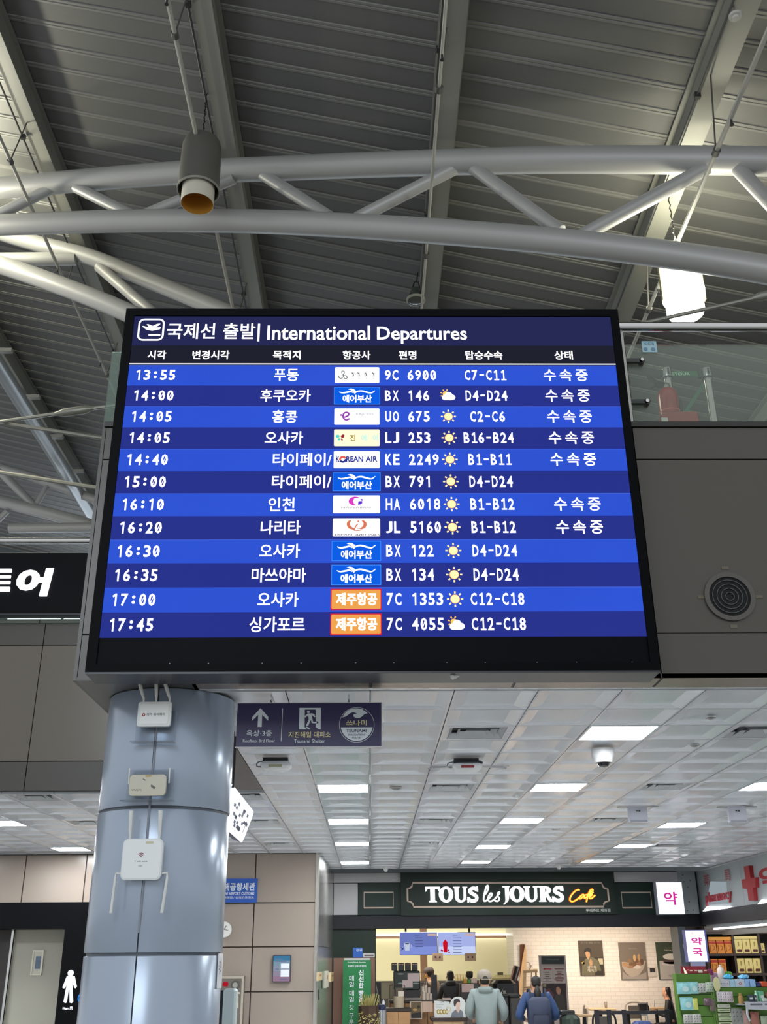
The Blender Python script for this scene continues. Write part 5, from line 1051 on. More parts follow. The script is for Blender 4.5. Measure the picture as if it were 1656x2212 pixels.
def figure(loc, face, label, H=1.7, pose='stand', arms=None, top=('6d7f80', .6), pants='26262c', hairc='15110f', lean=0., hood=True, longhair=0, head_tilt=0., bulk=1.0, skin='b98a70'):
    """local frame: x right of the figure, y forward; returns root empty (turned by face)"""
    t = thing('person', loc, label, 'person'); k = H/1.7
    sk = M(skin, .55); tm = M(top[0], top[1], noise=.10, scale=9, bump=.5); pm = M(pants, .75, noise=.1, scale=9); hm = M(hairc, .5, noise=.2, scale=14)
    seat = pose == 'sit'; hz_ = .92 if not seat else .50
    sh = lean                                   # forward shift of the chest
    pel = (0, 0, hz_); spn = (0, .02+sh*.3, hz_+.2); che = (0, .02+sh*.8, hz_+.38); nek = (0, .01+sh, hz_+.53); hd0 = (0, .04+sh*1.05, hz_+.605); hd1 = (0, .045+sh*1.1+head_tilt*.4, hz_+.70); hd2 = (0, .03+sh*1.1+head_tilt*.5, hz_+.77)
    if seat: hips = [(.09, .02, hz_-.02), (.12, .42, hz_+.0), (.12, .45, .09), (.12, .60, .03)]
    else: hips = [(.09, 0, hz_-.07), (.10, .01, .50), (.10, -.01, .09), (.10, .13, .03)]
    arms = arms or {1: [(.27, .04, 1.13), (.22, .26, 1.08)], -1: [(-.27, .04, 1.13), (-.22, .26, 1.08)]}
    dz = hz_-.92
    J = []; E = []
    def add(p, rx, ry=None, to=None):
        J.append((p[0]*k, p[1]*k, p[2]*k, rx*k, (ry or rx)*k)); i = len(J)-1
        if to is not None: E.append((to, i))
        return i
    p0 = add(pel, .125, .10); p1 = add(spn, .115, .09, p0); p2 = add(che, .13, .095, p1); p3 = add(nek, .052, .052, p2); p4 = add(hd0, .060, .068, p3); p5 = add(hd1, .078, .090, p4); p6 = add(hd2, .062, .074, p5)
    nose = add((hd0[0], hd0[1]+.10, hd0[2]+.035), .012, .012, p4)
    for s in (1, -1):
        ear = add((s*.082, hd0[1]-.01, hd0[2]+.03), .014, .02, p4) if False else None
        h = p0
        for q, r in zip(hips, ((.085, .085), (.058, .058), (.040, .040), (.036, .03))): h = add((s*q[0], q[1], q[2]), r[0], r[1], h)
        sh_ = add((s*.17, che[1], che[2]+.105), .055, .055, p2); el, wr = arms[s]
        e = add((el[0], el[1]+sh*.8, el[2]+dz), .040, .040, sh_); w = add((wr[0], wr[1]+sh*.8, wr[2]+dz), .026, .028, e)
        d = Vector((wr[0]-el[0], wr[1]-el[1], wr[2]-el[2])).normalized(); W_ = Vector((wr[0], wr[1]+sh*.8, wr[2]+dz))
        pc = add(tuple(W_+d*.055), .028, .020, w); side = d.cross(Vector((0, 0, 1))).normalized() if abs(d.z) < .95 else Vector((1, 0, 0)); up_ = side.cross(d)
        for fi, (o_, ln) in enumerate(((-.027, .062), (-.009, .072), (.009, .068), (.026, .052))):
            a1 = add(tuple(W_+d*(.09)+side*o_), .0085, .0085, pc); a2 = add(tuple(W_+d*(.09+ln*.55)+side*o_-up_*.012), .008, .008, a1); add(tuple(W_+d*(.09+ln*.8)+side*o_-up_*.036), .007, .007, a2)
        th = add(tuple(W_+d*.035-side*s*.032+up_*.004), .010, .010, w); add(tuple(W_+d*.075-side*s*.046-up_*.008), .0085, .0085, th)
    body = skin_mesh('body', J, E, sk, t, 2)
    # face details
    for s in (1, -1): build2('eye', MB().ell((s*.03*k, (hd0[1]+.078)*k, (hd0[2]+.06)*k), .011*k, .008*k, .007*k, 8, 6), M('1c1512', .3), t)
    build2('mouth', MB().ell((0, (hd0[1]+.082)*k, (hd0[2]-.012)*k), .022*k, .008*k, .006*k, 8, 6), M('8c4a44', .5), t)
    for s in (1, -1): build2('ear', MB().ell((s*.083*k, (hd0[1]+.0)*k, (hd0[2]+.045)*k), .012*k, .022*k, .03*k, 8, 6), sk, t)
    # garments
    J = []; E = []; B = bulk
    p0 = add((pel[0], pel[1], hz_-.10+(.06 if seat else 0)), .160*B, .125*B); p1 = add(spn, .155*B, .125*B, p0); p2 = add(che, .165*B, .125*B, p1); p3 = add((nek[0], nek[1], nek[2]-.015), .085*B, .08*B, p2); 
    for s in (1, -1):
        el, wr = arms[s]; sh_ = add((s*.175*B**.5, che[1], che[2]+.095), .075*B, .078*B, p2); e = add((el[0], el[1]+sh*.8, el[2]+dz), .066*B, .066*B, sh_); add((wr[0]*.98+el[0]*.02, (wr[1]*.96+el[1]*.04)+sh*.8, wr[2]*.96+el[2]*.04+dz), .046*B, .046*B, e)
    skin_mesh('jacket', J, E, tm, t, 2)
    if hood:
        J = []; E = []; a = add((-.10, che[1]-.0, nek[2]+.015), .048); b = add((-.065, che[1]-.09, nek[2]+.01), .062, .055, a); c = add((0, che[1]-.13, nek[2]-.035), .085, .07, b); d = add((.065, che[1]-.09, nek[2]+.01), .062, .055, c); add((.10, che[1]-.0, nek[2]+.015), .048, .048, d)
        skin_mesh('hood', J, E, tm, t, 2, root=2)
    J = []; E = []; p0 = add((pel[0], pel[1], pel[2]), .14, .12)
    for s in (1, -1):
        h = p0
        for q, r in zip(hips[:3], (.095, .075, .058)): h = add((s*q[0], q[1], q[2]+(.02 if q is hips[2] else 0)), r, r, h)
    skin_mesh('trousers', J, E, pm, t, 2)
    for s in (1, -1):
        q = hips[3]; build2('shoe', MB().bbox((s*q[0]-.045)*k, (s*q[0]+.045)*k, (q[1]-.20)*k, (q[1]+.09)*k, 0, .085*k, .022), M('1a1a1c', .5), t)
    J = []; E = []; a = add((0, hd1[1]-.02, hd1[2]+.075), .05, .055); b = add((0, hd1[1]-.035, hd1[2]+.035), .088, .088, a); c = add((0, hd1[1]-.05, hd1[2]-.03), .086, .074, b)
    d = add((0, hd1[1]-.062, hd1[2]-.10), .068, .05, c)
    if longhair:
        e = add((0, hd1[1]-.085, hd1[2]-.22), .075, .045, d); add((0, hd1[1]-.10, hd1[2]-.22-longhair), .07, .04, e)
    skin_mesh('hair', J, E, hm, t, 2)
    t.rotation_euler = (0, 0, face)
    return t, dict(k=k, hd=Vector(hd1)*k, che=Vector(che)*k, nek=Vector(nek)*k, dz=dz, hz=hz_)
def build2(name, mb, mat, root, label=None, smooth=True):   # part given in the root's own coordinates
    me = bpy.data.meshes.new(name); me.from_pydata(mb.v, [], mb.f); me.materials.append(mat)
    me.polygons.foreach_set('use_smooth', [smooth]*len(me.polygons)); me.update()
    o = bpy.data.objects.new(name, me); COL.objects.link(o); o.parent = root; ORG[o.name] = ORG[root.name]
    if label: o['label'] = label
    return o
# man in mint jacket and beige cap, seen from behind
q = P(1047, 2130, Y=16.3)
t, g = figure((q.x, q.y, 0), 0, 'man seen from behind in a pale mint hooded jacket and beige cap', H=1.51, top=('7b8786', .6), pants='3a3c48', bulk=1.24, arms={1: [(.30, -.04, 1.13), (.28, .20, 1.0)], -1: [(-.29, .0, 1.13), (-.20, .24, 1.04)]})
h = g['hd']; c = (h.x, h.y-.01, h.z+.015)
cap = MB().lathe(c, [(.108, -.015), (.112, .0), (.11, .04), (.09, .085), (.05, .108), (.001, .115)], 22, sx=.95, sy=1.08); build2('cap', cap, M('8c8174', .7), t)
build2('cap_brim', MB().poly(Fr(c, (1, 0, 0), (0, 1, 0)), [(-.08, .08), (.08, .08), (.075, .15), (.03, .19), (-.03, .19), (-.075, .15)], -.014, -.004), M('8c8174', .7), t)
build2('cap_opening', MB().poly(Fr((c[0], c[1]-.119, c[2]-.02)), [(.042*cos(a_), .045*sin(a_)) for a_ in [pi*i/10 for i in range(11)]], .0, .003), M('14100e', .6), t)
build2('cap_strap', MB().poly(Fr((c[0], c[1]-.119, c[2]-.02)), [(-.06, -.008), (.06, -.008), (.06, .006), (-.06, .006)], .003, .008), M('8c7f70', .7), t)
# woman with backpack
q = P(1158, 2130, Y=15.9)
t, g = figure((q.x, q.y, 0), 0, 'woman seen from behind in a blue jacket with a dark backpack and black hair', H=1.48, top=('263f68', .7), pants='1c2230', bulk=1.08, hood=False, arms={1: [(.31, .02, 1.10), (.20, .26, 1.06)], -1: [(-.31, .02, 1.10), (-.20, .26, 1.06)]})
che = g['che']; hd = g['hd']
build2('ponytail', MB().lathe((0, hd.y-.11, hd.z-.27), [(.001, -.06), (.03, -.02), (.045, .06), (.05, .14), (.03, .2), (.001, .22)], 12, sy=.8), M('15110f', .5), t)
build2('backpack', MB().bbox(-.15, .15, che.y-.30, che.y-.11, che.z-.38, che.z+.08, .05), M('232c44', .7, noise=.1, scale=8, bump=.3), t); build2('backpack_pocket', MB().bbox(-.12, .12, che.y-.335, che.y-.29, che.z-.36, che.z-.12, .03), M('1d2438', .7), t)
for s in (1, -1): build2('backpack_strap', MB().tube(crom([(s*.09, che.y-.13, che.z+.06), (s*.11, che.y-.05, che.z+.17), (s*.12, che.y+.08, che.z+.14), (s*.12, che.y+.15, che.z+.0), (s*.13, che.y+.02, che.z-.25), (s*.13, che.y-.14, che.z-.3)]), .016, 8), M('1a2034', .7), t)
# staff behind the counter
q = P(973, 2130, Y=21.2); t, g = figure((q.x, q.y, 0), 0, 'café worker seen from behind in a dark puffer jacket with long black hair', H=1.50, top=('141216', .6), pants='17171a', bulk=1.0, longhair=.02)
q = P(944, 2130, Y=21.75); t, g = figure((q.x, q.y, 0), radians(50), 'bent café worker in brown with a brown cap left of the dark jacket', H=1.53, top=('5a4636', .7), pants='17171a', lean=.16, hood=False, bulk=1.0)
h = g['hd']; build2('cap', MB().lathe((h.x, h.y, h.z+.0), [(.105, .0), (.11, .02), (.10, .06), (.06, .10), (.001, .11)], 18), M('2a1a14', .8), t); build2('cap_brim', MB().poly(Fr((h.x, h.y, h.z), (1, 0, 0), (0, 1, 0)), [(-.07, .08), (.07, .08), (.05, .17), (-.05, .17)], 0, .008), M('2a1a14', .8), t)
# seated girl at the right
q = P(1452, 2165, Y=22.55)
t, g = figure((q.x-.03, q.y, 0), radians(72), 'girl in black with long black hair sitting at the table, looking at her phone', H=1.54, pose='sit', top=('0e0d10', .6), pants='101014', lean=.04, hood=False, longhair=.22, bulk=.95, arms={1: [(.24, .08, 1.12), (.10, .30, 1.20)], -1: [(-.24, .08, 1.12), (-.10, .30, 1.20)]})
pz = g['dz']+1.26
build2('phone', MB().bbox(-.05, .05, .33, .342, pz*.95, pz*.95+.13, .003), M('cfd2d6', .3), t)
seatH = .26+.40
st = thing('stool', (q.x-.03, q.y, 0), 'dark stool under the girl in black', 'stool')
build('seat', MB().lathe((q.x-.03, q.y, 0), [(.001, .30), (.17, .30), (.18, .32), (.17, .345), (.001, .35)], 20), M('3a2c22', .5), st, smooth=True)
for i in range(4): a_ = pi/4+i*pi/2; build('leg', MB().tube([(q.x-.03+.13*cos(a_), q.y+.13*sin(a_), .3), (q.x-.03+.2*cos(a_), q.y+.2*sin(a_), 0)], .014, 8), black, st)
# ================================================================== CAFÉ THINGS
def boxpx(x0, y0, x1, y1, Y, dep): F = YP(Y); a, b, c, d = F.rect(x0, y0, x1, y1); return a, b, c, d
def card(nm, x0, y0, x1, y1, Y, cl, lb, cat, th=.01, mt=None):
    a, b, c, d = boxpx(x0, y0, x1, y1, Y, th); return tag(build(nm, MB().bbox(a, b, Y, Y+th, c, d, min(.004, th*.3)), mt or M(cl, .5), label=lb), cat=cat)
wood = M('a87f56', .45, noise=.12, scale=5, stretch=(1, 1, 6)); wood2 = M('c2a179', .45, noise=.1, scale=5, stretch=(6, 1, 1)); dkw = M('2a211c', .4)
Yc = YS+.6
# counter line
a, b, c, d = boxpx(840, 2160, 1130, 2212, Yc, .6)
ctop = d
t = thing('counter', ((a+b)/2, Yc+.35, 0), 'long dark-topped café counter with wooden front', 'counter')
build('worktop', MB().bbox(a, b, Yc-.03, Yc+.7, ctop-.04, ctop, .008), M('3a3230', .3), t)
n = 7
for i in range(n):
    u0, u1 = a+(b-a)*i/n, a+(b-a)*(i+1)/n; build('front_panel', MB().box(u0+.004, u1-.004, Yc, Yc+.66, .1, ctop-.045), wood if i < 3 else M('5a5048', .5), t)
build('plinth', MB().box(a+.03, b-.03, Yc+.04, Yc+.6, 0, .1), dkw, t)
# low wooden cabinet in front with beige basket on it
Yl = YS+.05; a, b, c, d = boxpx(834, 2181, 886, 2212, Yl, .5); t = thing('cabinet', ((a+b)/2, Yl+.25, 0), 'low wooden two-door cabinet under the beige basket', 'cabinet')
build('body', MB().box(a, b, Yl+.02, Yl+.5, 0, d-.03), wood, t); build('top', MB().bbox(a-.02, b+.02, Yl-.01, Yl+.52, d-.03, d+.02, .006), dkw, t)
for u0, u1 in ((a+.005, (a+b)/2-.004), ((a+b)/2+.004, b-.005)): build('door', MB().box(u0, u1, Yl, Yl+.018, .06, d-.035), wood, t)
q = P(861, 2175, Y=Yl+.22); rb_ = .095*1; t = thing('basket', (q.x, q.y, d+.02), 'round beige woven basket with cards on the wooden cabinet', 'basket')
hb = P(861, 2152, Y=Yl+.22).z-d-.02; prof = [(.001, 0)]
for i in range(9): prof += [(rb_*(.92+.1*i/8)+.003*(i % 2), hb*i/8)]
build('basket_body', MB().lathe((q.x, q.y, d+.02), prof+[(rb_*.95, hb), (rb_*.85, .02), (.001, .02)], 24), M('b0a189', .8, noise=.1, scale=30), t, smooth=True)
build('price_card', MB().box(q.x-.01, q.x+.09, q.y-.01, q.y, d+hb*.75, d+hb+.10), M('cfc6b4', .5), t); build('price_card', MB().box(q.x-.05, q.x+.08, q.y+.03, q.y+.04, d+hb*.75, d+hb+.15), M('5a4a3c', .5), t)
for p_ in (-1, 1): build('wire_frame', MB().tube([(q.x+p_*.13-.02, q.y+.06, d+.02), (q.x+p_*.13-.02, q.y+.06, d+hb+.19)], .006, 6), M('4a3028', .5), t)
build('wire_frame', MB().tube([(q.x-.15, q.y+.06, d+hb+.19), (q.x+.11, q.y+.06, d+hb+.19)], .006, 6), M('4a3028', .5), t)
# wooden planter with dried stems, metal bin
q = P(796, 2190, Y=YS-.55); t = thing('planter', (q.x, q.y, 0), 'tall dark wooden planter with dried yellow stems by the banner', 'planter'); zt_ = P(796, 2172, Y=q.y).z
build('pot', MB().lathe((q.x, q.y, 0), [(.001, 0), (.13, 0), (.17, zt_), (.15, zt_), (.14, zt_-.05), (.001, zt_-.05)], 8), M('3c2a1c', .6), t)
random.seed(11); m = MB()
for i in range(70):
    a_ = random.random()*2*pi; r_ = random.random()*.10; z0_ = zt_-.1; h_ = .12+random.random()*.16; p = (q.x+r_*cos(a_), q.y+r_*sin(a_), z0_); e = (q.x+(r_+.05)*cos(a_)+random.uniform(-.05, .05), q.y+(r_+.05)*sin(a_), z0_+h_)
    m.tube([p, e], [.004, .007], 4)
build('dried_stems', m, M('a39a5e', .7), t, kind='stuff'); m = MB()
for i in range(90): a_ = random.uniform(pi, 2*pi); z_ = zt_-.35+random.random()*.26; r_ = .165; p = Vector((q.x+r_*cos(a_), q.y+r_*sin(a_), z_)); m.tube([p, p+Vector((random.uniform(-.04, .04), -.01, random.uniform(-.03, .03)))], .006, 4)
build('front_twigs', m, M('b0a56a', .7), t, kind='stuff')
q = P(823, 2195, Y=YS-.3); t = thing('bin', (q.x, q.y, 0), 'small striped silver bin with a navy top beside the planter', 'bin'); zt_ = P(823, 2180, Y=q.y).z
build('body', MB().lathe((q.x, q.y, 0), [(.001, 0), (.07, 0), (.078, zt_), (.001, zt_)], 20), M('b5b9bc', .3, .6), t, smooth=True); build('top', MB().lathe((q.x, q.y, zt_), [(.08, -.01), (.085, .04), (.06, .07), (.001, .08)], 20), M('252c48', .4), t, smooth=True)
build('bottle', MB().lathe((q.x+.04, q.y, zt_+.05), [(.001, 0), (.022, 0), (.022, .06), (.008, .09), (.001, .10)], 12), M('c9ced4', .3), t, smooth=True)
for k_ in range(6): a_ = pi+pi*k_/5; build('stripe', MB().tube([(q.x+.072*cos(a_), q.y+.072*sin(a_), .02), (q.x+.08*cos(a_), q.y+.08*sin(a_), zt_-.01)], .005, 5), M('6c7074', .4), t)
# menu easel and green board at left
Ye = YS+.9
card('easel_board', 823, 2124, 848, 2157, Ye+.3, 'a0977a', 'beige menu board leaning behind the planter', 'board', .03)
a, b, c, d = boxpx(812, 2121, 823, 2168, YS+.45, .1); tag(build('till_screen', MB().box(a, b, YS+.45, YS+.5, c, d), black, label='tall black narrow screen at the left end of the counter'), cat='screen')
tag(build('stand_strut', MB().tube([P(810, 2122, Y=YS+.3), P(821, 2172, Y=YS+.25)], .012, 6), M('77736c', .4), label='slanted grey strut before the black narrow screen'), cat='strut')
# tall dark green dispenser with hoppers
Yg_ = YS+1.0; a, b, c, d = boxpx(850, 2097, 907, 2158, Yg_, .5); t = thing('coffee_machine', ((a+b)/2, Yg_+.2, ctop), 'dark green coffee machine with four bean hoppers and white cards', 'coffee machine')
build('body', MB().bbox(a, b, Yg_, Yg_+.4, P(880, 2138, Y=Yg_).z, d, .015), M('1c2a26', .35), t); build('grille', MB().box(a+.01, b, Yg_+.03, Yg_+.4, ctop, P(880, 2139, Y=Yg_).z), M('241f22', .4), t)
build('tray', MB().box(a-.01, b+.01, Yg_-.05, Yg_+.1, ctop+.0, ctop+.025), M('8c8680', .3, .6), t)
for i in range(4):
    a, b, c, d = boxpx(845.5+i*14.6, 2080, 858+i*14.6, 2097, Yg_, .2); build('hopper', MB().bbox(a, b, Yg_+.02, Yg_+.18, c, d, .008), M('161615', .3), t)
    for s in (.1, .55): build('hopper_label', MB().box(a+(b-a)*s, a+(b-a)*(s+.34), Yg_+.016, Yg_+.02, d-.035, d-.02), M('e6c9b0' if i != 2 else '9c6a58', .5, emit=.4), t)
FG = YP(Yg_-.004)
for x0, y0, x1, y1 in ((880, 2102.5, 905.5, 2120), (869, 2117, 891, 2133.5)): a, b, c, d = FG.rect(x0, y0, x1, y1); build('card', MB().box(a, b, Yg_-.012+(.004 if x0 > 875 else 0), Yg_-.002, c, d), M('c4b0ae', .5), t)
for px, py in ((865, 2104), (866, 2124), (898, 2124)): q = FG.hit(px, py); build('emblem', MB().disc(FG, q[0], q[1], .012, .0, 14, ru=.06), M('7f8c84', .5), t)
a, b, c, d = FG.rect(888, 2106, 898, 2108)
# framed picture and pink papers on the counter front
Yf_ = YS+.35; t = thing('framed_picture', tuple(P(899, 2201, Y=Yf_)), 'framed dark still-life picture leaning before the counter', 'picture'); Fp = YP(Yf_); a, b, c, d = Fp.rect(886, 2163, 911, 2201)
build('frame', MB().box(a, b, Yf_, Yf_+.03, c, d), M('c4b6a6', .5), t); e = .012; build('print', MB().box(a+e, b-e, Yf_-.003, Yf_, c+e, d-e), M('5c4c30', .5, noise=.5, scale=18), t); build('print', MB().poly(Fp, [(a+e, c+e), (b-e, c+e), (b-e, c+(d-c)*.4), (a+e, c+(d-c)*.3)], .004), M('17130f', .5), t); build('print', MB().disc(Fp, a+(b-a)*.72, c+(d-c)*.68, .028, .005, 12), M('1b1510', .5), t); build('print', MB().disc(Fp, a+(b-a)*.4, c+(d-c)*.52, .018, .005, 12, ru=.04), M('a88a54', .5), t)
card('paper', 911.5, 2163, 934, 2186, Yf_+.02, 'b9a08e', 'pinkish paper notice right of the framed picture', 'notice', .006)
# stacked cups
cg = 'paper cup stacks on the counter'
first = None
for i, (px, py0, r_) in enumerate(((913, 2131, .028), (919, 2129, .028), (926, 2133, .026), (915, 2141, .03), (923, 2144, .028), (930, 2146, .026))):
    Y_ = YS+.95 if i < 3 else YS+.75; q = P(px, py0, Y=Y_); hh = q.z-ctop; m = MB(); 
    prof = [(.001, 0)]; nn = max(2, int(hh/.045))
    for k_ in range(nn): prof += [(r_*.88, hh*k_/nn), (r_, hh*(k_+1)/nn-.004), (r_*.94, hh*(k_+1)/nn)]
    tag(build('cup_stack', m.lathe((q.x, q.y, ctop), prof+[(.001, hh)], 14), M(('c9bcae', 'c4b5a4', 'beb2a8')[i % 3], .6), label='stack of pale paper cups, '+('leftmost of the back row', 'middle of the back row', 'rightmost of the back row', 'leftmost of the front row', 'middle of the front row', 'rightmost of the front row')[i], smooth=True), cat='cups', group=cg)
q = P(920, 2108, Y=YS+1.1); t = thing('syrup_bottle', (q.x, q.y, ctop), 'clear bottle with a yellow cap behind the paper cups', 'bottle'); hh = q.z-ctop
build('bottle', MB().lathe((q.x, q.y, ctop), [(.001, 0), (.04, 0), (.042, hh*.6), (.015, hh*.8), (.015, hh)], 14), M('6a5648', .2), t, smooth=True); build('cap', MB().lathe((q.x, q.y, ctop+hh), [(.03, -.03), (.03, .0), (.001, .02)], 12), M('d8962c', .4), t, smooth=True)
card('black_panel', 932, 2106, 944, 2160, YS+1.0, '17171c', 'upright black machine panel left of the café workers', 'machine', .12)
# back shelf with wooden carafe, jars, grinder
Yz = YK1-.7; a, b, c, d = boxpx(812, 2119, 1112, 2140, Yz, .5); b = min(b, xm-.005); zsh = d
t = thing('back_counter', ((a+b)/2, Yz+.3, 0), 'dark back counter along the yellow wall', 'counter')
build('worktop', MB().box(a, b, Yz, YK1-.005, zsh-.04, zsh), M('3c3430', .4), t); build('body', MB().box(a, b, Yz+.03, YK1-.01, 0, zsh-.04), M('2c2624', .5), t)
def onback(px, py): q = P(px, py, Y=Yz+.25); return q, q.z-zsh
q, hh = onback(931, 2088); tag(build('wooden_carafe', MB().lathe((q.x, q.y, zsh), [(.001, 0), (.075, 0), (.07, hh*.4), (.05, hh*.7), (.045, hh*.85), (.001, hh)], 16), M('9a6b48', .5, noise=.2, scale=20, stretch=(4, 4, .4)), label='tall wooden ribbed carafe at the yellow wall', smooth=True), cat='carafe')
for i, px in enumerate((985, 991, 997, 1003)):
    q, hh = onback(px, 2104); o = build('glass_jar', MB().lathe((q.x, q.y, zsh), [(.001, 0), (.032, 0), (.034, hh*.8), (.026, hh*.9), (.026, hh), (.001, hh)], 14), M('c9b98c', .15, alpha=.8), label='glass jar in the row behind the counter, %s' % ('leftmost', 'second from left', 'third from left', 'rightmost')[i], smooth=True); tag(o, cat='jar', group='glass jars in a row')
q, hh = onback(1013.5, 2098); t = thing('grinder', (q.x, q.y, zsh), 'black coffee grinder before the yellow wall', 'grinder')
build('hopper', MB().lathe((q.x, q.y, zsh), [(.05, hh*.25), (.07, hh*.4), (.078, hh*.9), (.06, hh), (.001, hh*1.02)], 18), M('1c1d1c', .25), t, smooth=True); build('body', MB().bbox(q.x-.05, q.x+.05, q.y-.06, q.y+.06, zsh, zsh+hh*.3, .01), M('2e2e2c', .4), t)
Yq2 = YS+1.15
for x0, y0, x1, y1, cl, lb in ((1001, 2115, 1009, 2124, 'b07c1c', 'small yellow tub on the counter behind the hooded man'), (1009, 2116, 1017, 2123, '3f7a2c', 'small green tub next to the yellow one'), (1017, 2113, 1030, 2125, 'b59c90', 'pinkish box next to the green tub')):
    a, b, c, d = boxpx(x0, y0, x1, y1, Yq2, .1); zz_ = P(1000, 2124.5, Y=Yq2).z; tag(build('tub', MB().bbox(a, b, Yq2, Yq2+.1, zz_, d, .008), M(cl, .5), label=lb), cat='box')
a, b, c, d = boxpx(992, 2124.6, 1034, 2160, Yq2-.02, .3); t = thing('display_stand', ((a+b)/2, Yq2+.15, ctop), 'dark till stand with a pink paper on its front left of the hooded man', 'stand'); build('body', MB().bbox(a+.01, b, Yq2-.01, Yq2+.25, ctop, d, .008), M('2a2422', .5), t); a, b, c, d = boxpx(997, 2125.5, 1023, 2143, Yq2-.03, .3); build('paper', MB().box(a, b, Yq2-.02, Yq2-.012, c, d), M('bfa29a', .5), t)
# espresso machine, books, door, white shelf
a, b, c, d = boxpx(1066, 2117, 1116, 2150, YS+1.2, .5); t = thing('espresso_machine', ((a+b)/2, YS+1.45, ctop), 'bulky black espresso machine right of the hooded man', 'coffee machine')
build('body', MB().bbox(a, b, YS+1.2, YS+1.7, ctop, d, .06), M('0d0c0e', .3), t); build('drip_tray', MB().box(a+.03, b-.03, YS+1.05, YS+1.2, ctop, ctop+.05), M('2e2c2e', .3, .5), t)
q = P(1089, 2145, Y=YS+1.1); build('cup', MB().lathe((q.x, q.y, q.z-.05), [(.001, 0), (.022, 0), (.028, .09), (.001, .09)], 12), M('8f8c88', .4), t); build('steam_wand', MB().tube([P(1080, 2150, Y=YS+1.1), P(1087, 2135, Y=YS+1.15)], .006, 6), chrome, t)
a, b, c, d = boxpx(1063, 2106, 1110, 2118, Yz+.1, .3); t = thing('glass_tray', ((a+b)/2, Yz+.2, zsh), 'long glass pastry cover on the back counter', 'display case'); build('cover', MB().bbox(a, b, Yz+.1, Yz+.35, zsh+.02, d, .03), M('c9be8c', .15, alpha=.6), t); build('base', MB().box(a-.01, b+.01, Yz+.09, Yz+.36, zsh, zsh+.02), M('6a5e4c', .4), t)
q = P(1080, 2100, Y=Yz+.2); build('handle', MB().box(q.x-.06, q.x+.06, q.y-.02, q.y+.02, d-.01, d+.05), M('4a4436', .5), t)
Yo = YS+1.9
for i, (x0, cl) in enumerate(((1104, '5a1a20'), (1108, '17171a'), (1111, 'a8a098'), (1114, '7c1c28'))):
    p, r_ = P(x0, 2118, Y=Yo), P(x0+8, 2086+i, Y=Yo); e = Vector((.022, 0, 0)); dY = Vector((0, .25, 0)); tag(build('menu_folder', MB().hexa([p, p+e, p+e+dY, p+dY, r_, r_+e, r_+e+dY, r_+dY]), M(cl, .5), label=('dark red', 'black', 'pale grey', 'bright red')[i]+' tall menu folder leaning at the end of the counter'), cat='folder', group='leaning menu folders')
a, b, c, d = boxpx(1098, 2118, 1121, 2160, Yo-.05, .3); tag(build('folder_stand', MB().bbox(a, b, Yo-.05, Yo+.3, 0, P(1108, 2118, Y=Yo).z, .01), M('3a1518', .5), label='dark red stand under the leaning menu folders'), cat='stand')
Yw = YK2-.06; Fw_ = YP(Yw); t = thing('door_panel', tuple(P(1128, 2145, Y=Yw)), 'half open wooden door in the tiled corner', 'door'); 
build('opening', MB().poly(Fw_, [Fw_.hit(1122.5, 2150), Fw_.hit(1134, 2150), Fw_.hit(1133, 2040), Fw_.hit(1122.5, 2040)], -.02, -.001), M('5c3010', .6), t)
p = [Fw_.hit(1116, 2160), Fw_.hit(1136, 2160), Fw_.hit(1135.5, 2052), Fw_.hit(1133, 2041), Fw_.hit(1127, 2075)]; build('door_leaf', MB().poly(Fw_, p, .01, .05), wood2, t)
q = Fw_.hit(1138, 2084); build('handle', MB().tube(crom([tuple(Fw_.pt(q[0]-.02, q[1]+.04, .05)), tuple(Fw_.pt(q[0]+.03, q[1]+.04, .08)), tuple(Fw_.pt(q[0]+.03, q[1]-.04, .08)), tuple(Fw_.pt(q[0]-.02, q[1]-.04, .05))]), .008, 6), chrome, t)
Yx = YS+2.6; t = thing('high_chair', tuple(P(1142, 2212, Y=Yx)), 'pale wooden high chair behind the woman with the backpack', 'chair'); m_ = M('c9b494', .5)
def seg(nm, a_, b_, r_): build(nm, MB().tube([P(*a_, Y=Yx), P(*b_, Y=Yx)], r_, 8), m_, t, smooth=True)
seg('top_rail', (1129, 2099), (1160, 2096), .03); seg('leg', (1131, 2099), (1127, 2212), .02); seg('leg', (1157, 2097), (1160, 2212), .02); seg('slat', (1141, 2099), (1147, 2085), .016); seg('cross_rail', (1128, 2133), (1158, 2133), .02); seg('slat', (1135, 2099), (1134, 2133), .012); seg('slat', (1148, 2099), (1146, 2133), .012)
build('seat', MB().bbox(P(1127, 2136, Y=Yx).x, P(1160, 2136, Y=Yx).x, Yx-.1, Yx+.25, P(1140, 2139, Y=Yx).z, P(1140, 2136, Y=Yx).z, .005), m_, t)
# sign stand with red arrow
Yv = YS+2.0; Fv = YP(Yv); a, b, c, d = Fv.rect(1165, 2064, 1223, 2126); t = thing('information_stand', ((a+b)/2, Yv, 0), 'tall white information stand with a green header and red arrow', 'sign'); a2 = Fv.hit(1200, 2186)[1]
build('board', MB().box(a, b, Yv, Yv+.05, .05, d), M('b5aaa6', .5), t); build('foot', MB().box(a-.03, b+.03, Yv-.12, Yv+.18, 0, .05), M('6a6460', .4), t)
def VQ(x, y): return Fv.hit(1060+x*200/1656, 2000+y*200/1656)
def vp(nm, pts, mt, dd=.003): return build(nm, MB().poly(Fv, [VQ(*p) for p in pts], dd), mt, t)
vp('header', ((900, 545), (1305, 545), (1312, 685), (900, 685)), M('1c302c', .4)); q0, q1 = VQ(990, 620), VQ(1215, 590); text('TOUS les JOURS', Fv, (q0[0], q1[0], q0[1], q1[1]), M('6f7f74', .5), t, .006)
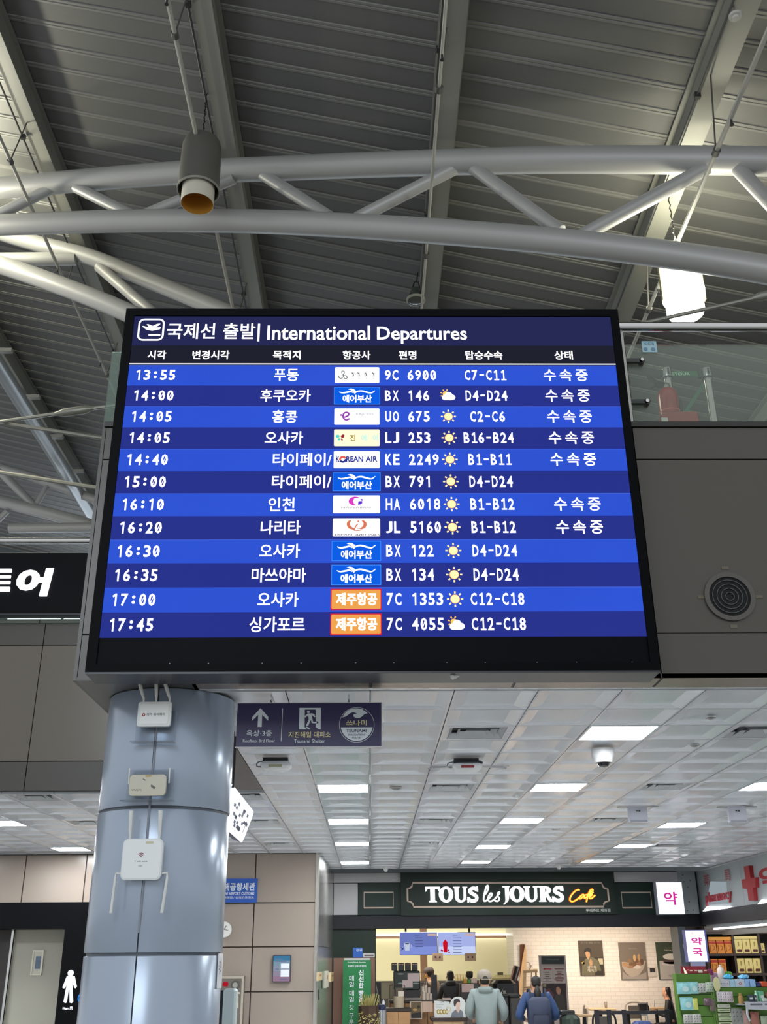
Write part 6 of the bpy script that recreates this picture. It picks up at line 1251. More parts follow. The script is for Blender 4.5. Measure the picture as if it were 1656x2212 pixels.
vp('left_sheet', ((895, 735), (1100, 735), (1105, 1020), (900, 1020)), M('c4bab6', .5)); vp('right_sheet', ((1115, 735), (1325, 735), (1330, 1020), (1120, 1020)), M('c4bab6', .5))
vp('red_arrow', ((925, 770), (965, 752), (965, 763), (1082, 763), (1082, 780), (965, 780), (965, 790)), M('b02820', .5), .006)
m = MB(); m2 = MB()
for i, (y, w) in enumerate(((832, 90), (870, 95), (908, 70), (940, 140), (968, 60), (998, 165))): m.poly(Fv, [VQ(1005-w/2, y+7), VQ(1005+w/2, y+7), VQ(1005+w/2, y-7), VQ(1005-w/2, y-7)], .006)
for i, (y, w) in enumerate(((770, 170), (822, 95), (848, 70), (876, 160), (900, 70), (925, 150), (948, 175), (975, 130), (1000, 110))): m2.poly(Fv, [VQ(1222-w/2, y+7), VQ(1222+w/2, y+7), VQ(1222+w/2, y-7), VQ(1222-w/2, y-7)], .006)
build('print_lines', m, M('6c605e', .5), t, kind='stuff'); build('print_lines', m2, M('74383c', .5), t, kind='stuff')
vp('photo_poster', ((920, 1030), (1340, 1030), (1365, 1510), (925, 1510)), M('2a1214', .5)); vp('poster_patch', ((930, 1040), (985, 1040), (985, 1090), (930, 1090)), M('8c8468', .5), .005)
# seated pair painted in the poster: two dark-haired figures
vp('poster_figure', ((1130, 1320), (1150, 1240), (1200, 1210), (1290, 1230), (1320, 1330), (1330, 1505), (1130, 1505)), M('36322f', .6), .005); vp('poster_face', ((1165, 1105), (1200, 1085), (1240, 1110), (1250, 1170), (1225, 1235), (1190, 1220), (1165, 1170)), M('a3745c', .5), .006); vp('poster_hair', ((1160, 1110), (1175, 1065), (1230, 1050), (1275, 1085), (1285, 1170), (1255, 1225), (1245, 1130), (1200, 1085)), M('1a1010', .5), .007)
vp('poster_figure', ((985, 1150), (1040, 1110), (1080, 1160), (1125, 1230), (1110, 1300), (1010, 1250)), M('5c2c2c', .6), .005); vp('poster_hair', ((1000, 1080), (1060, 1050), (1120, 1090), (1130, 1190), (1090, 1180), (1040, 1110)), M('1c1214', .5), .006)
# café posters on the tiled wall
Fo = YP(YK2-.03)
def HQ(x, y): return Fo.hit(1240+x*230/1656, 2000+y*230/1656)
def poster(x0, y0, x1, y1, cl, lb, th):
    a, b, c, d = Fo.rect(x0, y0, x1, y1); t = thing('poster', ((a+b)/2, YK2, c), lb, 'poster', 'posters on the café wall'); build('canvas', MB().box(a, b, YK2-.03, YK2-.001, c, d), M(cl, .5), t); return t
def hp_(t, nm, pts, cl, dd=.002, **k): return build(nm, MB().poly(Fo, [HQ(*p) for p in pts], dd), M(cl, .5, **k), t)
t = poster(1251, 2032, 1303, 2107, '453a2c', 'dark poster of a person in a green jumper on the café wall', .03)
hp_(t, 'print', ((80, 480), (450, 480), (455, 770), (110, 770)), '2c2820'); hp_(t, 'poster_figure', ((115, 770), (120, 600), (170, 520), (215, 480), (290, 490), (360, 530), (405, 640), (420, 700), (330, 700), (320, 770)), '64604a', .004); hp_(t, 'poster_face', ((165, 410), (200, 385), (240, 400), (245, 470), (215, 530), (180, 470)), 'b8906c', .005)
hp_(t, 'poster_hair', ((150, 420), (155, 365), (200, 338), (245, 350), (262, 395), (262, 460), (245, 420), (200, 392)), '15110e', .006); hp_(t, 'poster_hand', ((225, 560), (250, 510), (275, 540), (285, 600), (250, 640)), 'b08a68', .006); hp_(t, 'print', ((365, 505), (440, 505), (448, 600), (395, 600)), 'b5ac90', .004); hp_(t, 'print', ((110, 570), (150, 550), (165, 590), (130, 610)), 'c0a45c', .004)
q0, q1 = HQ(100, 275), HQ(400, 250); text('갓 구운 빵을 만나다', Fo, (q0[0], q1[0], q0[1], q1[1]), M('8f887a', .5), t, .004); q0, q1 = HQ(205, 715), HQ(345, 620); text('생크림\n케이크', Fo, (q0[0], q1[0], q0[1], q1[1]), M('cfcac0', .5), t, .007, off=.01)
t = poster(1338.5, 2035.5, 1396, 2116, '70665c', 'grey poster of pastries in a bowl on the café wall', .03)
hp_(t, 'bowl_picture', ((735, 560), (790, 560), (1040, 620), (1090, 540), (1110, 545), (1080, 660), (1010, 760), (900, 800), (810, 740), (745, 640)), 'a89c90', .003); hp_(t, 'print', ((750, 830), (1125, 830), (1120, 720), (1000, 770), (820, 770), (748, 700)), '98908a', .0025)
random.seed(5)
for u, v, r1, r2, cl in ((790, 600, 45, 30, 'a8825c'), (860, 545, 30, 34, '8a6848'), (935, 500, 22, 50, 'c09a68'), (1003, 490, 20, 50, 'b08a5c'), (960, 540, 50, 30, '6c4c38'), (905, 600, 60, 30, '74543c'), (1010, 580, 50, 40, '8c6850'), (975, 640, 60, 26, 'c4bab0'), (870, 640, 50, 20, '9c7654'), (1050, 560, 28, 44, '5c4434')):
    q = HQ(u, v); s_ = (HQ(100, 0)[0]-HQ(0, 0)[0])/100; build('pastry_picture', MB().disc(Fo, q[0], q[1], r2*s_, .004+random.random()*.003, 14, ru=r1*s_), M(cl, .5), t)
q0, q1 = HQ(845, 362), HQ(970, 345); text('FRESH BREAD', Fo, (q0[0], q1[0], q0[1], q1[1]), M('a09890', .5), t, .004)
t = poster(1419, 2035, 1480, 2115.5, '3c4638', 'green and white poster of an iced cake on a stand at the pharmacy corner', .03)
hp_(t, 'tablecloth_picture', ((1320, 545), (1660, 540), (1680, 830), (1340, 830)), 'b0aaa8', .003); s_ = (HQ(100, 0)[0]-HQ(0, 0)[0])/100
for u, v, r1, r2, cl in ((1520, 590, 165, 30, 'c2bcba'), (1512, 560, 130, 32, '4c3c38'), (1512, 520, 128, 36, '4c3c38'), (1500, 480, 125, 44, 'd0ccc4'), (1515, 775, 60, 14, '9c9694')): q = HQ(u, v); build('cake_picture', MB().disc(Fo, q[0], q[1], r2*s_, .004+.001*len(cl)+(.004 if v == 480 else 0), 20, ru=r1*s_), M(cl, .5), t)
hp_(t, 'cake_picture', ((1382, 560), (1642, 560), (1640, 500), (1384, 500)), '4c3c38', .0105); hp_(t, 'cake_picture', ((1490, 770), (1540, 770), (1535, 600), (1495, 600)), 'b5afae', .006)
q0, q1 = HQ(1415, 350), HQ(1560, 335); text('Every Day Freshly', Fo, (q0[0], q1[0], q0[1], q1[1]), M('b4b8a8', .5), t, .004); q0, q1 = HQ(1395, 392), HQ(1590, 365); text('TOUS les JOURS', Fo, (q0[0], q1[0], q0[1], q1[1]), M('d4d4cc', .5), t, .004, off=.03)
a, b, c, d = Fo.rect(1401, 2089, 1418, 2110); t = tag(build('wall_notice', MB().box(a, b, YK2-.012, YK2-.001, c, d), M('c9c0b8', .5), label='small white notice between the two right café posters'), cat='notice'); q0 = HQ(1222, 690); build('print', MB().box(q0[0]-.06, q0[0]+.05, YK2-.014, YK2-.012, q0[1]-.04, q0[1]+.04), M('2e2c2e', .5), t)
# promotional standee with its plinth
Ys = YS-.2; Fz = YP(Ys)
def CQ(x, y): return Fz.hit(880+x*200/1656, 2000+y*200/1656)
a, b, c, d = Fz.rect(935, 2201, 1000, 2212); t = thing('display_plinth', ((a+b)/2, Ys+.15, 0), 'wooden plinth with dark top under the white standee', 'plinth'); build('body', MB().box(a, b, Ys-.1, Ys+.4, 0, d-.03), wood2, t); build('top', MB().bbox(a-.03, b+.06, Ys-.14, Ys+.44, d-.03, d+.02, .008), M('2c1f18', .4), t); ztp = d+.02
t = thing('promotion_standee', ((a+b)/2, Ys, ztp), 'white cut-out standee with a person in grey and cream rolls', 'sign'); b0 = ztp+.002
o_ = [CQ(482, 1650), CQ(1040, 1650), CQ(1040, 1420)]+[CQ(900+138*cos(a_), 1405-138*sin(a_)) for a_ in [pi*i/12 for i in range(13)]]+[CQ(745, 1355), CQ(660, 1345), CQ(482, 1340)]
o_ = [(u, max(v, b0)) for u, v in o_]; build('board', MB().poly(Fz, o_, -.02, 0), M('bfc2c0', .5), t)
def cp(nm, pts, cl, dd): return build(nm, MB().poly(Fz, [(CQ(*p)[0], max(CQ(*p)[1], b0+.001)) for p in pts], dd), M(cl, .5), t)
cp('portrait_top', ((770, 1640), (790, 1560), (850, 1500), (930, 1490), (985, 1530), (1000, 1640)), '6c7078', .003); cp('portrait_neck', ((865, 1505), (870, 1440), (925, 1440), (935, 1500), (910, 1560)), 'c0a498', .004); cp('portrait_face', ((850, 1350), (900, 1330), (938, 1370), (942, 1430), (915, 1465), (870, 1450), (850, 1410)), 'c4a596', .005)
cp('portrait_hair', ((820, 1370), (830, 1320), (880, 1300), (930, 1320), (940, 1370), (900, 1355), (870, 1390), (850, 1450), (830, 1430)), '2e2826', .006)
s_ = (CQ(100, 0)[0]-CQ(0, 0)[0])/100
for u, r_ in ((550, 30), (600, 30), (650, 30), (700, 26)): q = CQ(u, 1535); build('roll_picture', MB().disc(Fz, q[0], q[1], 40*s_, .003, 14, ru=r_*s_), M('a58f4c', .5), t); build('roll_picture', MB().disc(Fz, q[0]+.004, q[1], 22*s_, .005, 12, ru=r_*.5*s_), M('cfc8a4', .5), t)
q = CQ(735, 1490); build('roll_picture', MB().ring(Fz, q[0], q[1], 38*s_, 28*s_, .003, 16), M('c4b078', .5), t)
cp('tape', ((590, 1358), (655, 1350), (655, 1362), (590, 1370)), '3c4240', .003)
for y, w in ((1412, 140), (1452, 100)): cp('print_line', ((510, y+4), (510+w, y+4), (510+w, y-4), (510, y-4)), '9aa09c', .003)
card('white_box', 955, 2156, 974, 2163, YS+.7, 'b9a69c', 'small pinkish box on the counter behind the standee', 'box', .1)
# dark bins right of the man
for i, (x0, x1, y0, cl, lb) in enumerate(((1082, 1100, 2147, '15171a', 'black bin between the two customers, left one'), (1101, 1126, 2148, '2b2926', 'dark grey bin between the two customers, right one'))):
    Yb_ = YS-.5; a, b, c, d = boxpx(x0, y0, x1, 2212, Yb_, .3); t = thing('bin', ((a+b)/2, Yb_+.2, 0), lb, 'bin', 'dark bins by the counter'); build('body', MB().bbox(a+.005, b-.005, Yb_, Yb_+.38, 0, d-.04, .02), M(cl, .5), t); build('lid', MB().bbox(a, b, Yb_-.01, Yb_+.4, d-.04, d, .012), M('1e2022', .4), t)
# ================================================================== SEATING
def table(x0, x1, py, Y, dep, lb, cl=wood2, topth=.03, legs='post'):
    a, b = P(x0, py, Y=Y).x, P(x1, py, Y=Y).x; z = P((x0+x1)/2, py, Y=Y).z; t = thing('cafe_table', ((a+b)/2, Y+dep/2, 0), lb, 'table', 'café tables')
    build('tabletop', MB().bbox(a, b, Y, Y+dep, z-topth, z, .006), cl, t); cx, cy = (a+b)/2, Y+dep/2
    build('pedestal', MB().tube([(cx, cy, .02), (cx, cy, z-topth)], .035, 12), black, t); build('base', MB().box(cx-.25, cx+.25, cy-.04, cy+.04, 0, .025).box(cx-.04, cx+.04, cy-.25, cy+.25, .001, .026), black, t); return z, a, b
z1_, a, b = table(1274, 1331, 2179.5, 22.3, .6, 'wooden café table with an iced drink on it')
q = P(1308.5, 2178, Y=22.5); t = thing('iced_drink', (q.x, 22.5, z1_), 'plastic cup of iced coffee on the café table', 'drink')
build('cup', MB().lathe((q.x, 22.5, z1_), [(.001, .001), (.024, .001), (.034, .12), (.03, .12), (.022, .006)], 16), M('c4bcb0', .1, alpha=.45), t, smooth=True); build('coffee', MB().lathe((q.x, 22.5, z1_), [(.001, .006), (.022, .006), (.028, .06), (.001, .06)], 14), M('6c2e18', .3), t, smooth=True)
zt2_, _, _ = table(1325, 1402, 2186, 21.6, .6, 'pale café table behind the black rail, left of the girl', M('b5a493', .45))
table(1396, 1446, 2177, 22.85, .35, 'wooden café table in front of the girl in black')
table(1252, 1282, 2193, 20.6, .5, 'low wooden table at the left behind the green suitcase', wood2)
def chair(px, py, Y, face, lb, cl):
    q = P(px, py, Y=Y); zt_ = q.z; sh_ = zt_-.42; t = thing('cafe_chair', (q.x, Y, 0), lb, 'chair', 'café chairs'); mt = M(cl, .5); R_ = rotz(face); T = Matrix.Translation((q.x, Y, 0))@R_
    def pb(nm, mb, m_): return build(nm, mb.xf(T), m_, t)
    pb('seat', MB().bbox(-.21, .21, -.2, .2, sh_-.03, sh_, .012), mt)
    pts = [(-.19, .2, sh_+.0), (-.2, .24, sh_+.3), (-.12, .25, sh_+.41), (.12, .25, sh_+.41), (.2, .24, sh_+.3), (.19, .2, sh_)]
    pb('back_frame', MB().tube(crom(pts), .018, 8), mt); pb('backrest', MB().box(-.13, .13, .225, .24, sh_+.12, sh_+.36), M('5a5450', .6))
    for sx in (-1, 1):
        for sy in (-1, 1): pb('leg', MB().tube([(sx*.17, sy*.16, sh_-.03), (sx*.2, sy*.2, 0)], .014, 8), mt)
chair(1379, 2166, 22.75, radians(10), 'pale chair with bag at the middle café table', 'a39a90'); chair(1237, 2172, 22.4, radians(-90), 'white chair at the left of the seating corner', 'b0a8a0'); chair(1297, 2186, 20.0, radians(180), 'black chair behind the black rail post', '17171a')
q = P(1389, 2185, Y=21.8); t = tag(build('handbag', MB().bbox(q.x-.08, q.x+.1, 21.8, 21.9, zt2_+.001, zt2_+.15, .02), M('1b1b20', .5), label='dark bag standing on the middle café table'), cat='bag')
q = P(1399, 2183, Y=21.8); tag(build('dark_bottle', MB().lathe((q.x, 21.8, zt2_+.001), [(.001, 0), (.03, 0), (.03, .08), (.012, .12), (.012, .16), (.001, .16)], 12), black, label='small dark bottle on the pale café table', smooth=True), cat='bottle')
# black queue rail
Yr = 15.2; t = thing('queue_rail', tuple(P(1365, 2188, Y=Yr)), 'black metal queue rail with posts in front of the tables', 'railing'); zr_ = P(1365, 2187, Y=Yr).z
build('top_rail', MB().box(P(1283, 2187, Y=Yr).x, P(1452, 2187, Y=Yr).x, Yr-.015, Yr+.015, zr_-.022, zr_+.022), M('14141c', .4), t)
for px in (1288, 1314.5, 1347.5, 1440):
    x = P(px, 2187, Y=Yr).x; build('post', MB().box(x-.026, x+.026, Yr-.026, Yr+.026, .02, zr_+.035), M('14141c', .4), t); build('foot', MB().lathe((x, Yr, 0), [(.001, 0), (.12, 0), (.12, .015), (.03, .03)], 16), M('14141c', .4), t)
# suitcases
t = thing('suitcase', tuple(P(1235, 2212, Y=15.6)), 'dark green suitcase with black handle bar beside the woman with the backpack', 'suitcase'); F_ = YP(15.6); a, b, c, d = F_.rect(1214, 2192, 1254, 2212)
build('shell', MB().bbox(a, b, 15.6, 15.9, .06, d, .05), M('1e2c24', .5), t); a2, b2, c2, d2 = F_.rect(1212, 2183, 1243, 2192); build('handle', MB().bbox(a2, b2, 15.65, 15.8, d-.01, d2, .01), M('0b0c0c', .4), t); build('strap', MB().box((a+b)/2-.02, (a+b)/2+.02, 15.59, 15.6, .08, d-.02), M('2e4034', .5), t)
for s in (a+.05, b-.05): build('wheel', MB().tube([(s, 15.7, .035), (s, 15.76, .035)], .035, 12), black, t)
t = thing('suitcase', tuple(P(1391, 2212, Y=15.6)), 'blue suitcase with a raised telescopic handle behind the black rail', 'suitcase'); a, b, c, d = F_.rect(1371, 2207, 1416, 2230)
build('shell', MB().bbox(a, b, 15.65, 15.9, .06, d, .05), M('2a3c6c', .4, noise=.5, scale=25), t)
for px in (1384, 1398): x = P(px, 2200, Y=15.8).x; build('telescopic_bar', MB().tube([(x, 15.8, d-.02), (x, 15.8, P(px, 2191, Y=15.8).z)], .008, 8), chrome, t)
xq, xw = P(1384, 2191, Y=15.8), P(1398, 2191, Y=15.8); build('grip', MB().tube([xq, xw], .014, 8), M('8c8c88', .4), t)
for s in (a+.05, b-.05): build('wheel', MB().tube([(s, 15.75, .035), (s, 15.81, .035)], .035, 12), black, t)
# small table edge by the woman with papers
a, b, c, d = boxpx(1178, 2188, 1214, 2192, 17.0, .3); t = thing('side_table', ((a+b)/2, 17.2, 0), 'small side table with white paper right of the woman with the backpack', 'table'); build('tabletop', MB().bbox(a, b, 17.0, 17.4, c, d, .005), M('8c7c74', .5), t); build('leg', MB().tube([((a+b)/2, 17.2, 0), ((a+b)/2, 17.2, c)], .03, 10), black, t); build('paper', MB().box(a+.06, a+.17, 17.02, 17.15, d, d+.02), M('c9c2bc', .5), t)
# ================================================================== PHARMACY CORNER
grey = M('8a9398', .4, .3)
wp = struct('wall_partition', MB().box(P(1466, 1930, Y=YS-.03).x, P(1492, 1930, Y=YS-.03).x+.1, YS-.06, YS+.0, P(1480, 1975, Y=YS).z, ZC), M('8f979a', .4, .2), 'grey metal plate between café and pharmacy')
Fm = YP(YS-.06); m = MB()
for px, py in ((1474, 1890), (1490, 1902), (1477, 1905), (1485, 1917), (1488, 1948), (1484, 1967), (1497, 1966)): m.disc(Fm, *Fm.hit(px, py), .012, .002, 8)
build('screws', m, M('3c4044', .5), wp, kind='stuff')
a, b, c, d = YP(YS-.05).rect(1477, 1976, 1493, 2300); struct('trim_6', MB().box(a, b, YS-.08, YS+.4, 0, ZC-.3), M('5f676e', .4, .3), 'grey post between café and pharmacy')
# white pharmacy lightbox
Yl2 = YS-.55; Fl = YP(Yl2); a, b, c, d = Fl.rect(1420, 1906, 1475, 1974); pk = M('d82a9c', .5, emit=.9); wl_ = M((.93, .96, 1), emit=1.5)
t = thing('pharmacy_lightbox', ((a+b)/2, Yl2+.1, c), 'bright white square lightbox with a pink pharmacy character beside the café sign', 'sign'); build('case', MB().box(a-.01, b+.01, Yl2+.004, Yl2+.18, c-.01, d+.01), M('8c94a0', .4), t); build('lit_face', MB().box(a, b, Yl2, Yl2+.004, c, d), wl_, t)
build('bracket', MB().box(b-.1, b+.02, Yl2+.18, YS-.06, (c+d)/2-.03, (c+d)/2+.03), steel, t)
def YQ(x, y): return Fl.hit(1400+x*256/1656, 1840+y*256/1656)
q0, q1 = YQ(228, 745), YQ(395, 560); text('약', Fl, (q0[0], q1[0], q0[1], q1[1]), pk, t, .003, off=.02); 
Yl3 = YS-.5; F3 = YP(Yl3); a, b, c, d = F3.rect(1483, 2010, 1524, 2077); t = thing('pharmacy_lightbox', ((a+b)/2, Yl3+.1, c), 'upright white lightbox with two pink pharmacy characters', 'sign'); build('case', MB().box(a-.01, b+.03, Yl3+.004, Yl3+.16, c-.01, d+.01), M('5a64b0', .4), t); build('lit_face', MB().box(a, b, Yl3, Yl3+.004, c, d), wl_, t)
def Z5(F, x, y): return F.hit(1440+x*216/1656, 1980+y*216/1656)
def z5t(s, F, x0, y0, x1, y1, mt, t, **k): q0, q1 = Z5(F, x0, y1), Z5(F, x1, y0); text(s, F, (q0[0], q1[0], q0[1], q1[1]), mt, t, .003, **k)
z5t('약', F3, 410, 345, 575, 470, pk, t, off=.03); z5t('국', F3, 430, 520, 580, 655, pk, t, off=.03); z5t('종', F3, 395, 258, 438, 300, pk, t); z5t('단', F3, 503, 252, 545, 292, M('d8b0d8', emit=1), t)
build('bracket', MB().box(a+.05, b-.05, Yl3+.16, YS-.07, (c+d)/2-.03, (c+d)/2+.03), steel, t); a, b, c, d = F3.rect(1494, 2077, 1523, 2087); build('holder', MB().box(a, b, Yl3, Yl3+.1, c, d), M('8c94b8', .3), t)
# header wall running towards the camera
pA = P(1497, 1883, Z=ZC); pB = P(1656, 1840, Z=ZC); dU = (pB-pA).normalized(); FH_ = Fr((pA.x, pA.y, 0), dU)
if FH_.N.x > 0: FH_.N = -FH_.N
LH = (pB-pA).length+2.5; zbt = FH_.hit(1560, 1963)[1]; zbb = FH_.hit(1560, 1994)[1]
wh = struct('wall_right', MB().fb(FH_, 0, LH, zbb-.0, ZC, -.25, -.03), M('50565a', .5), 'header wall of the pharmacy on the right')
nx = [0, .55*1, FH_.hit(1601, 1900)[0], LH]; nx = [0, FH_.hit(1601, 1900)[0], LH]
for u0, u1 in zip(nx, nx[1:]): build('pale_panel', MB().fb(FH_, u0+.004, u1-.004, zbt, ZC-.02, -.03, 0), M('9aa3a6', .35), wh)
build('black_band', MB().fb(FH_, 0, LH, zbb, zbt-.003, -.03, .03), M('2b2b30', .45), wh); build('ceiling_edge', MB().fb(FH_, 0, LH, ZC-.02, ZC-.002, -.03, .015), M('b9bcbd', .4), wh)
rdm = M('9c1a22', .45)
def h6(x, y): return FH_.hit(1400+x*256/1656, 1840+y*180/1164)
t = thing('cross_sign', tuple(FH_.pt(*h6(1450, 680))), 'red three-dimensional cross on the pharmacy header', 'sign')
build('cross', MB().poly(FH_, [h6(*p) for p in ((1382, 205), (1455, 192), (1480, 362), (1545, 356), (1550, 500), (1515, 505), (1530, 682), (1455, 682), (1432, 520), (1368, 512), (1352, 392), (1410, 378))], .0, .06), rdm, t)
t = thing('pharmacy_sign', tuple(FH_.pt(*h6(1700, 530))), 'large red pharmacy characters cut by the right edge of the photo', 'sign'); u0, v0 = h6(1572, 540); u1, v1 = h6(1860, 150); text('약국', FH_, (u0, u0+(u1-u0)*2.2, v0, v1), rdm, t, .002, off=.03, th=.0)
t = thing('pharmacy_sign', tuple(FH_.pt(*h6(1000, 740))), 'red pharmacy word with characters above it on the header', 'sign'); u0, v0 = h6(832, 758); u1 = h6(1180, 650)[0]; v1 = h6(872, 560)[1]
text('pharmacy', FH_, (u0, u1, v0, v1), M('b0404c', .45), t, .03, off=.0, th=.028); u0, v0 = h6(795, 480); u1, v1 = h6(860, 310); text('薬', FH_, (u0, u1, v0, v1), M('a03844', .45), t, .02); u0, v0 = h6(1085, 415); u1, v1 = h6(1145, 240); text('局', FH_, (u0, u1, v0, v1), M('a03844', .45), t, .02)
build('white_plate', MB().poly(FH_, [h6(815, 725), h6(1110, 700), h6(1090, 418), h6(870, 412)], .001, .006), M('c4d4dc', .3, emit=.5), t)
for x0, y0, x1, y1, w_ in ((790, 832, 1160, 700, 1), (1560, 735, 1800, 650, 1)):
    tag(build('uplight', MB().poly(FH_, [h6(x0, y0-2), h6(x1-20, y0-42), h6(x1, y1+62), h6(x0+60, y0-70)], .01, .04), M((.95, .95, 1), emit=4), label='bright white strip light at the foot of the '+('word pharmacy' if x0 < 1000 else 'large red characters')), cat='light')
# awning frame under the band
t = thing('shutter_rail', tuple(FH_.pt(1, zbb-.1)), 'grey roller shutter rails with strip lights under the black band', 'rail'); build('rail', MB().fb(FH_, .3, LH, zbb-.06, zbb-.002, -.15, -.02), grey, t); build('rail', MB().fb(FH_, .3, LH, zbb-.17, zbb-.10, -.35, -.28), M('77736f', .4), t)
build('light_tube', MB().fb(FH_, .55, 1.25, zbb-.085, zbb-.062, -.12, -.06), M((1, 1, .97), emit=4), t); build('light_tube', MB().fb(FH_, 1.4, LH-.3, zbb-.085, zbb-.062, -.12, -.06), M((1, 1, .97), emit=4), t)
# shop interior
Ys2 = YS-.35+.9; X0 = P(1510, 2060, Y=Ys2).x; brown = M('33241f', .5)
struct('wall_pharmacy', MB().box(X0-.1, 10, Ys2+.4, Ys2+.5, 0, ZC), M('4c4340', .6), 'back wall of the pharmacy')
Fk = YP(Ys2)
sh = thing('medicine_shelf', tuple(P(1590, 2110, Y=Ys2)), 'dark brown wall shelf of the pharmacy with orange and gold boxes', 'shelf')
zt_ = Z5(Fk, 900, 250)[1]; zm = Z5(Fk, 900, 612)[1]; zb_ = Z5(Fk, 900, 920)[1]; xw = P(1720, 2050, Y=Ys2).x; xm1 = Z5(Fk, 1115, 500)[0]; xm2 = Z5(Fk, 1545, 500)[0]; xL = Z5(Fk, 665, 500)[0]
for z in (zt_, zm, zb_-.02): build('shelf_board', MB().box(xL, xw, Ys2-.02, Ys2+.35, z-.04, z), brown, sh)
for x in (xL, xm1, xm2): build('upright', MB().box(x-.03, x+.01, Ys2-.01, Ys2+.35, .9, zt_+.1), brown, sh)
build('back_panel', MB().box(xL, xw, Ys2+.35, Ys2+.38, .9, zt_+.1), M('1e1614', .6), sh); build('base_cabinet', MB().box(xL, xw, Ys2, Ys2+.38, 0, .9), brown, sh); build('top_fascia', MB().box(xL-.02, xw, Ys2-.03, Ys2, zt_, zt_+.14), M('4a403c', .5), sh)
tag(build('price_tag', MB().box(Z5(Fk, 1058, 250)[0], Z5(Fk, 1255, 250)[0], Ys2-.045, Ys2-.031, Z5(Fk, 1100, 290)[1], Z5(Fk, 1100, 212)[1]), M('c9d4d0', .5, emit=.3), label='white tag above the pharmacy shelf'), cat='tag')
def carton(x0, y0, x1, y1, zb, kind_, lb, grp):
    a, b = Z5(Fk, x0, (y0+y1)/2)[0], Z5(Fk, x1, (y0+y1)/2)[0]; d = Z5(Fk, (x0+x1)/2, y0)[1]; Yc_ = Ys2+.03; Fc = YP(Yc_-.001); w, h = b-a, d-zb
    t = thing('carton', ((a+b)/2, Yc_+.06, zb), lb, 'box', grp); build('box_body', MB().bbox(a+.003, b-.003, Yc_, Yc_+.14, zb+.001, d, .003), M('c77a2a' if kind_ == 'o' else 'c9b774', .4), t)
    def q(u, v): return (a+u*w, zb+v*h)
    def pr(nm, pts, cl): build(nm, MB().poly(Fc, [q(*p) for p in pts], .001), M(cl, .45), t)
    if kind_ == 'o': pr('red_band', ((.04, .74), (.96, .74), (.96, .93), (.04, .93)), 'a0281c'); pr('print', ((.14, .14), (.24, .14), (.24, .66), (.14, .66)), '6a3a14'); build('print', MB().ribbon(Fc, [q(*p) for p in ((.45, .6), (.75, .55), (.7, .35), (.45, .25))], w*.10, .002), M('7c4814', .45), t)
    else: pr('seal', ((.25, .12), (.8, .12), (.85, .2), (.8, .3), (.3, .3), (.2, .2)), '4c1c18'); pr('print', ((.45, .5), (.58, .5), (.62, .82), (.42, .82)), '8c7c44')
for i in range(3): carton(700+i*132, 395, 825+i*132, 605, zm, 'o', 'orange and red medicine carton, upper shelf, '+('left', 'middle', 'right')[i]+' one', 'orange medicine cartons')
for i in range(2): carton(735+i*132, 700, 860+i*132, 915, zb_-.02, 'o', 'orange and red medicine carton, lower shelf, '+('left', 'right')[i]+' one', 'orange medicine cartons')
for i in range(3): carton(1130+i*132, 375, 1258+i*132, 600, zm, 'g', 'pale gold medicine carton, upper shelf, '+('left', 'middle', 'right')[i]+' one', 'gold medicine cartons')
for i in range(3): carton(1172+i*132, 690, 1300+i*132, 915, zb_-.02, 'g', 'pale gold medicine carton, lower shelf, '+('left', 'middle', 'right')[i]+' one', 'gold medicine cartons')
a, b, c, d = Fk.rect(1530, 2024, 1582, 2031); tag(build('header_card', MB().box(a, b, Ys2+.02, Ys2+.16, c-.0, d), M('c8842c', .45), label='orange header strip lying across the upper orange cartons'), cat='card')
a, b, c, d = Fk.rect(1585, 2022, 1637, 2028.5); tag(build('header_card', MB().box(a, b, Ys2+.02, Ys2+.16, c-.0, d), M('cbb878', .45), label='gold header strip lying across the upper gold cartons'), cat='card')
carton(1560, 440, 1640, 700, zm, 'g', 'gold carton at the right edge beside the shelf upright', 'gold medicine cartons')
area('pharmacy_light', (X0+.9, Ys2-1.3, ZC-.35), (X0+.9, Ys2-.3, 0), 1.6, .4, 22, (1, 1, .98))
# ------------------------------------------------------------------ green display racks
Yk = 14.6; Fg2 = YP(Yk); lime = M('4c7228', .45, noise=.05, scale=3)
def G(x, y): return Fg2.hit(1440+x*216/1656, 1980+y*216/1656)
def rack(x0, x1, ytop, lb, depth=.35):
    a, b = G(x0, 1400)[0], G(x1, 1400)[0]; zt = G((x0+x1)/2, ytop)[1]; t = thing('display_rack', ((a+b)/2, Yk+depth/2, 0), lb, 'rack', 'green display racks'); n = 12; h = zt/n
    for i in range(n): build('slat_board', MB().hexa([(a, Yk+.02, i*h+.006), (b, Yk+.02, i*h+.006), (b, Yk+.05, i*h+.006), (a, Yk+.05, i*h+.006), (a, Yk+.005, (i+1)*h-.004), (b, Yk+.005, (i+1)*h-.004), (b, Yk+.05, (i+1)*h-.004), (a, Yk+.05, (i+1)*h-.004)]), lime, t)
    build('core', MB().box(a, b, Yk+.05, Yk+depth, 0, zt), M('47702a', .5), t); build('side_post', MB().box(a-.02, a, Yk-.005, Yk+depth, 0, zt), lime, t); build('side_post', MB().box(b, b+.02, Yk-.005, Yk+depth, 0, zt), lime, t); return t, zt
rk1, zt1 = rack(215, 742, 945, 'bright green slatted rack of face masks left of the pharmacy counter', .16)
rk2, zt2 = rack(800, 1800, 1170, 'bright green slatted counter rack at the right edge')
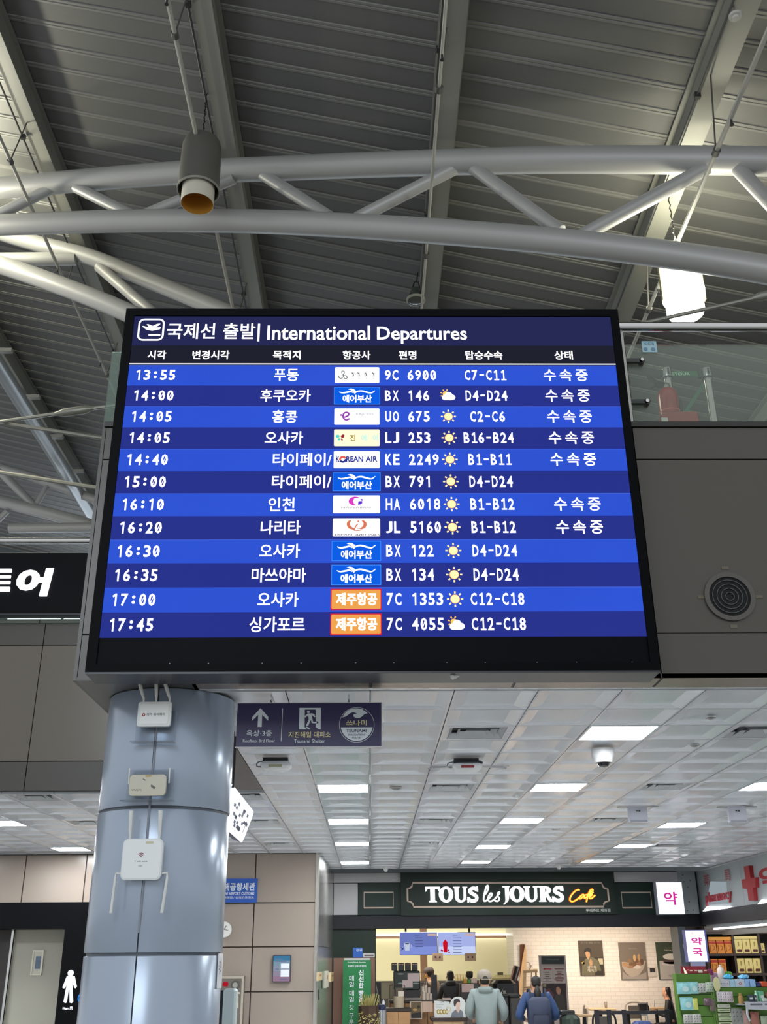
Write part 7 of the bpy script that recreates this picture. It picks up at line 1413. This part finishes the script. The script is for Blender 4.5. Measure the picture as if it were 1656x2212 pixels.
def packet(x0, y0, x1, y1, cl, lb, grp, kind_='p', out=.03, Yo=0):
    a, c = G(x0, y1); b, d = G(x1, y0); w, h = b-a, d-c; F = YP(Yk-out); t = thing('packet', ((a+b)/2, Yk-out, c), lb, 'packet', grp); mt = M(cl, .35, bump=.3, scale=20)
    m = MB(); N_ = 5; g_ = [[None]*(N_+1) for _ in range(N_+1)]; n0 = 0
    for i in range(N_+1):
        for j in range(N_+1): u, v = i/N_, j/N_; m.v.append(tuple(F.pt(a+u*w, c+v*h, .018*sin(pi*u)*sin(pi*v))))
    for i in range(N_):
        for j in range(N_): p = i*(N_+1)+j; m.f.append((p, p+N_+1, p+N_+2, p+1))
    m.poly(F, [(a, c), (b, c), (b, d), (a, d)], -.004); build('pouch', m, mt, t)
    if kind_ == 'm': build('print', MB().disc(F, a+w*.6, c+h*.42, h*.24, .02, 14, ru=w*.24), M('a9c4c4', .4), t); build('seal_strip', MB().box(a, b, Yk-out-.004, Yk-out, d-h*.12, d), M('7fb4b6', .4), t)
    if kind_ == 's':
        mm_ = MB()
        for k_ in range(9): u, v = .12+.3*(k_ % 3), .15+.28*(k_//3); mm_.poly(F, [(a+w*u, c+h*v), (a+w*(u+.15), c+h*(v+.05)), (a+w*(u+.1), c+h*(v+.16))], .021)
        build('print', mm_, M('55505a', .4), t, kind='stuff')
    build('hook', MB().tube([(a+w/2, Yk+.02, d-.01), (a+w/2, Yk-out-.03, d-.01)], .004, 5), chrome, t)
mg = 'hanging packets on the green racks'
packet(155, 1085, 355, 1280, '7fb6ba', 'large mint packet at the top left of the green rack', mg, 'm', .06); packet(345, 1080, 490, 1275, '84babd', 'second mint packet in the top row of the green rack', mg, 'm', .04)
packet(480, 1100, 620, 1255, 'a9aaa6', 'silver packet in the top row of the green rack', mg, 's'); packet(640, 1085, 745, 1245, '9fae9c', 'pale green packet at the right of the top row', mg, 's'); packet(215, 1335, 400, 1545, '7fb6ba', 'mint packet in the second row of the green rack', mg, 'm', .05)
packet(395, 1350, 490, 1540, 'b9bf62', 'yellow packet beside the mint one in the second row', mg, 'p'); packet(270, 1615, 410, 1770, 'a6a6a2', 'patterned white packet, bottom row left', mg, 's'); packet(425, 1610, 545, 1765, 'aaaaa6', 'patterned white packet, bottom row right', mg, 's'); packet(585, 1345, 700, 1470, '5c4650', 'dark patterned packet on a long hook', mg, 's', .08); packet(700, 1370, 770, 1560, '6a5c54', 'narrow dark packet at the edge of the green rack', mg, 's', .05)
packet(820, 1240, 930, 1410, 'a9a5a8', 'white print packet left of three on the right rack', mg, 's', .04); packet(890, 1240, 990, 1412, 'b0a8ac', 'white print packet middle of three on the right rack', mg, 's', .06); packet(960, 1240, 1050, 1415, 'a8a0a4', 'white print packet right of three on the right rack', mg, 's', .08)
packet(1065, 1520, 1230, 1779, '7c807c', 'grey printed bag low on the right rack', mg, 's'); packet(1265, 1550, 1340, 1779, '9c7c74', 'pink upright packet low on the right rack', mg, 'p'); packet(1390, 1570, 1500, 1779, '9c6458', 'coral packet low on the right rack', mg, 'p'); packet(1550, 1640, 1650, 1779, 'a9b8a0', 'pale green packet low at the right edge', mg, 'p')
for i, y in enumerate((1452, 1525, 1598, 1670, 1745)):
    a, c = G(830+i*8, y+55); b, d = G(1035+i*8, y); o = tag(build('label_strip', MB().box(a, b, Yk-.03, Yk+.006, c, d), M('a3b08c' if i else 'a8aca0', .5), label='pale label strip on the right rack, '+('topmost', 'second from top', 'third from top', 'fourth from top', 'lowest')[i]), cat='label', group='label strips on the rack'); build('print', MB().box(a+.02, b-.02, Yk-.033, Yk-.031, (c+d)/2-.004, (c+d)/2+.004), M('4c5440', .5), o)
# things standing on the racks
a, c = G(300, 1035); b, d = G(690, 820); t = thing('display_carton', ((a+b)/2, Yk+.1, zt1), 'dark red counter display carton with small boxes', 'box'); zc_ = zt1
build('back_card', MB().box(a, b, Yk+.14, Yk+.16, zc_, d), M('80182c', .45), t); build('tray', MB().box(a+.04, b, Yk+.0, Yk+.14, zc_, zc_+(d-zc_)*.42), M('6c1a22', .45), t); build('side_wing', MB().face([(a, Yk-.01, zc_), (a+.045, Yk+.0, zc_), (a+.03, Yk+.14, d)]), M('c9bda8', .5), t)
for i in range(4): x_ = a+.06+(b-a-.08)*i/4; build('small_box', MB().box(x_, x_+(b-a)*.16, Yk-.012, Yk+.1, zc_+.012, zc_+(d-zc_)*(.58 if i != 2 else .5)), M(('7c2a28', '7c2a28', 'c4bcb0', '7c2a28')[i], .45), t); build('box_label', MB().box(x_+.01, x_+(b-a)*.14, Yk-.015, Yk-.012, zc_+(d-zc_)*.36, zc_+(d-zc_)*.50), M('c9bdb0', .5), t)
def stand_on(nm, x0, y0, x1, y1, zb, cl, lb, cat, kind_='box', Yo=.05):
    a = G(x0, y1)[0]; b = G(x1, y0)[0]; d = G((x0+x1)/2, y0)[1]
    if kind_ == 'box': mb = MB().bbox(a, b, Yk+Yo, Yk+Yo+.12, zb, d, .012)
    else: r_ = (b-a)/2; h = d-zb; mb = MB().lathe(((a+b)/2, Yk+Yo+r_, zb), [(.001, 0), (r_*.9, 0), (r_, h*.3), (r_*.9, h*.7), (r_*.4, h*.85), (r_*.4, h), (.001, h)], 16)
    return tag(build(nm, mb, M(cl, .4), label=lb, smooth=(kind_ != 'box')), cat=cat)
stand_on('magenta_pot', 690, 860, 790, 1040, zt1-.02, '6c1048', 'round magenta cosmetic pot right of the dark red carton', 'pot', 'r', .02); stand_on('patterned_tin', 815, 925, 915, 1040, zt2, '9c7c94', 'small patterned tin behind the scale box', 'tin', 'box', .2)
zz_ = zt2; a, c = G(870, 1165); b, d = G(1290, 1040); t = thing('counter_tray', ((a+b)/2, Yk+.05, zz_), 'row of pale blue-white carton trays on top of the right rack', 'tray')
for i, (u0, u1, cl) in enumerate(((870, 1040, 'a6a9b0'), (1045, 1130, '90b4c4'), (1130, 1290, 'a9b6c4'), (1290, 1370, '7fa4cc'), (1375, 1470, '84a8d0'))):
    a_, b_ = G(u0, 1100)[0], G(u1, 1100)[0]; build('tray_box', MB().bbox(a_, b_-.003, Yk+.0, Yk+.14, zz_, G(u0, 1040)[1], .004), M(cl, .4), t)
build('red_mark', MB().ring(YP(Yk-.001), G(1212, 1108)[0], G(1212, 1108)[1], .022, .012, .0, 4), M('9c2434', .5), t); m = MB()
for k_ in range(6): q = G(880+k_*25, 1108); m.box(q[0]-.004, q[0]+.004, Yk-.002, Yk, q[1]-.008, q[1]+.006)
build('print', m, M('3c4450', .5), t, kind='stuff')
zt3 = G(900, 1042)[1]
def crumple(x0, y0, x1, y1, zb, cl, lb, Yo):
    a, b = G(x0, y1)[0], G(x1, y0)[0]; d = G(x0, y0)[1]; m = MB(); random.seed(int(x0)); cx, cy, cz = (a+b)/2, Yk+Yo, (zb+d)/2
    m.ell((cx, cy, cz), (b-a)/2, .05, (d-zb)/2, 14, 9); m.v = [(p[0]+random.uniform(-.008, .008), p[1]+random.uniform(-.01, .01), max(zb, p[2]+random.uniform(-.008, .008))) for p in m.v]
    return tag(build('soft_packet', m, M(cl, .35), label=lb), cat='packet')
crumple(975, 960, 1130, 1035, zt3, '3f9cc4', 'bright blue soft packet on the counter trays, left one', .1); crumple(1220, 965, 1400, 1045, zt3, '6fb0d8', 'pale blue soft packet on the counter trays, right one', .1)
stand_on('white_toy', 915, 800, 1020, 960, zt3, 'b8aca4', 'small white figurine standing behind the blue packet', 'figurine', 'r', .15)
a = G(770, 1200)[0]; b = G(865, 1030)[0]; q = G(815, 1120); tag(build('yellow_card', MB().disc(YP(Yk-.02), q[0], q[1], (b-a)*.95, 0, 20, ru=(b-a)/2, d1=.006), M('b5b488', .45), label='oval pale yellow card between the two green racks'), cat='card')
stand_on('green_board', 1000, 915, 1200, 1020, zt2, '5c9c3c', 'small light green board behind the counter trays', 'board', 'box', .3); stand_on('navy_box', 1485, 1090, 1560, 1165, zt2, '232c5c', 'small navy box at the right end of the trays', 'box', 'box', .0); stand_on('orange_box', 1570, 1075, 1660, 1160, zt2, 'b84a24', 'orange box at the right edge of the counter', 'box', 'box', .0)
# lower shelf with tubes
a, b = G(1215, 1470)[0], G(1800, 1470)[0]; zs3 = G(1500, 1400)[1]; t = thing('rack_shelf', ((a+b)/2, Yk-.1, zs3-.06), 'white edged shelf with price strip sticking out of the right rack', 'shelf'); build('shelf_board', MB().box(a, b, Yk-.2, Yk, zs3-.015, zs3), M('8c9094', .4), t); build('price_strip', MB().hexa([(a, Yk-.21, G(1500, 1520)[1]), (b, Yk-.21, G(1500, 1545)[1]), (b, Yk-.2, G(1500, 1545)[1]), (a, Yk-.2, G(1500, 1520)[1]), (a, Yk-.21, zs3), (b, Yk-.21, zs3), (b, Yk-.2, zs3), (a, Yk-.2, zs3)]), M('a4a8b0', .4), t)
for u0, u1 in ((1290, 1490), (1530, 1640)): a_, b_ = G(u0, 1470)[0], G(u1, 1470)[0]; build('print', MB().box(a_, b_, Yk-.214, Yk-.211, zs3-.04, zs3-.02), M('5c606c', .5), t)
a_ = G(1225, 1470)[0]; build('hanging_strap', MB().tube([(a_+.01, Yk-.2, zs3-.02), (a_, Yk-.2, zs3-.15), (a_+.025, Yk-.2, zs3-.22)], .014, 6), M('a4a8b0', .5), t)
lg = 'boxes and tubes on the lower shelf'
for i, (x0, y0, x1, cl, k_, nm) in enumerate(((1140, 1265, 1225, '8c6a3c', 'r', 'amber jar with an orange lid left of the lower shelf'), (1300, 1290, 1385, '2c3a44', 'box', 'dark blue and white box on the lower shelf'), (1390, 1290, 1432, '33404a', 'box', 'narrow dark box second on the lower shelf'), (1415, 1220, 1465, '9cc4b0', 'r', 'mint green tube on the lower shelf'), (1480, 1225, 1560, '5a9c7c', 'box', 'green and white carton on the lower shelf'), (1510, 1340, 1580, 'a9b4ac', 'box', 'short white carton on the lower shelf'), (1600, 1250, 1660, '6c4c3c', 'box', 'brown carton at the right edge of the lower shelf'))):
    a_ = G(x0, 1400)[0]; b_ = G(x1, 1400)[0]; d_ = G(x0, y0)[1]; zb_ = zs3 if i else G(1180, 1440)[1]; Y_ = Yk-.15
    mb = MB().bbox(a_, b_-.003, Y_-(0 if i != 5 else .04), Y_+.08, zb_, d_, .005) if k_ == 'box' else MB().lathe(((a_+b_)/2, Y_+.04, zb_), [(.001, 0), ((b_-a_)*.5, 0), ((b_-a_)*.5, (d_-zb_)*.7), ((b_-a_)*.3, (d_-zb_)*.75), ((b_-a_)*.34, (d_-zb_)), (.001, d_-zb_)], 14)
    o = tag(build('medicine_pack', mb, M(cl, .4), label=nm), cat='medicine', group=lg)
    if k_ == 'box': build('print', MB().box(a_+(b_-a_)*.15, b_-(b_-a_)*.2, Y_-.0015-(0 if i != 5 else .04), Y_-.0003-(0 if i != 5 else .04), zb_+(d_-zb_)*.35, zb_+(d_-zb_)*.6), M('b4bab8', .5), o)
q = G(1180, 1440); t_ = MB().box(G(1130, 1440)[0], G(1235, 1440)[0], Yk-.18, Yk, q[1]-.012, q[1]); tag(build('bracket_shelf', t_, M('8c9094', .4), label='small bracket shelf under the amber jar'), cat='shelf')
